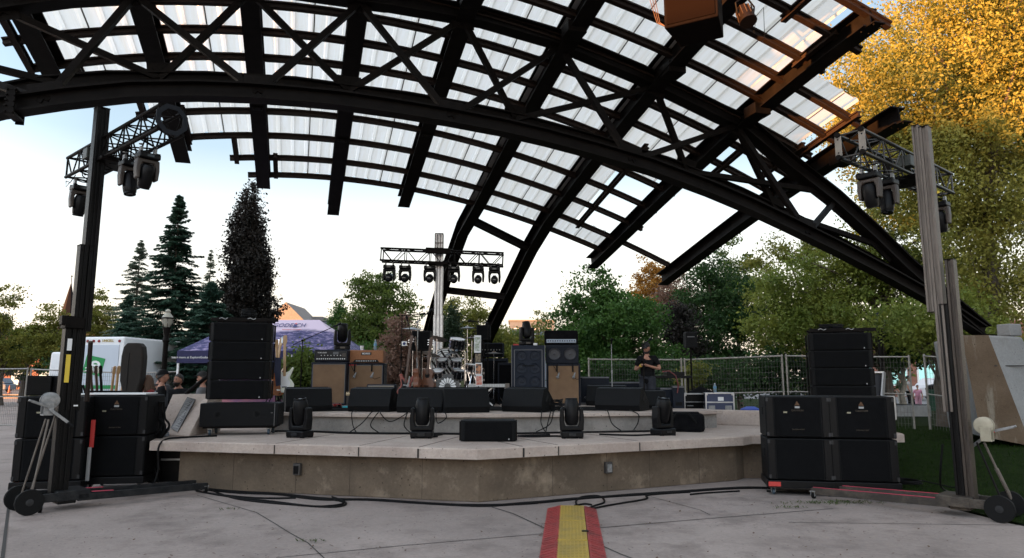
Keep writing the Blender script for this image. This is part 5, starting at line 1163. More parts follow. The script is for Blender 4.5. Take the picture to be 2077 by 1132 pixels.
for i, pts in enumerate((((712,838),(716,862),(722,876)),((752,838),(735,858),(708,878)),((766,840),(752,862),(768,878)),((770,842),(790,855),(815,845),(828,835)),((826,840),(820,862),(832,880)),((884,838),(888,858),(905,848),(903,836)),((1100,838),(1098,858),(1106,876)),((1124,838),(1116,862),(1088,878)),((1118,838),(1112,860),(1108,878)),((1240,834),(1248,862),(1268,880)),((1294,832),(1306,845),(1304,862),(1296,876)))):
    a = []
    for k, (u, v) in enumerate(pts):
        q = W(u, v, 11.62 if k < len(pts)-1 and v < 872 else 11.45); a.append(tuple(q))
    a = [(a[0][0], 12.0, 1.04), (a[0][0], 11.66, 1.04)]+[(x, min(y, 11.6)-.0, max(z, .73)) for x, y, z in a[1:]]
    if a[0][0] > 0: a = [(x, y+max(0,(x+.3))*.20-.0, z) for x, y, z in a]
    else: a = [(x, y+max(0,(-2.6-x))*.3, z) for x, y, z in a]
    runs('hanging_cable', 'black cable drooping over the riser edge, number %s from the left' % ('one','two','three','four','five','six','seven','eight','nine','ten','eleven')[i], [a], .009, cat='cable')
dz = .715
runs('deck_cables', 'black cables lying on the deck at the foot of the riser', [jit([(-4.1,12.0,dz),(-3.4,11.9,dz),(-2.6,11.55,dz),(-1.5,11.45,dz),(-.4,11.4,dz),(.8,11.65,dz),(2.0,11.9,dz),(2.9,12.1,dz)], .03) for _ in range(7)]+[[(-1.15,10.9,dz),(-1.3,10.8,dz),(-1.4,10.95,dz),(-1.2,11.1,dz),(-1.1,11.4,dz)],[(1.0,10.7,dz),(.7,10.95,dz),(.3,10.85,dz),(.1,11.0,dz),(.6,11.2,dz)],[(1.4,11.3,dz),(1.9,11.1,dz),(2.3,11.25,dz),(2.6,11.2,dz)]], .015)
cz = 1.035
runs('riser_cables', 'tangle of black cables on the riser between wedges and amplifiers', [jit([(random.uniform(-4.2,3),random.uniform(12.6,14),cz) for _ in range(6)], .1) for _ in range(16)], .012)
coil('cable_coil', 'pile of black cable on the riser right of the green taped wedge', (W(1126,830,12.4).x,12.4,ZD), .13, 7, h=.2, wob=.5)
coil('cable_coil', 'coil of black cable on the grass behind the right subwoofers', (W(1835,985,10.6).x,10.6,.05), .22, 4, h=.05, tail=(.5,-.4,.0))
runs('ground_cable', 'black cable running over the plaza to the right lift tower', [[gz(1555,996),gz(1620,1000),gz(1680,1003),gz(1760,1000),gz(1850,1010),gz(1920,1000),(5.35,8.9,.3),(5.3,8.7,.8)]], .012, cat='cable')
runs('slab_cable', 'black cable hanging over the left end of the slab', [[(-4.6,11.0,.715),(-5.0,10.7,.715),(-5.08,10.35,.715),(-5.1,10.2,.6),(-5.1,10.24,.3),(-5.15,10.2,.02)]], .014, cat='cable')
# cables looms between subs
runs('cable_loom', 'thick loom of black cables hanging beside the inner left subwoofers', [jit([(W(335,800,10.9).x,10.7,1.25),(W(338,830,10.9).x,10.75,1.0),(W(345,850,10.9).x,10.7,.85),(W(325,860,10.9).x,10.7,.5),(W(330,900,10.9).x,10.7,.05)], .04) for _ in range(10)], .015)
runs('cable_loom', 'loom of cables and connectors between the two left subwoofer stacks', [jit([(W(172,770,10.6).x,10.4,1.5),(W(178,800,10.6).x,10.4,1.25),(W(168,830,10.6).x,10.35,.9),(W(180,900,10.6).x,10.4,.3)], .04) for _ in range(9)], .014)
o = thing('ratchet_strap', 'red and grey ratchet strap between the left subwoofers', 'strap', (W(177,990,10.0).x,9.98,.05), 0)
mb = MB(); mb.box((0.02,0,.78), (.06,.012,.38)); mb.build('red_webbing', RED, o); mb = MB(); mb.box((.0,0,.36), (.05,.012,.46)); mb.build('grey_webbing', mat('grey webbing', (.3,.3,.3), .8), o)
# cable ramp
o = thing('cable_ramp', 'red and yellow cable ramp lying on the plaza in front of the stage', 'cable ramp', (0,0,0))
e = G(1160,1034); d1 = G(1162,1132); ang = math.atan2(d1.x-e.x, e.y-d1.y)
o.location = (e.x, e.y, 0); o.rotation_euler.z = ang
YRMP = mat('worn yellow plastic', (.36,.24,.03), .55, 0, (.20,.155,.05), 5, .3, 60, lo=.45, hi=.75); RRMP = mat('worn red rubber', (.27,.03,.028), .65, 0, (.14,.022,.02), 5, .3, 60, lo=.45, hi=.7)
for k in range(3):
    y1 = -k*.93; y0 = y1-.90
    mb = MB(); Ty = Matrix.Rotation(R(90),4,'X'); P_ = [(-.145,.0),(-.145,.052),(.145,.052),(.145,0)]
    mb.prism(P_, -y1, -y0, Ty); lidm = mb.build('lid', YRMP, o, bevel=.004)
    mb = MB()
    for i in range(15):
        for j in range(7): mb.box((-.11+j*.036, y0+.05+i*.057, .0525), (.024,.008,.003))
    mb.build('tread', mat('yellow tread', (.20,.15,.035), .6), lidm)
    for sx in (-1,1):
        mb = MB(); c_ = [(sx*.15,0),(sx*.15,.050),(sx*.30,.012),(sx*.30,0)]; mb.prism(c_, -y1, -y0, Ty); s_ = None
        for i in range(9): mb.bar((sx*.17,y0+.06+i*.098,.049), (sx*.285,y0+.06+i*.098,.0195), .012, .004)
        mb.build('side_ramp', RRMP, o)
    mb = MB()
    for i in range(14): mb.box((-.147, y0+.04+i*.063, .05), (.022,.03,.01))
    mb.build('hinge', RRMP, o)
for sx in (-1,1): mb = MB(); mb.prism([(sx*.15,0),(sx*.29,0),(sx*.15,.06)], 0, .014, None); mb.build('end_lug', RRMP, o)
mb = MB(); mb.box((.13,-1.45,.055), (.07,.06,.005)); mb.build('tape_patch', K_RUB, o)
# ------------------------------------------------------------------ trees
BARK = mat('grey brown bark', (.06,.045,.035), .9, 0, (.11,.085,.065), 6, .8, 30, stretch=(4,4,.8))
def leafmat(name, c, c2, scale=1.3, tr=.45): return mat(name, c, .6, 0, c2, scale, detail=7, lo=.32, hi=.68, trans=tr, spec=.3)
LM = dict(
 locust=leafmat('yellow green locust leaf', (.15,.175,.035), (.37,.325,.07), .9), locust2=leafmat('green locust leaf', (.09,.14,.025), (.21,.23,.04), .8), green=leafmat('deep green leaf', (.03,.085,.018), (.08,.16,.03), 1.2), dark=leafmat('dark green leaf', (.014,.045,.013), (.04,.085,.02), 1.2),
 mid=leafmat('mid green leaf', (.055,.10,.02), (.14,.18,.035), 1.2), yel=leafmat('yellow leaf', (.14,.14,.02), (.34,.24,.04), 1.1), ygr=leafmat('yellow green leaf', (.09,.125,.02), (.23,.21,.04), 1.0), orange=leafmat('orange leaf', (.28,.12,.02), (.45,.24,.04), 1.0),
 smoke=leafmat('pinkish brown smoke bush leaf', (.16,.09,.065), (.24,.15,.11), 1.6), purple=leafmat('dark purple leaf', (.007,.0065,.0045), (.018,.013,.010), 2.0, .15), spruce=leafmat('blue green needles', (.022,.06,.04), (.055,.11,.075), 1.4, .25), spruce2=leafmat('dark spruce needles', (.022,.060,.038), (.055,.11,.07), 1.4, .25), pale=leafmat('pale spruce needles', (.075,.11,.075), (.15,.19,.13), 1.2, .2), cedar=leafmat('cedar needles', (.010,.026,.010), (.024,.045,.016), 3, .1))
def rnd(n): 
    v = rng.normal(size=(n,3)); return v/np.linalg.norm(v, axis=1)[:,None]
def leafcloud(name, P, size, m, parent, asp=.55, up=.0):
    n = len(P); a = rnd(n); b = rnd(n); a[:,2] -= up; a /= np.linalg.norm(a, axis=1)[:,None]
    b -= a*(a*b).sum(1)[:,None]; b /= np.linalg.norm(b, axis=1)[:,None]; s = size*(.6+.8*rng.random(n))[:,None]
    return quads(name, P, a*s, b*s*asp, m, parent)
def tree(name, label, base, ells, nleaf, size, m, cat='tree', group=None, ncl=None, clr=.38, trunk=.16, flat=.6, limbs=10, asp=.55, hollow=2.0, lean=(0,0), bark=None, trunk_top=None):
    """ells: list of (x,y,z,rx,ry,rz) relative to the base"""
    o = thing(name, label, cat, base, 0, group); E = np.array(ells, float); vol = E[:,3]*E[:,4]*E[:,5]; ncl = ncl or max(30, int(nleaf/110))
    k = rng.choice(len(E), ncl, p=vol/vol.sum()); d = rnd(ncl); r = rng.random(ncl)**(1/ (hollow+1.0)); C = E[k,:3]+d*r[:,None]*E[k,3:]*(.86+.22*rng.random(ncl))[:,None]
    C = C[C[:,2] > .25]; wt = .35+rng.random(len(C))*1.3; q = rng.choice(len(C), nleaf, p=wt/wt.sum())
    cr = clr*(.55+.9*rng.random(len(C)))[:,None]; P = C[q]+rng.normal(size=(nleaf,3))*np.array([1,1,flat])*cr[q]*.62; P[:,2] = np.maximum(P[:,2], .08)
    leafcloud('crown', P, size, m, o, asp)
    zc = float((E[:,2]*vol).sum()/vol.sum()); zt = trunk_top or zc+float(E[:,5].max())*.45; xc = float((E[:,0]*vol).sum()/vol.sum()); yc = float((E[:,1]*vol).sum()/vol.sum())
    mb = MB(); tp = [Vector((xc*(t**1.5)+random.gauss(0,.04)*(t>0), yc*(t**1.5)+random.gauss(0,.04)*(t>0), zt*t)) for t in [i/7 for i in range(8)]]
    mb.tube(tp, [trunk*(1.15-.95*i/7) for i in range(8)], 10)
    idx = rng.choice(len(C), min(limbs*4, len(C)), replace=False)
    for n_, j in enumerate(idx):
        e = Vector(C[j]); t = min(6, max(2, int((e.z/zt)*5))); s_ = tp[t if e.z > tp[t].z else max(1, t-1)]; mid_ = (s_+e)/2+Vector((0,0,(e-s_).length*.10)); w = trunk*(.42 if n_ < limbs else .16)
        mb.tube([s_, (s_+mid_)/2+Vector((0,0,.05)), mid_, e], [w, w*.75, w*.5, w*.12], 6 if n_ < limbs else 4)
    mb.build('trunk', bark or BARK, o, smooth=True); return o
def pxE(base, y, lst, ry=.9):
    out = []
    for (u, v, ru, rv) in lst:
        p = W(u, v, y); out.append((p.x-base[0], random.uniform(-.15,.15)*ru*y/F_PX, p.z-base[2], ru*y/F_PX, ru*y/F_PX*ry, rv*y/F_PX))
    return out
def ptree(name, label, ub, y, lst, nleaf, size, m, **kw):
    b = W(ub, 780, y); z = lawn_h(b.x, y) if b.x > -3.5 and 5 < y < 34 else 0.0; b = (b.x, y, z); return tree(name, label, b, pxE(b, y, lst), nleaf, size, m, **kw)
GT = 'leafy trees around the park'
# big locust at the right (autumn yellow green), hanging over the abutment
ptree('locust_tree', 'huge yellow green autumn tree filling the upper right, sun on its top', 2010, 19.5, [(2010,60,210,190),(1880,200,190,130),(1760,130,120,80),(1990,330,170,170),(1850,330,130,90),(2100,200,160,300),(2150,-80,190,160),(1960,-90,150,120),(2050,520,120,150),(1930,470,80,90),(1700,200,70,50),(1830,440,70,60),(2020,600,70,80),(1960,600,60,70),(2060,640,50,50),(1900,400,90,90),(1760,260,80,50)], 200000, .054, LM['locust'], clr=.40, flat=1.15, trunk=.26, limbs=16, ncl=1500, asp=.5, trunk_top=9.0)
ptree('tree', 'rough barked tree behind the right lift tower with low dark branches', 1912, 18.4, [(1900,690,130,45),(1850,650,110,50),(1960,640,60,70)], 9000, .055, LM['locust2'], clr=.4, trunk=.21, limbs=6, ncl=100, trunk_top=3.6)
ptree('tree', 'wide spreading green tree behind the right legs of the arch', 1800, 24, [(1620,580,90,60),(1730,540,110,90),(1840,560,100,110),(1900,440,80,80),(1700,650,150,60),(1640,660,110,60),(1780,440,80,60),(1850,680,100,50),(1560,640,50,40),(1930,620,60,90)], 52000, .06, LM['locust2'], clr=.42, trunk=.22, limbs=14, ncl=420, group=None)
ptree('tree', 'arching yellow green tree in front of the pale evening sky, right of the dark one', 1640, 30, [(1560,520,50,34),(1620,500,60,34),(1680,520,50,50),(1540,600,36,30),(1620,650,80,40),(1700,600,60,60),(1600,700,80,30)], 17000, .06, LM['ygr'], clr=.36, trunk=.16, limbs=14, ncl=170)
ptree('tree', 'tall dark green tree with a pointed top right of centre', 1450, 33, [(1448,470,16,36),(1450,540,36,60),(1460,610,80,60),(1440,680,100,60),(1420,590,50,50),(1500,640,70,70),(1440,740,90,40)], 30000, .072, LM['dark'], clr=.42, trunk=.2, ncl=330)
ptree('tree', 'slim green tree top poking up beside the dark pointed tree', 1500, 38, [(1490,520,34,50),(1510,600,50,70),(1470,600,50,60)], 9000, .075, LM['mid'], clr=.4, ncl=110)
ptree('tree', 'orange leafed tree lit by the low sun behind the roof end', 1330, 46, [(1320,560,34,40),(1335,600,44,50),(1305,590,24,40)], 9000, .075, LM['orange'], clr=.4, ncl=110)
ptree('smoke_bush', 'dusty pink smoke tree between the green and dark trees', 1370, 38, [(1370,590,36,34),(1390,620,40,40),(1350,640,36,30)], 9000, .06, LM['smoke'], clr=.34, ncl=120)
ptree('tree', 'dark purple shrub tree low between the green trees', 1375, 30, [(1370,660,40,45),(1385,710,46,50)], 8000, .06, LM['purple'], clr=.3, ncl=110)
ptree('tree', 'big round green tree behind the bass cabinets', 1225, 27, [(1205,575,36,34),(1190,620,60,46),(1250,620,60,40),(1170,670,66,50),(1240,680,96,60),(1300,650,50,50),(1210,740,100,50),(1300,730,80,50),(1140,690,30,40)], 40000, .066, LM['green'], clr=.36, trunk=.2, ncl=420, limbs=14)
ptree('tree', 'pale thin leafed tree left of the big round green tree', 1090, 42, [(1095,660,20,30),(1090,700,34,40)], 3500, .07, LM['ygr'], clr=.3, ncl=50)
ptree('bush', 'dark undergrowth bushes along the fence behind the stage', 1500, 25.5, [(1300,770,120,40),(1450,770,110,44),(1600,760,100,50),(1720,760,90,44),(1200,780,70,30)], 24000, .07, LM['dark'], cat='bushes', clr=.4, trunk=.05, ncl=260)
ptree('shrub', 'little yellow green shrub behind the mesh fence', 1415, 22.0, [(1415,752,16,20),(1395,770,20,22)], 1500, .05, LM['ygr'], clr=.2, trunk=.03, ncl=24, cat='bush')
ptree('tree', 'light green tree behind the drum kit mast on the right side', 955, 40, [(940,640,50,40),(970,670,60,50),(930,700,50,40),(1010,680,36,36),(1000,720,50,40)], 14000, .075, LM['ygr'], clr=.38, ncl=170)
ptree('tree', 'leafy light green tree above the orange amplifier', 772, 33, [(765,570,34,40),(790,600,50,50),(740,610,50,46),(770,660,76,50),(720,670,40,40),(830,650,34,40),(770,720,70,50)], 24000, .066, LM['mid'], clr=.34, ncl=300, limbs=14)
ptree('smoke_bush', 'pinkish brown smoke bush left of the drums', 812, 24, [(815,680,34,40),(800,740,44,50),(835,720,30,50)], 9000, .05, LM['smoke'], clr=.26, ncl=130, cat='bush')
ptree('bush', 'green bush below the pinkish smoke bush', 760, 26, [(740,740,50,40),(700,720,34,34),(790,770,60,30)], 9000, .06, LM['green'], cat='bush', clr=.28, ncl=110, trunk=.05)
ptree('bush', 'green shrub with yellow tips behind the left guitars', 612, 17.2, [(610,740,34,34),(600,780,46,34),(640,770,24,34)], 8000, .05, LM['mid'], cat='bush', clr=.24, ncl=110, trunk=.04)
ptree('tree', 'small dark conical tree beside the white building', 686, 45, [(686,625,9,16),(686,650,17,22),(688,680,22,24)], 6000, .07, LM['green'], clr=.28, ncl=80)
ptree('tree', 'distant light green trees right of the drums', 1035, 60, [(1030,690,36,24),(1060,700,30,24),(1000,690,30,24)], 7000, .1, LM['mid'], clr=.5, ncl=90)
# left side
ptree('tree', 'tree with sunlit pale leaves at the left edge', 5, 42, [(-10,610,40,50),(20,590,22,24),(-20,680,50,60),(10,720,60,40)], 11000, .075, LM['ygr'], clr=.36, ncl=130)
ptree('tree', 'dark green tree in front of the brick storefront', 45, 46, [(60,690,60,44),(15,700,50,60),(110,700,60,44),(40,740,70,30),(120,745,50,24)], 20000, .08, LM['dark'], clr=.4, ncl=100)
ptree('tree', 'yellow green tree left of the lift mast', 110, 42, [(108,650,30,34),(100,690,56,40),(130,720,50,40),(60,690,34,24)], 13000, .075, LM['ygr'], clr=.34, ncl=150)
ptree('tree', 'feathery yellow green tree right of the lift mast', 205, 44, [(208,610,22,30),(200,650,42,40),(215,700,50,50)], 12000, .075, LM['ygr'], clr=.34, ncl=150)
ptree('bush', 'row of dark green bushes behind the white truck', 250, 33, [(180,740,80,34),(300,740,80,40),(400,760,90,40),(470,770,60,40)], 14000, .08, LM['dark'], cat='bushes', clr=.4, ncl=160, trunk=.05)
def column(name, label, u, v0, v1, hw, y, n, m, lobes=9, size=.06, group=None):
    b = W(u, 780, y); b = (b.x, y, 0); L_ = []
    for i in range(lobes):
        t = (i+.5)/lobes; vv = v0+(v1-v0)*t; w = hw*min(1, .20+1.25*t**.8)*(1 if t < .8 else 1-.25*(t-.8)/.2); L_.append((u+random.uniform(-.12,.12)*w, vv, w*.85, (v1-v0)/lobes*.95)); L_.append((u+random.choice((-1,1))*w*random.uniform(.5,.85), vv+random.uniform(-10,4), w*.3, (v1-v0)/lobes*1.0))
    return ptree(name, label, u, y, L_, n, size, m, ncl=int(n/60), clr=.20, trunk=.12, flat=1.6, hollow=2.2, group=group)
column('beech_tree', 'tall narrow dark purple beech tree left of the stage', 506, 385, 640, 54, 30, 34000, LM['purple'], size=.065)
ptree('beech_sprouts', 'dark purple lower growth at the left foot of the narrow beech', 455, 30.5, [(455,590,16,40),(470,640,34,34),(540,630,34,30)], 7000, .06, LM['purple'], cat='tree', clr=.22, ncl=100)
column('cedar_tree', 'narrow dark cedar column right of the aluminium mast', 918, 625, 735, 13, 25, 9000, LM['cedar'], size=.045)
column('cedar_tree', 'second dark cedar close behind the aluminium mast', 898, 650, 735, 12, 26, 6000, LM['cedar'], size=.045)
def spruce(label, u, v_top, y, half_px, m, n_whorl=34, dens=1.0, z0=.3, upfrac=.0, name='spruce_tree'):
    t_ = W(u, v_top, y); H = t_.z; o = thing(name, label, 'tree', (t_.x, y, 0)); Rm = half_px*y/F_PX
    mb = MB(); mb.tube([(0,0,0),(0,0,H*.5),(0,0,H)], [.16,.08,.008], 8); P = []; A = []; B = []
    for i in range(n_whorl):
        f0 = (i+.5)/n_whorl
        for k in range(random.randint(8,11)):
            f = min(.995, max(0, f0+random.uniform(-.7,.7)/n_whorl)); z = z0+(H-z0)*(f**.92); Lb = Rm*(1-f)**1.0*random.uniform(.8,1.12)+.05
            a = random.random()*6.283; L_ = Lb*random.uniform(.65,1.08); droop = random.uniform(-.34,-.06)*L_ if f < .85 else .35*L_; e = Vector((math.cos(a)*L_, math.sin(a)*L_, droop+.10*L_))
            mb.tube([(0,0,z),(e.x*.5,e.y*.5,z+e.z*.35),(e.x,e.y,z+e.z)], [.018,.012,.004], 4)
            ns = int((24+L_*105)*dens)
            tt = rng.random(ns)**.75; side = (rng.random(ns)-.5); wid = (.10+.28*L_*(1-tt))*1.0
            px_ = e.x*tt-math.sin(a)*side*wid*2; py_ = e.y*tt+math.cos(a)*side*wid*2; pz_ = z+e.z*tt*(.6+.4*tt)-np.abs(side)*wid*.35+rng.normal(0,.02,ns)
            P.append(np.stack([px_,py_,pz_],1)); sg = np.sign(side)
            dx = math.cos(a)*.7-math.sin(a)*sg*.7; dy = math.sin(a)*.7+math.cos(a)*sg*.7; ln = (.06+.05*rng.random(ns)); A.append(np.stack([dx*ln,dy*ln,-.2*ln+rng.normal(0,.012,ns)],1)); B.append(np.stack([-dy*.019,dx*.019,rng.normal(0,.012,ns)],1))
    mb.build('trunk', BARK, o, smooth=True); P, A, B = map(np.concatenate, (P,A,B)); quads('crown', P, A, B*1.3, m, o); return o
spruce('tall dark green spruce with a bare pointed tip', 365, 397, 30, 155, LM['spruce2'], 42, 1.15)
spruce('thinner pale spruce left of the tall dark one', 286, 487, 38, 118, LM['pale'], 32, .6)
spruce('broad low spruce spreading right behind the speaker stack', 430, 575, 27, 170, LM['spruce'], 26, 1.6, name='spruce_tree')
spruce('faint thin spruce tip between the tall spruce and the beech', 429, 507, 42, 60, LM['pale'], 26, .5)
spruce('low blue green spruce in front, left of the lamp post', 262, 600, 30, 85, LM['spruce'], 22, 1.5)
# unseen buildings and trees added behind the viewer to block and dapple low sun
sh = Vector((sdir.x, sdir.y, 0)).normalized(); sp_ = Vector((-sh.y, sh.x, 0))
def winbox(o, w, h, z0, n, rows, d, m=None):
    for r_ in range(rows):
        for i in range(n):
            x = -w/2+w*(i+.5)/n; z = z0+(r_+.5)*(h-z0)/rows; mb = MB(); mb.box((x, -d/2-.03, z), (w/n*.45, .08, (h-z0)/rows*.5)); f = mb.build('window', WHITE, o)
            mb = MB(); mb.box((x, -d/2-.08, z), (w/n*.38, .02, (h-z0)/rows*.42)); mb.build('pane', mat('dark window glass', (.02,.025,.03), .1, 0, spec=.8), f)
BRICK = mat('red brown brick', (.20,.085,.06), .85, 0, (.28,.13,.09), 3, .4, 60); TANB = mat('tan brick', (.38,.26,.18), .85, 0, (.45,.32,.22), 3, .4, 60)
for i, (off, w, h, m_) in enumerate(((-47,25,15.5,BRICK),(-24.5,21.5,14.5,TANB),(-12.1,3.9,10.2,BRICK),(-9.25,2.7,12.2,TANB),(-6.55,3.2,9.15,BRICK),(6.4,23.2,11.4,TANB),(30,24.6,11.0,BRICK))):  # added sun blockers; heights step to shape where sunlight falls
    c = sh*(58+.35*(i%2))+sp_*off; o = thing('sun_block_building', ('added unseen red brick building at the far south end, blocking the sun','added unseen tan building south of the middle one, blocking the sun','added unseen narrow red brick sun blocker south of the tall tan one','added unseen tall narrow tan sun blocker in the middle of the row','added unseen low narrow red brick block letting sun past the tall tan one','added unseen long tan sun blocker north of the low narrow one','added unseen wide red brick sun blocker at the north end of the row')[i], 'building', (c.x,c.y,0), math.atan2(-sh.x, sh.y)*1.0+math.pi, 'added buildings behind the viewer that block the low sun')
    mb = MB(); mb.box((0,0,h/2), (w,10,h)); mb.build('wall', m_, o); winbox(o, w, h, 3.6, max(2, int(w/3.5)), 2, 10)
    mb = MB(); mb.box((0,-5.1,h-.1), (w+.3,.4,.5)); mb.build('cornice', WHITE, o)
for i, (off, d_, zc, r_) in enumerate(((-30,38,8.0,3.2),(-17,34,6.6,2.6),(-2,40,5.2,2.0),(9,33,7.2,2.8),(22,38,7.2,3.4),(-9.7,46,10.6,2.2),(-11.9,43,9.6,1.9))):  # tree crowns added to break up the sun around the blocking row
    c = sh*d_+sp_*off; tree('sun_dapple_tree', ('southernmost unseen tree added to dapple the low sun','tall unseen tree second from the south, added to dapple the sun','slim unseen tree before the middle building, added to dapple the sun','broad unseen tree north of the middle, added to dapple the sun','northernmost unseen tree added to dapple the low sun','tallest thin crowned unseen tree, added to dapple sun above the tall tan block','thin crowned unseen tree just south of the tallest one, added to dapple sun')[i], (c.x,c.y,0), [(0,0,zc,r_,r_,2.6),(1,.5,zc-2,r_*.8,r_*.8,2)], 5000 if i < 5 else 1500, .14, LM['mid'], clr=.6, ncl=70, group='added trees behind the viewer that dapple the low sun')
# ------------------------------------------------------------------ background buildings
def gable(name, label, c, w, d, h, rh, wall, roofm, rz=0, cat='building'):
    o = thing(name, label, cat, c, rz); mb = MB(); mb.box((0,0,h/2), (w,d,h)); mb.build('wall', wall, o)
    mb = MB(); mb.prism([(-w/2-.3,h),(w/2+.3,h),(0,h+rh)], -d/2-.3, d/2+.3, Matrix(((1,0,0,0),(0,0,1,0),(0,1,0,0),(0,0,0,1)))); mb.build('roof', roofm, o); return o
CRM = mat('cream wall', (.11,.13,.16), .8, 0, (.13,.15,.18), 4); GREYR = mat('grey shingle', (.16,.15,.15), .9, 0, (.22,.2,.19), 8)
p = W(596,700,75); gable('house', 'pale house with a steep grey gable above the tent roof', (p.x,75,0), 4.2, 6, 7.2, 2.3, CRM, GREYR)
p = W(655,700,78); o = thing('flat_building', 'low cream flat roofed building right of the grey gable', 'building', (p.x,78,0)); mb = MB(); mb.box((0,0,3.9), (6.5,6,7.8)); mb.build('wall', CRM, o); mb = MB(); mb.box((-1,0,8.1), (2.2,2,.7)); mb.box((0,0,7.85), (6.8,6.3,.15)); mb.build('roof_unit', GREYR, o)
p = W(1078,700,95); o = thing('flat_building', 'pale grey building with small upper windows right of the drums', 'building', (p.x,95,0)); mb = MB(); mb.box((0,0,4.6), (6,6,9.2)); mb.build('wall', CRM, o); winbox(o, 5.6, 9.0, 6.0, 4, 1, 6); mb = MB(); mb.box((0,0,9.25), (6.3,6.3,.2)); mb.build('roof_edge', GREYR, o)
o = thing('church_spire', 'dark conical church spire with a finial at the left', 'spire', (W(133,700,115).x,115,0)); zt = W(133,574,115).z; zb = W(133,640,115).z
mb = MB(); mb.lathe([(1.5,zb-4),(1.15,zb),(.45,zt-2.0),(.05,zt)], 8); mb.build('roof_cone', mat('brown slate', (.018,.015,.016), .9, spec=.1), o); mb = MB(); mb.tube([(0,0,zt),(0,0,zt+1.2)], .06, 6); mb.lathe([(.02,zt+1.0),(.18,zt+1.15),(.02,zt+1.3)], 8); mb.build('finial', K_STEEL, o)
mb = MB(); mb.box((0,0,(zb-4)/2), (3.2,3.2,zb-4)); mb.build('tower_wall', BRICK, o)
p = W(60,700,108); o = thing('brick_shop', 'red brick shop with large lit ground floor windows at the far left street', 'building', (p.x,108,0))
mb = MB(); mb.box((0,0,3.4), (34,8,6.8)); mb.build('wall', BRICK, o)
mb = MB(); mb.prism([(-17.4,6.8),(17.4,6.8),(13,8.6),(-13,8.6)], -4.3, 4.3, Matrix(((1,0,0,0),(0,0,1,0),(0,1,0,0),(0,0,0,1)))); mb.build('roof', GREYR, o)
SHOP = mat('pale shop window', (.35,.42,.40), .2, emit=((.75,.85,.8), .10)); 
for i in range(8):
    x = -14.5+i*4.1; mb = MB(); mb.box((x,-4.05,1.7), (2.9,.12,2.7)); f = mb.build('shop_window', K_STEEL, o); mb = MB(); mb.box((x,-4.13,1.75), (2.5,.04,2.2)); mb.build('pane', SHOP if i % 3 else mat('dark window glass', (.02,.025,.03), .1), f)
    mb = MB(); mb.box((x,-4.05,5.0), (1.1,.1,1.3)); f = mb.build('window', WHITE, o); mb = MB(); mb.box((x,-4.12,5.0), (.9,.04,1.1)); mb.build('pane', mat('dark window glass', (.02,.025,.03), .1), f)
p = W(1900,760,66); o = thing('brick_shop', 'brick shop with tall turquoise tinted windows across the right street', 'building', (p.x,66,0))
mb = MB(); mb.box((0,0,3.4), (22,8,6.8)); mb.build('wall', BRICK, o)
for i in range(7):
    x = -9.3+i*3.1; mb = MB(); mb.box((x,-4.05,2.1), (2.2,.12,2.3)); f = mb.build('shop_window', WHITE, o); mb = MB()
    for k in range(3): mb.box((x-.68+.68*k,-4.14,2.1), (.56,.04,2.0))
    mb.build('pane', mat('turquoise shop glass', (.16,.40,.38), .2, emit=((.45,.8,.75), .10)), f)
# ------------------------------------------------------------------ fences
FEN = mat('galvanised fence tube', (.22,.21,.195), .5, .5, (.32,.30,.27), 12); WIRE = mat('galvanised wire', (.10,.10,.095), .5, .4)
def fence(label, a, b, h=1.95, group='mesh fence panels', nv=None, rail=.52):
    a = Vector(a); b = Vector(b); d = b-a; L_ = Vector((d.x,d.y,0)).length; o = thing('fence_panel', label, 'fence', a, math.atan2(d.y,d.x), group); dz = d.z
    def z(x, k): return k+dz*x/L_
    mb = MB()
    for x in (.03, L_-.03): mb.tube([(x,0,z(x,0)),(x,0,z(x,h+.05))], .024, 8)
    mb.build('post', FEN, o, smooth=True)
    mb = MB(); mb.tube([(0,0,z(0,h)),(L_,0,z(L_,h))], .021, 8); mb.tube([(0,0,z(0,h*rail)),(L_,0,z(L_,h*rail))], .016, 8); mb.tube([(0,0,z(0,.06)),(L_,0,z(L_,.06))], .019, 8); mb.build('rail', FEN, o, smooth=True)
    mb = MB(); n = nv or int(L_/.075)
    for i in range(1, n): x = L_*i/n; mb.bar((x,0,z(x,.06)),(x,0,z(x,h)),.0045,.0045)
    for k in range(1, 14): mb.bar((0,.005,z(0,h*k/14)),(L_,.005,z(L_,h*k/14)),.0045,.0045)
    mb.build('wire_mesh', WIRE, o, ); 
    mb = MB(); mb.box((.0,0,z(0,.03)), (.5,.22,.08)); mb.build('foot_block', mat('concrete foot', (.3,.3,.3), .9), o, bevel=.01); return o
def fp(u, vtop, y, h=1.95): p = W(u, vtop, y); return (p.x, y, p.z-h)
fence('mesh fence panel behind the tan cabinet, its top rail level', fp(1192,729,20), fp(1384,730,19.2))
fence('mesh fence panel behind the crewman and the pole speaker', fp(1386,730,19.2), fp(1588,722,18.4))
fence('mesh fence panel left behind the right array stack', fp(1592,722,18.4), fp(1752,724,18.4))
fence('leaning mesh fence panel right of the array stack', fp(1752,724,18.4), fp(1846,724,17.6))
fence('mesh fence panel passing behind the right lift tower', fp(1872,722,17.4), fp(1975,730,16.2))
fence('mesh fence panel at the far left edge', fp(-140,750,24,1.9), fp(58,748,23,1.9), 1.9)
fence('mesh fence panel crossing in front of the white truck', fp(62,749,23,1.9), fp(262,757,22.5,1.9), 1.9)
fence('mesh fence panel between the group of people and the tent', fp(262,757,22.5,1.9), fp(362,754,22.2,1.9), 1.9)
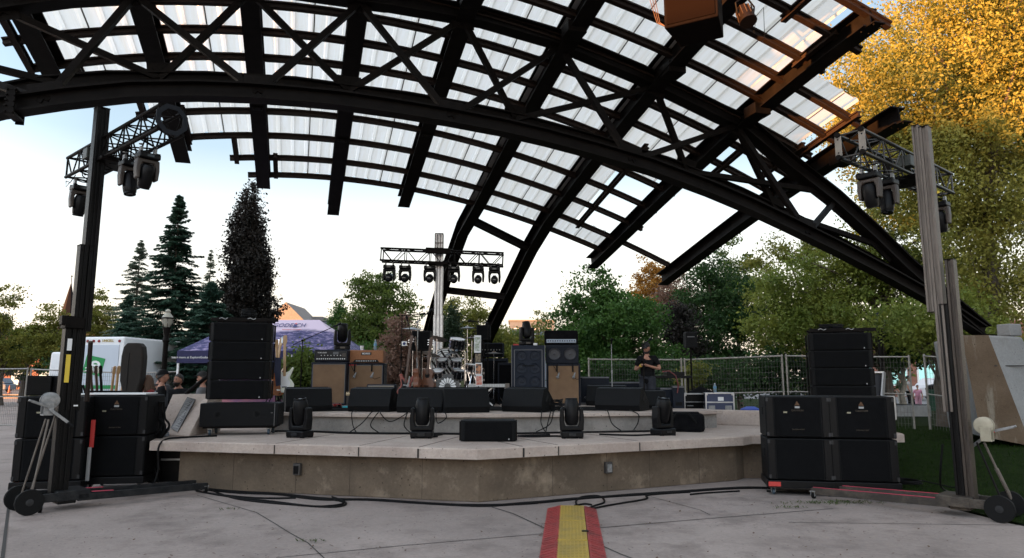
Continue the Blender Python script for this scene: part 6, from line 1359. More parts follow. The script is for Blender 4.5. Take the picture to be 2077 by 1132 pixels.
# ------------------------------------------------------------------ vehicles
VW = mat('white vehicle paint', (.74,.75,.77), .3, 0, (.78,.79,.80), 3); GREENP = mat('green livery', (.015,.25,.07), .4); TYRE = mat('dark tyre', (.02,.02,.02), .8); GLS = mat('vehicle glass', (.015,.018,.022), .08, 0, spec=.8)
p = W(180,800,24); o = thing('box_truck', 'white box truck seen from behind with a tilted green logo square', 'truck', (p.x,24,0), R(-6))
w, h, z0, Ld = 2.30, 2.15, .88, 4.6
mb = MB(); mb.box((0,Ld/2,z0+h/2), (w,Ld,h)); bx = mb.build('cargo_box', VW, o, bevel=.06)
mb = MB(); mb.box((0,-.012,z0+h*.46), (w*.86,.03,h*.82)); dr = mb.build('rear_door', mat('door white', (.52,.57,.64), .4), o, bevel=.01)
mb = MB(); mb.box((.12,-.034,z0+h*.54), (.70,.01,.62), M=Matrix.Rotation(R(12),4,'Y')); lg = mb.build('logo_square', GREENP, dr)
text('logo_letter', 'e', .72, WHITE, dr, (.18,-.045,z0+h*.56), (R(90),R(8),0), sx=1.25, bold=.012)
mb = MB(); mb.bar((-.18,-.045,z0+h*.50),(.08,-.045,z0+h*.54),.012,.035); mb.bar((-.18,-.045,z0+h*.455),(.10,-.045,z0+h*.50),.012,.03); mb.build('logo_line', WHITE, dr)
mb = MB(); mb.box((0,-.034,z0+h*.20), (w*.85,.01,.12)); mb.box((0,-.034,z0+h*.075), (w*.85,.01,.13)); mb.build('green_band', GREENP, dr)
text('lettering', 'UNICELL', .11, mat('brass letters', (.4,.3,.1), .4), bx, (.55,-.012,z0+h*.935), (R(90),0,0), bold=.004)
text('lettering', 'rent-a-truck', .12, mat('grey blue print', (.25,.33,.42), .6), dr, (.35,-.034,z0+h*.0+.02), (R(90),0,0))
for x in (-1.02,.0-.2,.02+.0,.98,-.0+.22):
    mb = MB(); mb.lathe([(.05,0),(.045,.02)], 14, 0, Matrix.Translation((x,-.005,z0+h*.93))@Matrix.Rotation(R(90),4,'X')); mb.build('marker_light', mat('dark red lens', (.22,.01,.015), .3), o)
mb = MB(); mb.box((0,.1,.72), (w*.95,.16,.12)); mb.build('bumper', K_STEEL, o)
for x in (-.9,.9): wheel(o, (x,1.1,.40), .40, .28, (1,0,0), (TYRE, ZINC))
mb = MB(); mb.prism([(Ld,.6),(Ld+1.9,.6),(Ld+1.9,1.35),(Ld+1.2,1.5),(Ld+.8,2.2),(Ld,2.3)], -1.0, 1.0, Matrix(((0,0,1,0),(1,0,0,0),(0,1,0,0),(0,0,0,1)))); mb.build('driver_cab', VW, o, bevel=.06)
for x in (-.9,.9): wheel(o, (x,Ld+1.1,.38), .38, .24, (1,0,0), (TYRE, ZINC))
for sx in (-1,1): mb = MB(); mb.box((sx*1.2,Ld+.7,1.9), (.12,.1,.3)); mb.build('mirror', K_PLAST, o)
p = W(336,790,27.5); o = thing('white_van', 'white van with a sloping nose facing right behind the talking people', 'van', (p.x,27.5,0), 0)
pf = [(0,.35),(0,.95),(-.25,1.15),(-.75,1.85),(-1.1,2.25),(-1.6,2.5),(-2.2,2.6),(-4.0,2.6),(-4.1,.4)]
Tv = Matrix.Rotation(R(90),4,'X'); mb = MB(); mb.prism(pf, -.98, .98, Tv); mb.build('body', VW, o, bevel=.08, seg=3)
for sy in (-1,1):
    mb = MB(); mb.prism([(-.55,1.25),(-.95,1.88),(-1.45,1.98),(-1.45,1.25)], -.99*sy-.004, -.99*sy+.004, Tv); mb.build('side_window', GLS, o)
    mb = MB(); mb.box((-2.5,sy*.985,1.5), (.02,.012,1.6)); mb.box((-1.5,sy*.985,1.3), (.02,.012,1.7)); mb.build('door_seam', mat('seam grey', (.2,.2,.22), .6), o)
for x in (-.95,-3.2):
    for y in (-.9,.9): wheel(o, (x,y,.35), .35, .22, (0,1,0), (TYRE, ZINC))
mb = MB(); mb.box((-.02,-.7,.85), (.06,.3,.16)); mb.box((-.02,.7,.85), (.06,.3,.16)); mb.build('headlight', WHITE, o)
def car(label, c, rz, m_, sc=1.0, name='parked_car', group='vehicles on the far street'):
    o = thing(name, label, 'car', c, rz, group); Tv = Matrix.Rotation(R(90),4,'X')@Matrix.Diagonal((sc,sc,1,1))
    mb = MB(); mb.prism([(-2.3,.3),(-2.3,.95),(-1.3,1.05),(1.9,1.05),(2.35,.9),(2.35,.3)][::1], -.9, .9, Tv); mb.build('body', m_, o, bevel=.08)
    mb = MB(); mb.prism([(-1.4,1.04),(-.7,1.62),(1.6,1.66),(2.15,1.04)], -.8, .8, Tv); mb.build('cabin', m_, o, bevel=.08)
    for sy in (-1,1): mb = MB(); mb.prism([(-1.15,1.1),(-.62,1.54),(1.5,1.56),(1.85,1.1)], sy*.81-.004, sy*.81+.004, Tv); mb.build('side_window', GLS, o)
    for x in (-1.4*sc,1.45*sc):
        for y in (-.82,.82): wheel(o, (x,y,.34), .34, .2, (0,1,0), (TYRE, ZINC))
    mb = MB(); mb.box((-2.31*sc,-.6,.75), (.04,.3,.14)); mb.box((-2.31*sc,.6,.75), (.04,.3,.14)); mb.build('headlight', WHITE, o); return o
SUVM = mat('blue grey car paint', (.10,.13,.18), .3)
p = W(-18,790,82); car('blue grey sport utility car driving on the far left street', (p.x,82,0), 0, SUVM)
p = W(785,790,60); car('silver car partly seen between the amplifiers and the bass guitar', (p.x,60,0), 0, mat('silver paint', (.4,.41,.43), .3))
p = W(1905,805,52); car('pale silver car on the right street behind the tree trunk', (p.x,52,0), R(8), mat('pale paint', (.5,.5,.52), .3))
o = thing('traffic_cone', 'small orange traffic cone on the left street', 'traffic cone', (W(18,800,76).x,76,0)); mb = MB(); mb.lathe([(.16,.04),(.13,.1),(.03,.85)], 14); mb.build('cone_body', mat('orange cone', (.6,.13,.04), .5), o, smooth=True); mb = MB(); mb.box((0,0,.02), (.4,.4,.04)); mb.build('base', K_RUB, o)
# ------------------------------------------------------------------ lamp post, dark pole, bin, planter
o = thing('street_lamp', 'black park lamp post with a frosted white urn lantern', 'street lamp', (W(329,800,22).x,22,0)); zt = W(329,627,22).z; zb = W(329,664,22).z
mb = MB(); mb.lathe([(.20,0),(.20,.25),(.14,.4),(.09,.7),(.075,zb-.5),(.11,zb-.42),(.07,zb-.3),(.12,zb-.06),(.13,zb)], 16); mb.build('pole', K_STEEL, o, smooth=True)
hL = zt-zb; mb = MB(); mb.lathe([(.09,zb),(.15,zb+hL*.25),(.175,zb+hL*.50)], 18); la = mb.build('lamp_shade', mat('frosted lantern glass', (.42,.40,.33), .3, 0, trans=.3), o, smooth=True)
mb = MB(); mb.lathe([(.18,zb+hL*.5),(.15,zb+hL*.62),(.07,zb+hL*.78),(.085,zb+hL*.88),(.05,zb+hL*.97),(.01,zt)], 18); mb.build('lamp_top', mat('frosted lantern glass', (.6,.6,.5), .3), la, smooth=True)
mb = MB(); mb.lathe([(.185,zb+hL*.46),(.19,zb+hL*.53)], 18)
for k in range(6): a = k*math.pi/3; mb.tube([(.10*math.cos(a),.10*math.sin(a),zb),(.18*math.cos(a),.18*math.sin(a),zb+hL*.5)], .008, 5)
mb.build('lantern_frame', K_STEEL, la)
o = thing('dark_pole', 'plain black lamp pole among the trees right of the array stack', 'pole', (W(1794,800,21).x,21,.3)); mb = MB(); mb.lathe([(.16,0),(.14,.3),(.075,.6),(.07,2.6),(.12,2.65),(.05,2.8)], 12); mb.build('shaft', K_STEEL, o, smooth=True); mb = MB(); mb.lathe([(.14,2.8),(.17,3.1),(.08,3.4)], 12); mb.build('lantern', K_PLAST, o, smooth=True)
o = thing('litter_bin', 'dark green litter bin with a white symbol by the right street', 'bin', (W(1898,834,33).x,33,.05)); mb = MB(); mb.lathe([(.32,0),(.34,1.0),(.36,1.05)], 16); mb.build('bin_body', mat('dark green metal', (.01,.05,.03), .5), o, smooth=True); mb = MB(); mb.lathe([(.37,1.05),(.30,1.2),(.1,1.28)], 16); mb.build('lid', K_STEEL, o, smooth=True); mb = MB(); mb.box((0,-.345,.65), (.12,.01,.3)); mb.build('symbol', WHITE, o)
o = thing('planter', 'square grey stone planter with a slender tree trunk in it', 'planter', (W(1832,860,24).x,24,.3)); mb = MB(); mb.box((0,0,.2), (1.25,1.25,.42)); mb.build('planter_box', mat('grey stone', (.22,.22,.22), .8, 0, (.28,.28,.28), 9), o, bevel=.03); mb = MB(); mb.box((0,0,.42), (1.05,1.05,.02)); mb.build('soil', K_RUB, o)
ptree('young_tree', 'slender pale trunked young tree growing in the stone planter', 1830, 24, [(1830,700,40,34),(1800,730,40,24),(1870,720,36,24)], 6000, .055, LM['dark'], clr=.25, trunk=.1, ncl=80, bark=mat('pale bark', (.25,.22,.18), .8, 0, (.32,.29,.24), 8))
# ------------------------------------------------------------------ marquee tent
PUR = mat('dark violet blue fabric', (.012,.012,.06), .75, 0, (.02,.02,.08), 3); 
def artmat():
    m = bpy.data.materials.new('printed tent roof'); m.use_nodes = True; n = m.node_tree.nodes; l = m.node_tree.links; b = n['Principled BSDF']; b.inputs['Roughness'].default_value = .7
    tc = n.new('ShaderNodeTexCoord'); sx = n.new('ShaderNodeSeparateXYZ'); l.new(tc.outputs['Object'], sx.inputs[0])
    mp = n.new('ShaderNodeMapping'); mp.inputs['Scale'].default_value = (1.5,1.5,6); l.new(tc.outputs['Object'], mp.inputs[0])
    t = n.new('ShaderNodeTexNoise'); t.inputs['Scale'].default_value = 3.2; t.inputs['Detail'].default_value = 9; t.inputs['Roughness'].default_value = .75; l.new(mp.outputs[0], t.inputs[0])
    r = n.new('ShaderNodeValToRGB'); l.new(t.outputs['Fac'], r.inputs[0]); e = r.color_ramp.elements; e[0].position = .42; e[0].color = (.012,.016,.075,1); e[1].position = .62; e[1].color = (.30,.25,.40,1); x = e.new(.5); x.color = (.035,.035,.14,1)
    t2 = n.new('ShaderNodeTexNoise'); t2.inputs['Scale'].default_value = 1.5; l.new(tc.outputs['Object'], t2.inputs[0])
    ad = n.new('ShaderNodeMath'); ad.operation = 'MULTIPLY_ADD'; l.new(t2.outputs['Fac'], ad.inputs[0]); ad.inputs[1].default_value = .35; l.new(sx.outputs['Z'], ad.inputs[2])
    r2 = n.new('ShaderNodeValToRGB'); l.new(ad.outputs[0], r2.inputs[0]); r2.color_ramp.elements[0].position = .72; r2.color_ramp.elements[1].position = .80
    # scaled in the geometry: z runs 0..1 in units of the roof rise
    mx = n.new('ShaderNodeMix'); mx.data_type = 'RGBA'; l.new(r2.outputs[0], mx.inputs[0]); l.new(r.outputs[0], mx.inputs[6]); mx.inputs[7].default_value = (.56,.47,.60,1); l.new(mx.outputs[2], b.inputs['Base Color']); return m
fl = W(360,712,18.6); fr_ = W(712,716,18.6); rl = W(497,648,20.0); rr2 = W(648,653,20.0); zE = fl.z; zR = W(560,649,20.0).z
o = thing('canopy_tent', 'violet printed marquee tent with a town picture and large lettering on its roof', 'tent', (fl.x,18.6,0))
Lx = fr_.x-fl.x; a_ = rl.x-fl.x; b_ = rr2.x-fl.x; dy = 1.4
roof = thing('tmp', None, None); 
mb = MB(); vs = [(0,0,0),(Lx,0,0),(Lx,2*dy,0),(0,2*dy,0),(a_,dy,zR-zE),(b_,dy,zR-zE)]
n_ = 10; g = []
mb.add(vs, [(0,1,5,4),(1,2,5),(2,3,4,5),(3,0,4)]); rf = mb.build('roof', artmat(), o); rf.location = (0,0,zE); bpy.data.objects.remove(roof)
mb = MB()
for (q0, q1) in (((0,0),(Lx,0)),((Lx,0),(Lx,2*dy)),((Lx,2*dy),(0,2*dy)),((0,2*dy),(0,0))): mb.bar((*q0,zE-.155),(*q1,zE-.155),.02,.33)
mb.build('valance', PUR, o)
for (x, y) in ((0.03,.03),(Lx-.03,.03),(Lx-.03,2*dy-.03),(.03,2*dy-.03)): mb = MB(); mb.box((x,y,(zE-.2)/2), (.05,.05,zE-.2)); mb.build('leg', VW, o)
sl_ = math.atan2(zR-zE, dy)
GX = lambda u: W(u, 660, 19.75).x-fl.x
text('lettering', 'GODER', .30, mat('navy print', (.03,.04,.16), .6), rf, (GX(580),dy*.80-.02,(zR-zE)*.80+.012), (sl_,0,0), bold=-.001, sx=.68)
text('lettering', 'CH', .30, mat('navy print', (.03,.04,.16), .6), rf, (GX(611),dy*.80-.02,(zR-zE)*.80+.012), (sl_,0,0), bold=-.001, sx=.68)
mb = MB(); cc = Vector((GX(600),dy*.80-.02,(zR-zE)*.80+.016)); up_ = Vector((0,math.cos(sl_),math.sin(sl_))); rt_ = Vector((1,0,0))
mb.add([cc-rt_*.055-up_*.11, cc+rt_*.055-up_*.11, cc+rt_*.035+up_*.05, cc-rt_*.035+up_*.05], [(0,1,2,3)]); mb.build('lighthouse_mark', mat('navy print', (.03,.04,.16), .6), rf)
mb = MB(); mb.add([cc-rt_*.045+up_*.06, cc+rt_*.045+up_*.06, cc+up_*.14], [(0,1,2)]); mb.build('lighthouse_roof', mat('coral print', (.6,.12,.12), .6), rf)
text('lettering', 'ONTARIO CANADA', .06, mat('coral print', (.6,.12,.12), .6), rf, (GX(597),dy*.66,(zR-zE)*.66+.012), (sl_,0,0))
text('lettering', 'learn more at ExploreGoderich.ca', .085, WHITE, o, (.45,-.014,zE-.17), (R(90),0,0)); text('lettering', '@ExploreGoderich', .10, WHITE, o, (3.35,-.014,zE-.14), (R(90),0,0))
mb = MB(); mb.box((Lx/2,2*dy-.08,zE/2-.1), (Lx-.1,.02,zE-.35)); mb.build('back_wall', mat('sunset banner print', (.10,.07,.22), .7, 0, (.42,.16,.20), 1.3, lo=.42, hi=.58, stretch=(.5,1,1.2)), o)
# ------------------------------------------------------------------ sloped memorial block and things by it
o = thing('plaque_block', 'sloped concrete memorial block with a dark inscribed metal plaque', 'monument', (0,0,.702))
p0 = G(316,884,.702); p1 = G(393,884,.702); w0 = p0; top0 = W(350,800,11.75); top1 = W(428,806,11.95)
o.location = (p0.x,p0.y,.702); 
def Q(v, z=None): v = Vector(v)-Vector((p0.x,p0.y,.702)); return Vector((v.x, v.y, v.z if z is None else z))
a0 = Vector((0,0,.02)); a1 = Q(W(384,878,11.0)); a1.z = .02; b0 = Q(top0); b1 = Q(top1); b1.z = b0.z; a1b = a1
mb = MB(); k0 = b0+Vector((.05,.35,0)); k1 = b1+Vector((.05,.35,0))
vs = [a0, a1, b1, b0, Vector((a0.x,a0.y,0)), Vector((a1.x,a1.y,0)), Vector((k1.x,k1.y,0)), Vector((k0.x,k0.y,0)), k1, k0]
mb.add(vs, [(0,1,2,3),(3,2,8,9),(4,5,1,0),(1,5,6,8,2),(0,3,9,7,4),(9,8,6,7),(4,7,6,5)]); mb.build('block', M_SLAB, o, bevel=.02)
n_ = (a1-a0).cross(b0-a0).normalized(); 
def PL(s, t, h=.0): return a0+(a1-a0)*s+(b0-a0)*t+((b1-b0)-(a1-a0))*s*t+n_*h
mb = MB(); mb.add([PL(.36,.16,.012),PL(.62,.06,.012),PL(.66,.86,.012),PL(.42,.92,.012)]+[PL(.36,.16,-.01),PL(.62,.06,-.01),PL(.66,.86,-.01),PL(.42,.92,-.01)], [(0,1,2,3),(0,4,5,1),(1,5,6,2),(2,6,7,3),(3,7,4,0)]); pq = mb.build('plaque', mat('bronze plaque', (.045,.045,.05), .35, .6, (.10,.10,.10), 4), o)
mb = MB()
for i in range(26):
    t = .16+i*.028; s0 = .405+.0*i; s1 = .60-random.uniform(0,.06); mb.bar(PL(s0+.02,t+.02,.0135), PL(s1,t-.005,.0135), .006, .002, up=tuple(n_))
mb.build('inscription', mat('worn raised letters', (.30,.30,.30), .4, .5), pq)
o = thing('small_case', 'small grey blue plastic case at the foot of the memorial block', 'case', tuple(G(322,886,.702)), R(12)); mb = MB(); mb.box((0,0,.035), (.26,.2,.06)); mb.box((0,0,.10), (.26,.2,.05)); mb.build('shell', mat('grey blue plastic', (.12,.15,.19), .4), o, bevel=.012); mb = MB(); mb.box((0,-.103,.07), (.08,.01,.03)); mb.build('latch', K_RUB, o)
o = thing('steel_tube', 'thick black pole leaning out from behind the left array stack', 'pole', tuple(W(378,798,11.9))); mb = MB(); e_ = W(440,748,12.3)-W(378,798,11.9); mb.tube([(0,0,0), tuple(e_)], .035, 10); mb.build('tube', K_STEEL, o, smooth=True); mb = MB(); mb.tube([tuple(Vector(e_)*-.02),(0,0,0)], .038, 10); mb.build('end_sleeve', K_RUB, o)
# road case hidden behind left subs with guitar rack and soft case on it
o = thing('road_case', 'big black road case behind the left subwoofers carrying the guitar rack', 'road case', (W(222,800,14.6).x,14.7,0)); case(o, 1.5, .7, .78, K_PLAST, .7, True)
rk = thing('guitar_rack', 'folding black rack holding six upright guitars behind the left subwoofers', 'guitar rack', (W(216,800,14.4).x,14.4,.90))
mb = MB(); mb.bar((-.40,-.1,.42),(.40,-.1,.42),.05,.07); mb.bar((-.40,.1,.1),(.40,.1,.1),.05,.05); mb.build('top_bar', K_CLOTH, rk, bevel=.01)
for x in (-.3,.0,.3): mb = MB(); mb.bar((x-.08,-.1,.4),(x-.16,-.2,0),.03,.03); mb.bar((x-.08,-.1,.4),(x+.05,.15,0),.03,.03); mb.build('frame_leg', K_STEEL, rk)
for i, (x, l_, m_) in enumerate(((-.26,'first','d'),(-.17,'second','d'),(-.07,'third','b'),(.05,'fourth','m'),(.16,'fifth','m'),(.25,'sixth','m'))):
    guitar('racked_guitar', '%s guitar from the left in the folding rack, headstock up' % l_, (rk.location.x+x, 14.4, .93), (R(-4), R((6,4,5,-8,-6,-10)[i]*-1), R(70)), STRAT, (SUNB,CHERRY,K_PLAST,MAPLE,SUNB,CHERRY)[i], {'d':ROSE,'b':K_STEEL,'m':MAPLE}[m_], .93, .9, group='guitars in the rack')
for x, s_ in ((.0,0),): pass
o = thing('road_case', 'second black road case behind the left subwoofers under the brown gig bag', 'road case', (W(268,800,13.9).x,14.0,0)); case(o, .6, .6, .85, K_PLAST, .7, True)
o = thing('gig_bag', 'tall dark brown padded instrument bag standing upright', 'instrument bag', (W(267,800,13.8).x,13.8,.97), R(4)); hh = W(267,696,13.8).z-.97
hw = .215; prof = [(hw*.82,0),(hw*.86,.18),(hw*.80,.30),(hw*.72,.42),(hw*.96,.60),(hw,.90),(hw*.98,hh*.80),(hw*.85,hh*.94),(hw*.55,hh),(0,hh)]; poly = prof+[(-x, z) for x, z in prof[::-1][1:]]
mb = MB(); mb.prism(poly, -.11, .11, Matrix.Rotation(R(90),4,'X')); mb.build('padded_shell', mat('dark brown padded cloth', (.014,.011,.009), .9, 0, (.019,.015,.0125), 5, .3, 120), o, bevel=.03); mb = MB(); mb.bar((-.06,-.115,.05),(-.05,-.115,hh*.85),.008,.008,up=(0,1,0)); mb.build('zip_seam', K_RUB, o)
o = thing('timber_prop', 'dark wooden post leaning against the left lift mast', 'post', tuple(W(176,815,9.3))); e_ = W(184,692,9.4)-W(176,815,9.3); mb = MB(); mb.bar((0,0,0), tuple(e_), .04, .05); mb.build('post_shaft', K_WOOD, o, bevel=.004); mb = MB(); mb.box(tuple(Vector(e_)*.99), (.045,.055,.02)); mb.build('end_grain', ALU_D, o)
# ------------------------------------------------------------------ people
SKIN = mat('light skin', (.34,.17,.115), .6, 0, (.39,.20,.14), 20, spec=.3)
HAIRK = mat('black hair', (.010,.008,.007), .6, 0, (.022,.017,.014), 60); HAIRB = mat('brown hair', (.07,.035,.018), .6, 0, (.13,.065,.035), 60)
BTEE = mat('black jersey', (.006,.006,.007), .9, 0, (.011,.011,.012), 20, .3, 60, spec=.1); DJEAN = mat('dark denim', (.012,.014,.022), .85, 0, (.02,.023,.032), 20)
def skinned(name, verts, edges, rad, m, parent, roots=(0,), sub=1, extra=None, mats=None):
    me = bpy.data.meshes.new(name); me.from_pydata([tuple(v) for v in verts], edges, []); o = bpy.data.objects.new(name, me); COL.objects.link(o)
    sk = o.modifiers.new('skin', 'SKIN'); sk.use_smooth_shade = True; sk.branch_smoothing = .3
    for i, r in enumerate(rad):
        me.skin_vertices[0].data[i].radius = (r, r) if not isinstance(r, tuple) else r
    for i in range(len(verts)): me.skin_vertices[0].data[i].use_root = i in roots
    ss = o.modifiers.new('sub', 'SUBSURF'); ss.levels = sub; ss.render_levels = sub
    dg = bpy.context.evaluated_depsgraph_get(); new = bpy.data.meshes.new_from_object(o.evaluated_get(dg)); bpy.data.objects.remove(o)
    vs = [v.co.copy() for v in new.vertices]; fs = [tuple(p.vertices) for p in new.polygons]; mb = MB(); mb.add(vs, fs, 0)
    if extra: extra(mb)
    q = mb.build(name, mats or m, parent, smooth=False); q.data.shade_smooth(); return q
def person(label, loc_, rz, H=1.75, J=None, shirt=BTEE, pants=DJEAN, head=(0,0), hair=HAIRK, hairstyle='short', beard=None, cap=None, glasses=False, sleeve='short', wristband=None, vest=None, fat=1.0, skin=None, group=None, cat='person', fingers=True, shoes=K_RUB):
    k = H/1.75; o = thing('person', label, cat, loc_, rz, group); skin = skin or SKIN
    P = dict(pel=(0,0,.95), sp=(0,0,1.12), ch=(0,0,1.30), nk=(0,0,1.47), hd=(0,-.012,1.535), shL=(.18,0,1.40), elL=(.25,.02,1.12), wrL=(.24,-.10,.88), shR=(-.18,0,1.40), elR=(-.25,.02,1.12), wrR=(-.24,-.10,.88), hpL=(.09,0,.90), knL=(.10,-.02,.50), anL=(.10,.02,.09), toL=(.12,-.13,.03), hpR=(-.09,0,.90), knR=(-.10,-.02,.50), anR=(-.10,.02,.09), toR=(-.12,-.13,.03))
    P.update(J or {}); V = {a: Vector(b)*k for a, b in P.items()}
    names = list(P); idx = {a: i for i, a in enumerate(names)}
    rad = dict(pel=.125, sp=.12, ch=.135, nk=.055, hd=.05, shL=.06, shR=.06, elL=.042, elR=.042, wrL=.028, wrR=.028, hpL=.095, hpR=.095, knL=.06, knR=.06, anL=.04, anR=.04, toL=.035, toR=.035)
    bones = [('pel','sp'),('sp','ch'),('ch','nk'),('nk','hd'),('ch','shL'),('shL','elL'),('elL','wrL'),('ch','shR'),('shR','elR'),('elR','wrR'),('pel','hpL'),('hpL','knL'),('knL','anL'),('anL','toL'),('pel','hpR'),('hpR','knR'),('knR','anR'),('anR','toR')]
    verts = [V[a] for a in names]; edges = [(idx[a], idx[b]) for a, b in bones]; R_ = [rad[a]*k*(fat if a in ('pel','sp','ch') else 1)*.93 for a in names]; R_ = [(r*1.25, r*.85) if n in ('pel','sp','ch') else r for r, n in zip(R_, names)]
    roots = [0]
    for s in 'LR':                                           # palm and five curled fingers
        w = V['wr'+s]; d = (w-V['el'+s]).normalized(); side = d.cross(Vector((0,0,1))); side = side.normalized() if side.length > .1 else Vector((1,0,0)); dn = d.cross(side).normalized()
        i0 = len(verts); verts += [w+d*.045*k, w+d*.085*k]; R_ += [(.030*k,.018*k),(.036*k,.016*k)]; edges += [(idx['wr'+s], i0), (i0, i0+1)]
        if fingers:
            for f in range(4):
                o_ = side*(-.03+.02*f)*k; l_ = (.030,.034,.032,.025)[f]*k; b = w+d*.085*k+o_; j = len(verts)
                verts += [b, b+d*l_+dn*.004, b+d*l_*1.7+dn*.02*k, b+d*l_*2.0+dn*.042*k]; R_ += [.0095*k,.009*k,.0082*k,.007*k]; edges += [(j,j+1),(j+1,j+2),(j+2,j+3)]; roots.append(j)
            b = w+d*.035*k-side*.03*k; j = len(verts); verts += [b, b+d*.03*k-side*.022*k, b+d*.058*k-side*.026*k+dn*.012*k]; R_ += [.012*k,.0105*k,.009*k]; edges += [(j,j+1),(j+1,j+2)]; roots.append(j)
    yaw, tilt = head; hc = V['hd']+Vector((0,-.012*k,.085*k)); HM = Matrix.Translation(hc)@Matrix.Rotation(yaw,4,'Z')@Matrix.Rotation(tilt,4,'X')@Matrix.Diagonal((k,k,k,1))
    def face(mb):
        n, m_ = 20, 16; vs = []
        for i in range(m_+1):
            ph = math.pi*i/m_
            for j in range(n):
                th = 2*math.pi*j/n; x = math.sin(ph)*math.sin(th); y = -math.sin(ph)*math.cos(th); z = math.cos(ph)
                X = .074*x; Y = .095*y+.005; Z = .118*z
                if z < -.2: q = (-z-.2)/.8; X *= 1-.32*q; Y = Y*(1-.12*q)-.012*q
                if y < -.55:
                    fr = max(0, 1-abs(x)*4.2)
                    Y -= .024*fr*max(0, 1-abs(z+.14)*4.5)          # nose
                    Y -= .006*fr*max(0, 1-abs(z+.46)*9)             # lips
                    Y += .010*max(0, 1-abs(abs(x)-.38)*5)*max(0, 1-abs(z-.08)*6)   # eye sockets
                    Y -= .008*fr*max(0, 1-abs(z+.82)*5)             # chin
                vs.append(HM@Vector((X, Y, Z)))
        fs = [(i*n+j, i*n+(j+1)%n, (i+1)*n+(j+1)%n, (i+1)*n+j) for i in range(m_) for j in range(n)]
        mb.add(vs, fs, 0)
        for sx in (-1,1):
            mb.lathe([(.004,-.011),(.0105,-.005),(.0115,0),(.0105,.005),(.004,.011)], 8, 1, HM@Matrix.Translation((sx*.029,-.080,.010))); mb.lathe([(.004,-.012),(.014,-.004),(.014,.004),(.004,.012)], 8, 0, HM@Matrix.Translation((sx*.076,.004,-.005))@Matrix.Diagonal((.45,1,2.1,1)))
            mb.box(HM@Vector((sx*.029,-.091,.030)), (.03*k,.006*k,.006*k), 2, M=HM.to_3x3().normalized().to_4x4())
        mb.box(HM@Vector((0,-.099,-.055)), (.036*k,.004*k,.007*k), 3, M=HM.to_3x3().normalized().to_4x4())
    skinned('body', verts, edges, R_, skin, o, roots, 1, face, [skin, mat('eye', (.05,.04,.035), .2), hair, mat('lip', (.30,.10,.08), .5)])
    g = 1.10
    sh = ['pel','sp','ch','nk','shL','elL','shR','elR','wrL','wrR']; vv = [V[a].copy() for a in sh]; vv[0].z -= .17*k; vv[3] = V['ch'].lerp(V['nk'], .62)
    t = .62 if sleeve == 'short' else 1.0
    vv[5] = V['shL'].lerp(V['elL'], t); vv[7] = V['shR'].lerp(V['elR'], t); vv[8] = vv[5]+(V['wrL']-V['elL'])*.93 if sleeve == 'long' else vv[5]+(V['elL']-V['shL'])*.06; vv[9] = vv[7]+(V['wrR']-V['elR'])*.93 if sleeve == 'long' else vv[7]+(V['elR']-V['shR'])*.06
    rr_ = [(.195*k*fat,.145*k*fat),(.185*k*fat,.14*k*fat),(.20*k*fat,.14*k*fat),.075*k,.088*k,.062*k if sleeve == 'short' else .055*k,.078*k,.062*k if sleeve == 'short' else .055*k,.055*k if sleeve == 'short' else .040*k,.055*k if sleeve == 'short' else .040*k]
    skinned('shirt', vv, [(0,1),(1,2),(2,3),(2,4),(4,5),(2,6),(6,7),(5,8),(7,9)], rr_, shirt, o)
    if vest:
        skinned('vest', [V['pel']+Vector((0,.01,.02))*k, V['sp']+Vector((0,.01,0)), V['ch']+Vector((0,.01,0)), V['ch'].lerp(V['nk'],.45)], [(0,1),(1,2),(2,3)], [(.205*k,.155*k),(.20*k,.15*k),(.215*k,.15*k),(.15*k,.09*k)], vest, o)
    skinned('trousers', [V['pel']+Vector((0,0,.16)), V['hpL'], V['knL'], V['anL']+Vector((0,0,.03)), V['hpR'], V['knR'], V['anR']+Vector((0,0,.03))], [(0,1),(1,2),(2,3),(0,4),(4,5),(5,6)], [(.165*k*fat,.13*k*fat),.125*k,.09*k,.07*k,.125*k,.09*k,.07*k], pants, o)
    for s in 'LR': skinned('shoe', [V['an'+s]+Vector((0,.03,-.03))*k, V['to'+s]+Vector((0,.03,.012)), V['to'+s]+Vector((0,-.03,.005))], [(0,1),(1,2)], [.046*k,(.045*k,.04*k),(.04*k,.03*k)], shoes, o)
    def shell(nm, m_, z0, back, sc=1.07, z1=1.0, front=.25, noise=.004, parent=o):
        n, q = 24, 12; mb = MB(); vs = []
        for i in range(q+1):
            for j in range(n):
                th = 2*math.pi*j/n; fy = -math.cos(th); lim = z0+(front-z0)*max(0, -fy)**.6 if fy < 0 else z0+(back-z0)*fy
                ph0 = math.acos(max(-1, min(1, lim))); ph = ph0*i/q; x = math.sin(ph)*math.sin(th); y = -math.sin(ph)*math.cos(th)
                vs.append(HM@Vector((.074*x*sc, .095*y*sc+.008, .118*math.cos(ph)*sc+random.uniform(-1,1)*noise)))
        mb.add(vs, [(i*n+j, i*n+(j+1)%n, (i+1)*n+(j+1)%n, (i+1)*n+j) for i in range(q) for j in range(n)]); h_ = mb.build(nm, m_, parent); h_.data.shade_smooth()
        so_ = h_.modifiers.new('thickness', 'SOLIDIFY'); so_.thickness = .006; return h_
    if hairstyle: shell('hair', hair, .1, -.45, 1.08, front=.52)
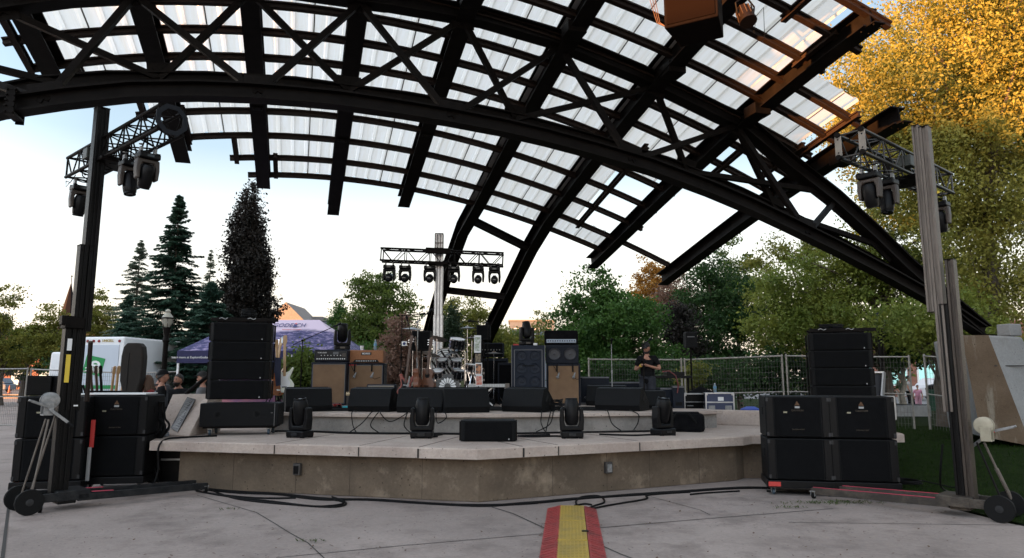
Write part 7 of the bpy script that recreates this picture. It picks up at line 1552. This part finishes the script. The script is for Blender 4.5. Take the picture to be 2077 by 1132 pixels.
    if hairstyle == 'long':
        mb = MB()
        for i in range(34):
            a = math.pi*(-.15+1.3*i/33); x = math.cos(a); y = math.sin(a); s0 = HM@Vector((.078*x, .085*y+.01, .045)); l_ = random.uniform(.34,.46)*k
            mb.tube([s0, s0+Vector((x*.012,y*.02,-.12*k)), s0+Vector((x*.03+random.uniform(-.02,.02), y*.035+random.uniform(-.02,.02), -l_*.7)), s0+Vector((x*.035+random.uniform(-.03,.03), y*.03+random.uniform(-.02,.02), -l_))], [.016,.018,.016,.004], 6)
        mb.build('long_hair', hair, o, smooth=True)
    if beard:
        n = 14; mb = MB(); vs = []
        for i in range(8):
            for j in range(n):
                th = math.pi*(-.48+.96*j/(n-1)); t_ = i/7; ph = math.pi*(.66+.29*t_); x = math.sin(ph)*math.sin(th)*(1-.18*t_); y = -math.sin(ph)*math.cos(th)
                vs.append(HM@Vector((.082*x, .108*y-.004-.012*t_, .120*math.cos(ph)-.016*t_+random.uniform(-.003,.003))))
        mb.add(vs, [(i*n+j, i*n+j+1, (i+1)*n+j+1, (i+1)*n+j) for i in range(7) for j in range(n-1)]); b_ = mb.build('beard', beard, o); b_.data.shade_smooth(); so_ = b_.modifiers.new('thickness', 'SOLIDIFY'); so_.thickness = .014
    if cap:
        c_ = shell('cap', cap, .30, .12, 1.17, front=.38, noise=.001)
        mb = MB(); vs = []
        for i in range(9):
            a = math.pi*(i/8-.5)*.95
            for r_ in (1.0,1.75): vs.append(HM@Vector((.080*math.sin(a)*(1 if r_ == 1 else .92), -.100*math.cos(a)*(r_ if r_ == 1 else 1.72)+.004, .052-.012*(r_-1))))
        mb.add(vs, [(2*i,2*i+1,2*i+3,2*i+2) for i in range(8)]); br_ = mb.build('brim', cap, c_); so_ = br_.modifiers.new('thickness','SOLIDIFY'); so_.thickness = .006
    if glasses:
        mb = MB()
        for sx in (-1,1): mb.tube([HM@Vector((sx*.031+.021*math.cos(a), -.100, .010+.017*math.sin(a))) for a in [i*math.pi/5 for i in range(11)]], .0022, 5); mb.tube([HM@Vector((sx*.052,-.098,.012)), HM@Vector((sx*.078,.0,.008))], .002, 4)
        mb.tube([HM@Vector((-.01,-.101,.012)), HM@Vector((.01,-.101,.012))], .002, 4); mb.build('glasses', K_RUB, o)
    if wristband:
        s, m_ = wristband; w = V['wr'+s]; e = V['el'+s]; d = (w-e).normalized(); mb = MB(); mb.tube([w-d*.02, w+d*.005], .036*k, 12); mb.build('wristband', m_, o)
    return o
def pl_at(u, y, z=0.0): q = W(u, 780, y); return (q.x, y, z)
# crewman on the stage looking at his phone
cm = person('crewman in black polo shirt and cap on stage, looking down at his phone', pl_at(1314, 15.1, .703), R(-28), 1.68,
    dict(elL=(.30,-.02,1.14), wrL=(.08,-.26,1.22), elR=(-.27,-.02,1.12), wrR=(-.06,-.27,1.22)), head=(R(-4),R(22)), beard=HAIRK, cap=mat('dark cap', (.012,.012,.013), .9), wristband=('R', YEL))
ph = thing('mobile_phone', 'dark phone held in both hands by the crewman on stage', 'phone', cm.matrix_world.translation, 0); 
q_ = Matrix.Translation(cm.location)@Matrix.Rotation(cm.rotation_euler.z,4,'Z')@Vector((.01,-.34,1.22)); ph.location = q_; ph.rotation_euler = (R(35),0,cm.rotation_euler.z)
mb = MB(); mb.box((0,0,0), (.075,.009,.15)); b_ = mb.build('phone_case', K_PLAST, ph, bevel=.004); mb = MB(); mb.box((0,.006,0), (.066,.002,.138)); mb.build('screen', mat('phone screen', (.02,.02,.03), .1), ph)
GP = 'group of people talking left of the stage'
person('man with short dark hair and beard standing behind the long haired person', pl_at(323, 14.9), R(62), 1.80, None, mat('grey shirt', (.05,.05,.055), .9), hair=HAIRK, beard=HAIRK, head=(R(8),0), group=GP)
person('long brown haired person with glasses and a red shirt under black jacket', pl_at(301, 14.0), R(-40), 1.68, None, mat('dark red shirt', (.16,.012,.012), .8), hair=HAIRB, hairstyle='long', glasses=True, vest=BTEE, sleeve='long', head=(R(-12),R(4)), group=GP)
person('man in a black hat and grey vest seen from behind holding a cup', pl_at(328, 13.4), R(118), 1.77, dict(elL=(.24,-.06,1.14), wrL=(.20,-.30,1.14)), BTEE, cap=BTEE, vest=mat('dark grey vest', (.055,.06,.07), .85), sleeve='long', head=(R(6),0), group=GP)
q_ = Matrix.Translation(pl_at(328,13.4))@Matrix.Rotation(R(118),4,'Z')@Vector((.20,-.40,1.17)); cu_ = thing('drink_can', 'blue and white drink can in the hand of the hatted man', 'can', q_); mb = MB(); mb.lathe([(.028,-.06),(.033,-.05),(.033,.05),(.028,.06)], 16); mb.build('can_body', mat('blue can', (.05,.08,.45), .3), cu_, smooth=True); mb = MB(); mb.lathe([(.0335,.015),(.0335,.045)], 16); mb.build('white_band', WHITE, cu_)
person('stout bearded man in black smiling towards the others', pl_at(363, 13.9), R(-18), 1.70, dict(elR=(-.30,-.03,1.12), wrR=(-.18,-.26,1.10), elL=(.32,.02,1.12), wrL=(.25,-.12,.92)), BTEE, beard=HAIRK, hair=HAIRK, head=(R(-6),R(-4)), sleeve='long', fat=1.28, group=GP)
person('man in a grey shirt and black cap in left profile with a wristband', pl_at(412, 13.5), R(-78), 1.74, dict(elR=(-.24,-.10,1.12), wrR=(-.16,-.34,1.04), elL=(.24,-.06,1.12), wrL=(.18,-.30,1.02)), mat('grey cotton', (.09,.09,.095), .9, 0, (.13,.13,.135), 12), cap=mat('black cap', (.01,.01,.01), .9), beard=mat('grey beard', (.35,.33,.30), .8), hair=None or HAIRK, hairstyle='short', head=(R(-6),R(6)), wristband=('R', YEL), group=GP)
GF = 'pedestrians beyond the fences'
person('pedestrian in a blue jacket walking along the far left street', pl_at(40, 97, 0), R(-85), 1.75, dict(knL=(.10,-.14,.52), anL=(.10,-.25,.12), toL=(.11,-.38,.06), anR=(-.10,.25,.14), toR=(-.11,.12,.06)), mat('blue jacket', (.02,.05,.22), .8), head=(0,0), sleeve='long', group=GF, fingers=False)
person('pedestrian in dark clothes beyond the planter at the right', pl_at(1826, 33, 0), R(30), 1.78, dict(wrL=(.10,-.26,1.25), elL=(.26,-.03,1.14)), mat('olive shirt', (.04,.05,.03), .9), mat('light trousers', (.4,.38,.34), .8), group=GF, fingers=False)
person('second pedestrian in dark trousers right of the planter tree', pl_at(1842, 35, 0), R(60), 1.76, dict(anL=(.12,-.22,.09), toL=(.13,-.36,.04), knL=(.11,-.14,.50)), mat('light grey top', (.35,.35,.35), .9), K_CLOTH, group=GF, fingers=False)
person('child in a pink dress beyond the leaning fence panel', pl_at(1860, 34, 0), R(-20), 1.30, None, mat('pink dress', (.55,.25,.35), .8), mat('pink skirt', (.6,.32,.42), .8), group=GF, fingers=False)
person('bare armed pedestrian in a white shirt near the low silver case', pl_at(1582, 31, .2), R(20), 1.72, None, mat('white shirt', (.55,.52,.5), .8), hair=HAIRB, group=GF, fingers=False)

o = thing('road_case', 'added black case filling the dark gap between the left subwoofers and the stage wall', 'road case', (-5.35,11.3,0), R(8)); case(o, .75, .5, .50, K_PLAST, .7, False)  # case added only to make the gap beside the stage dark
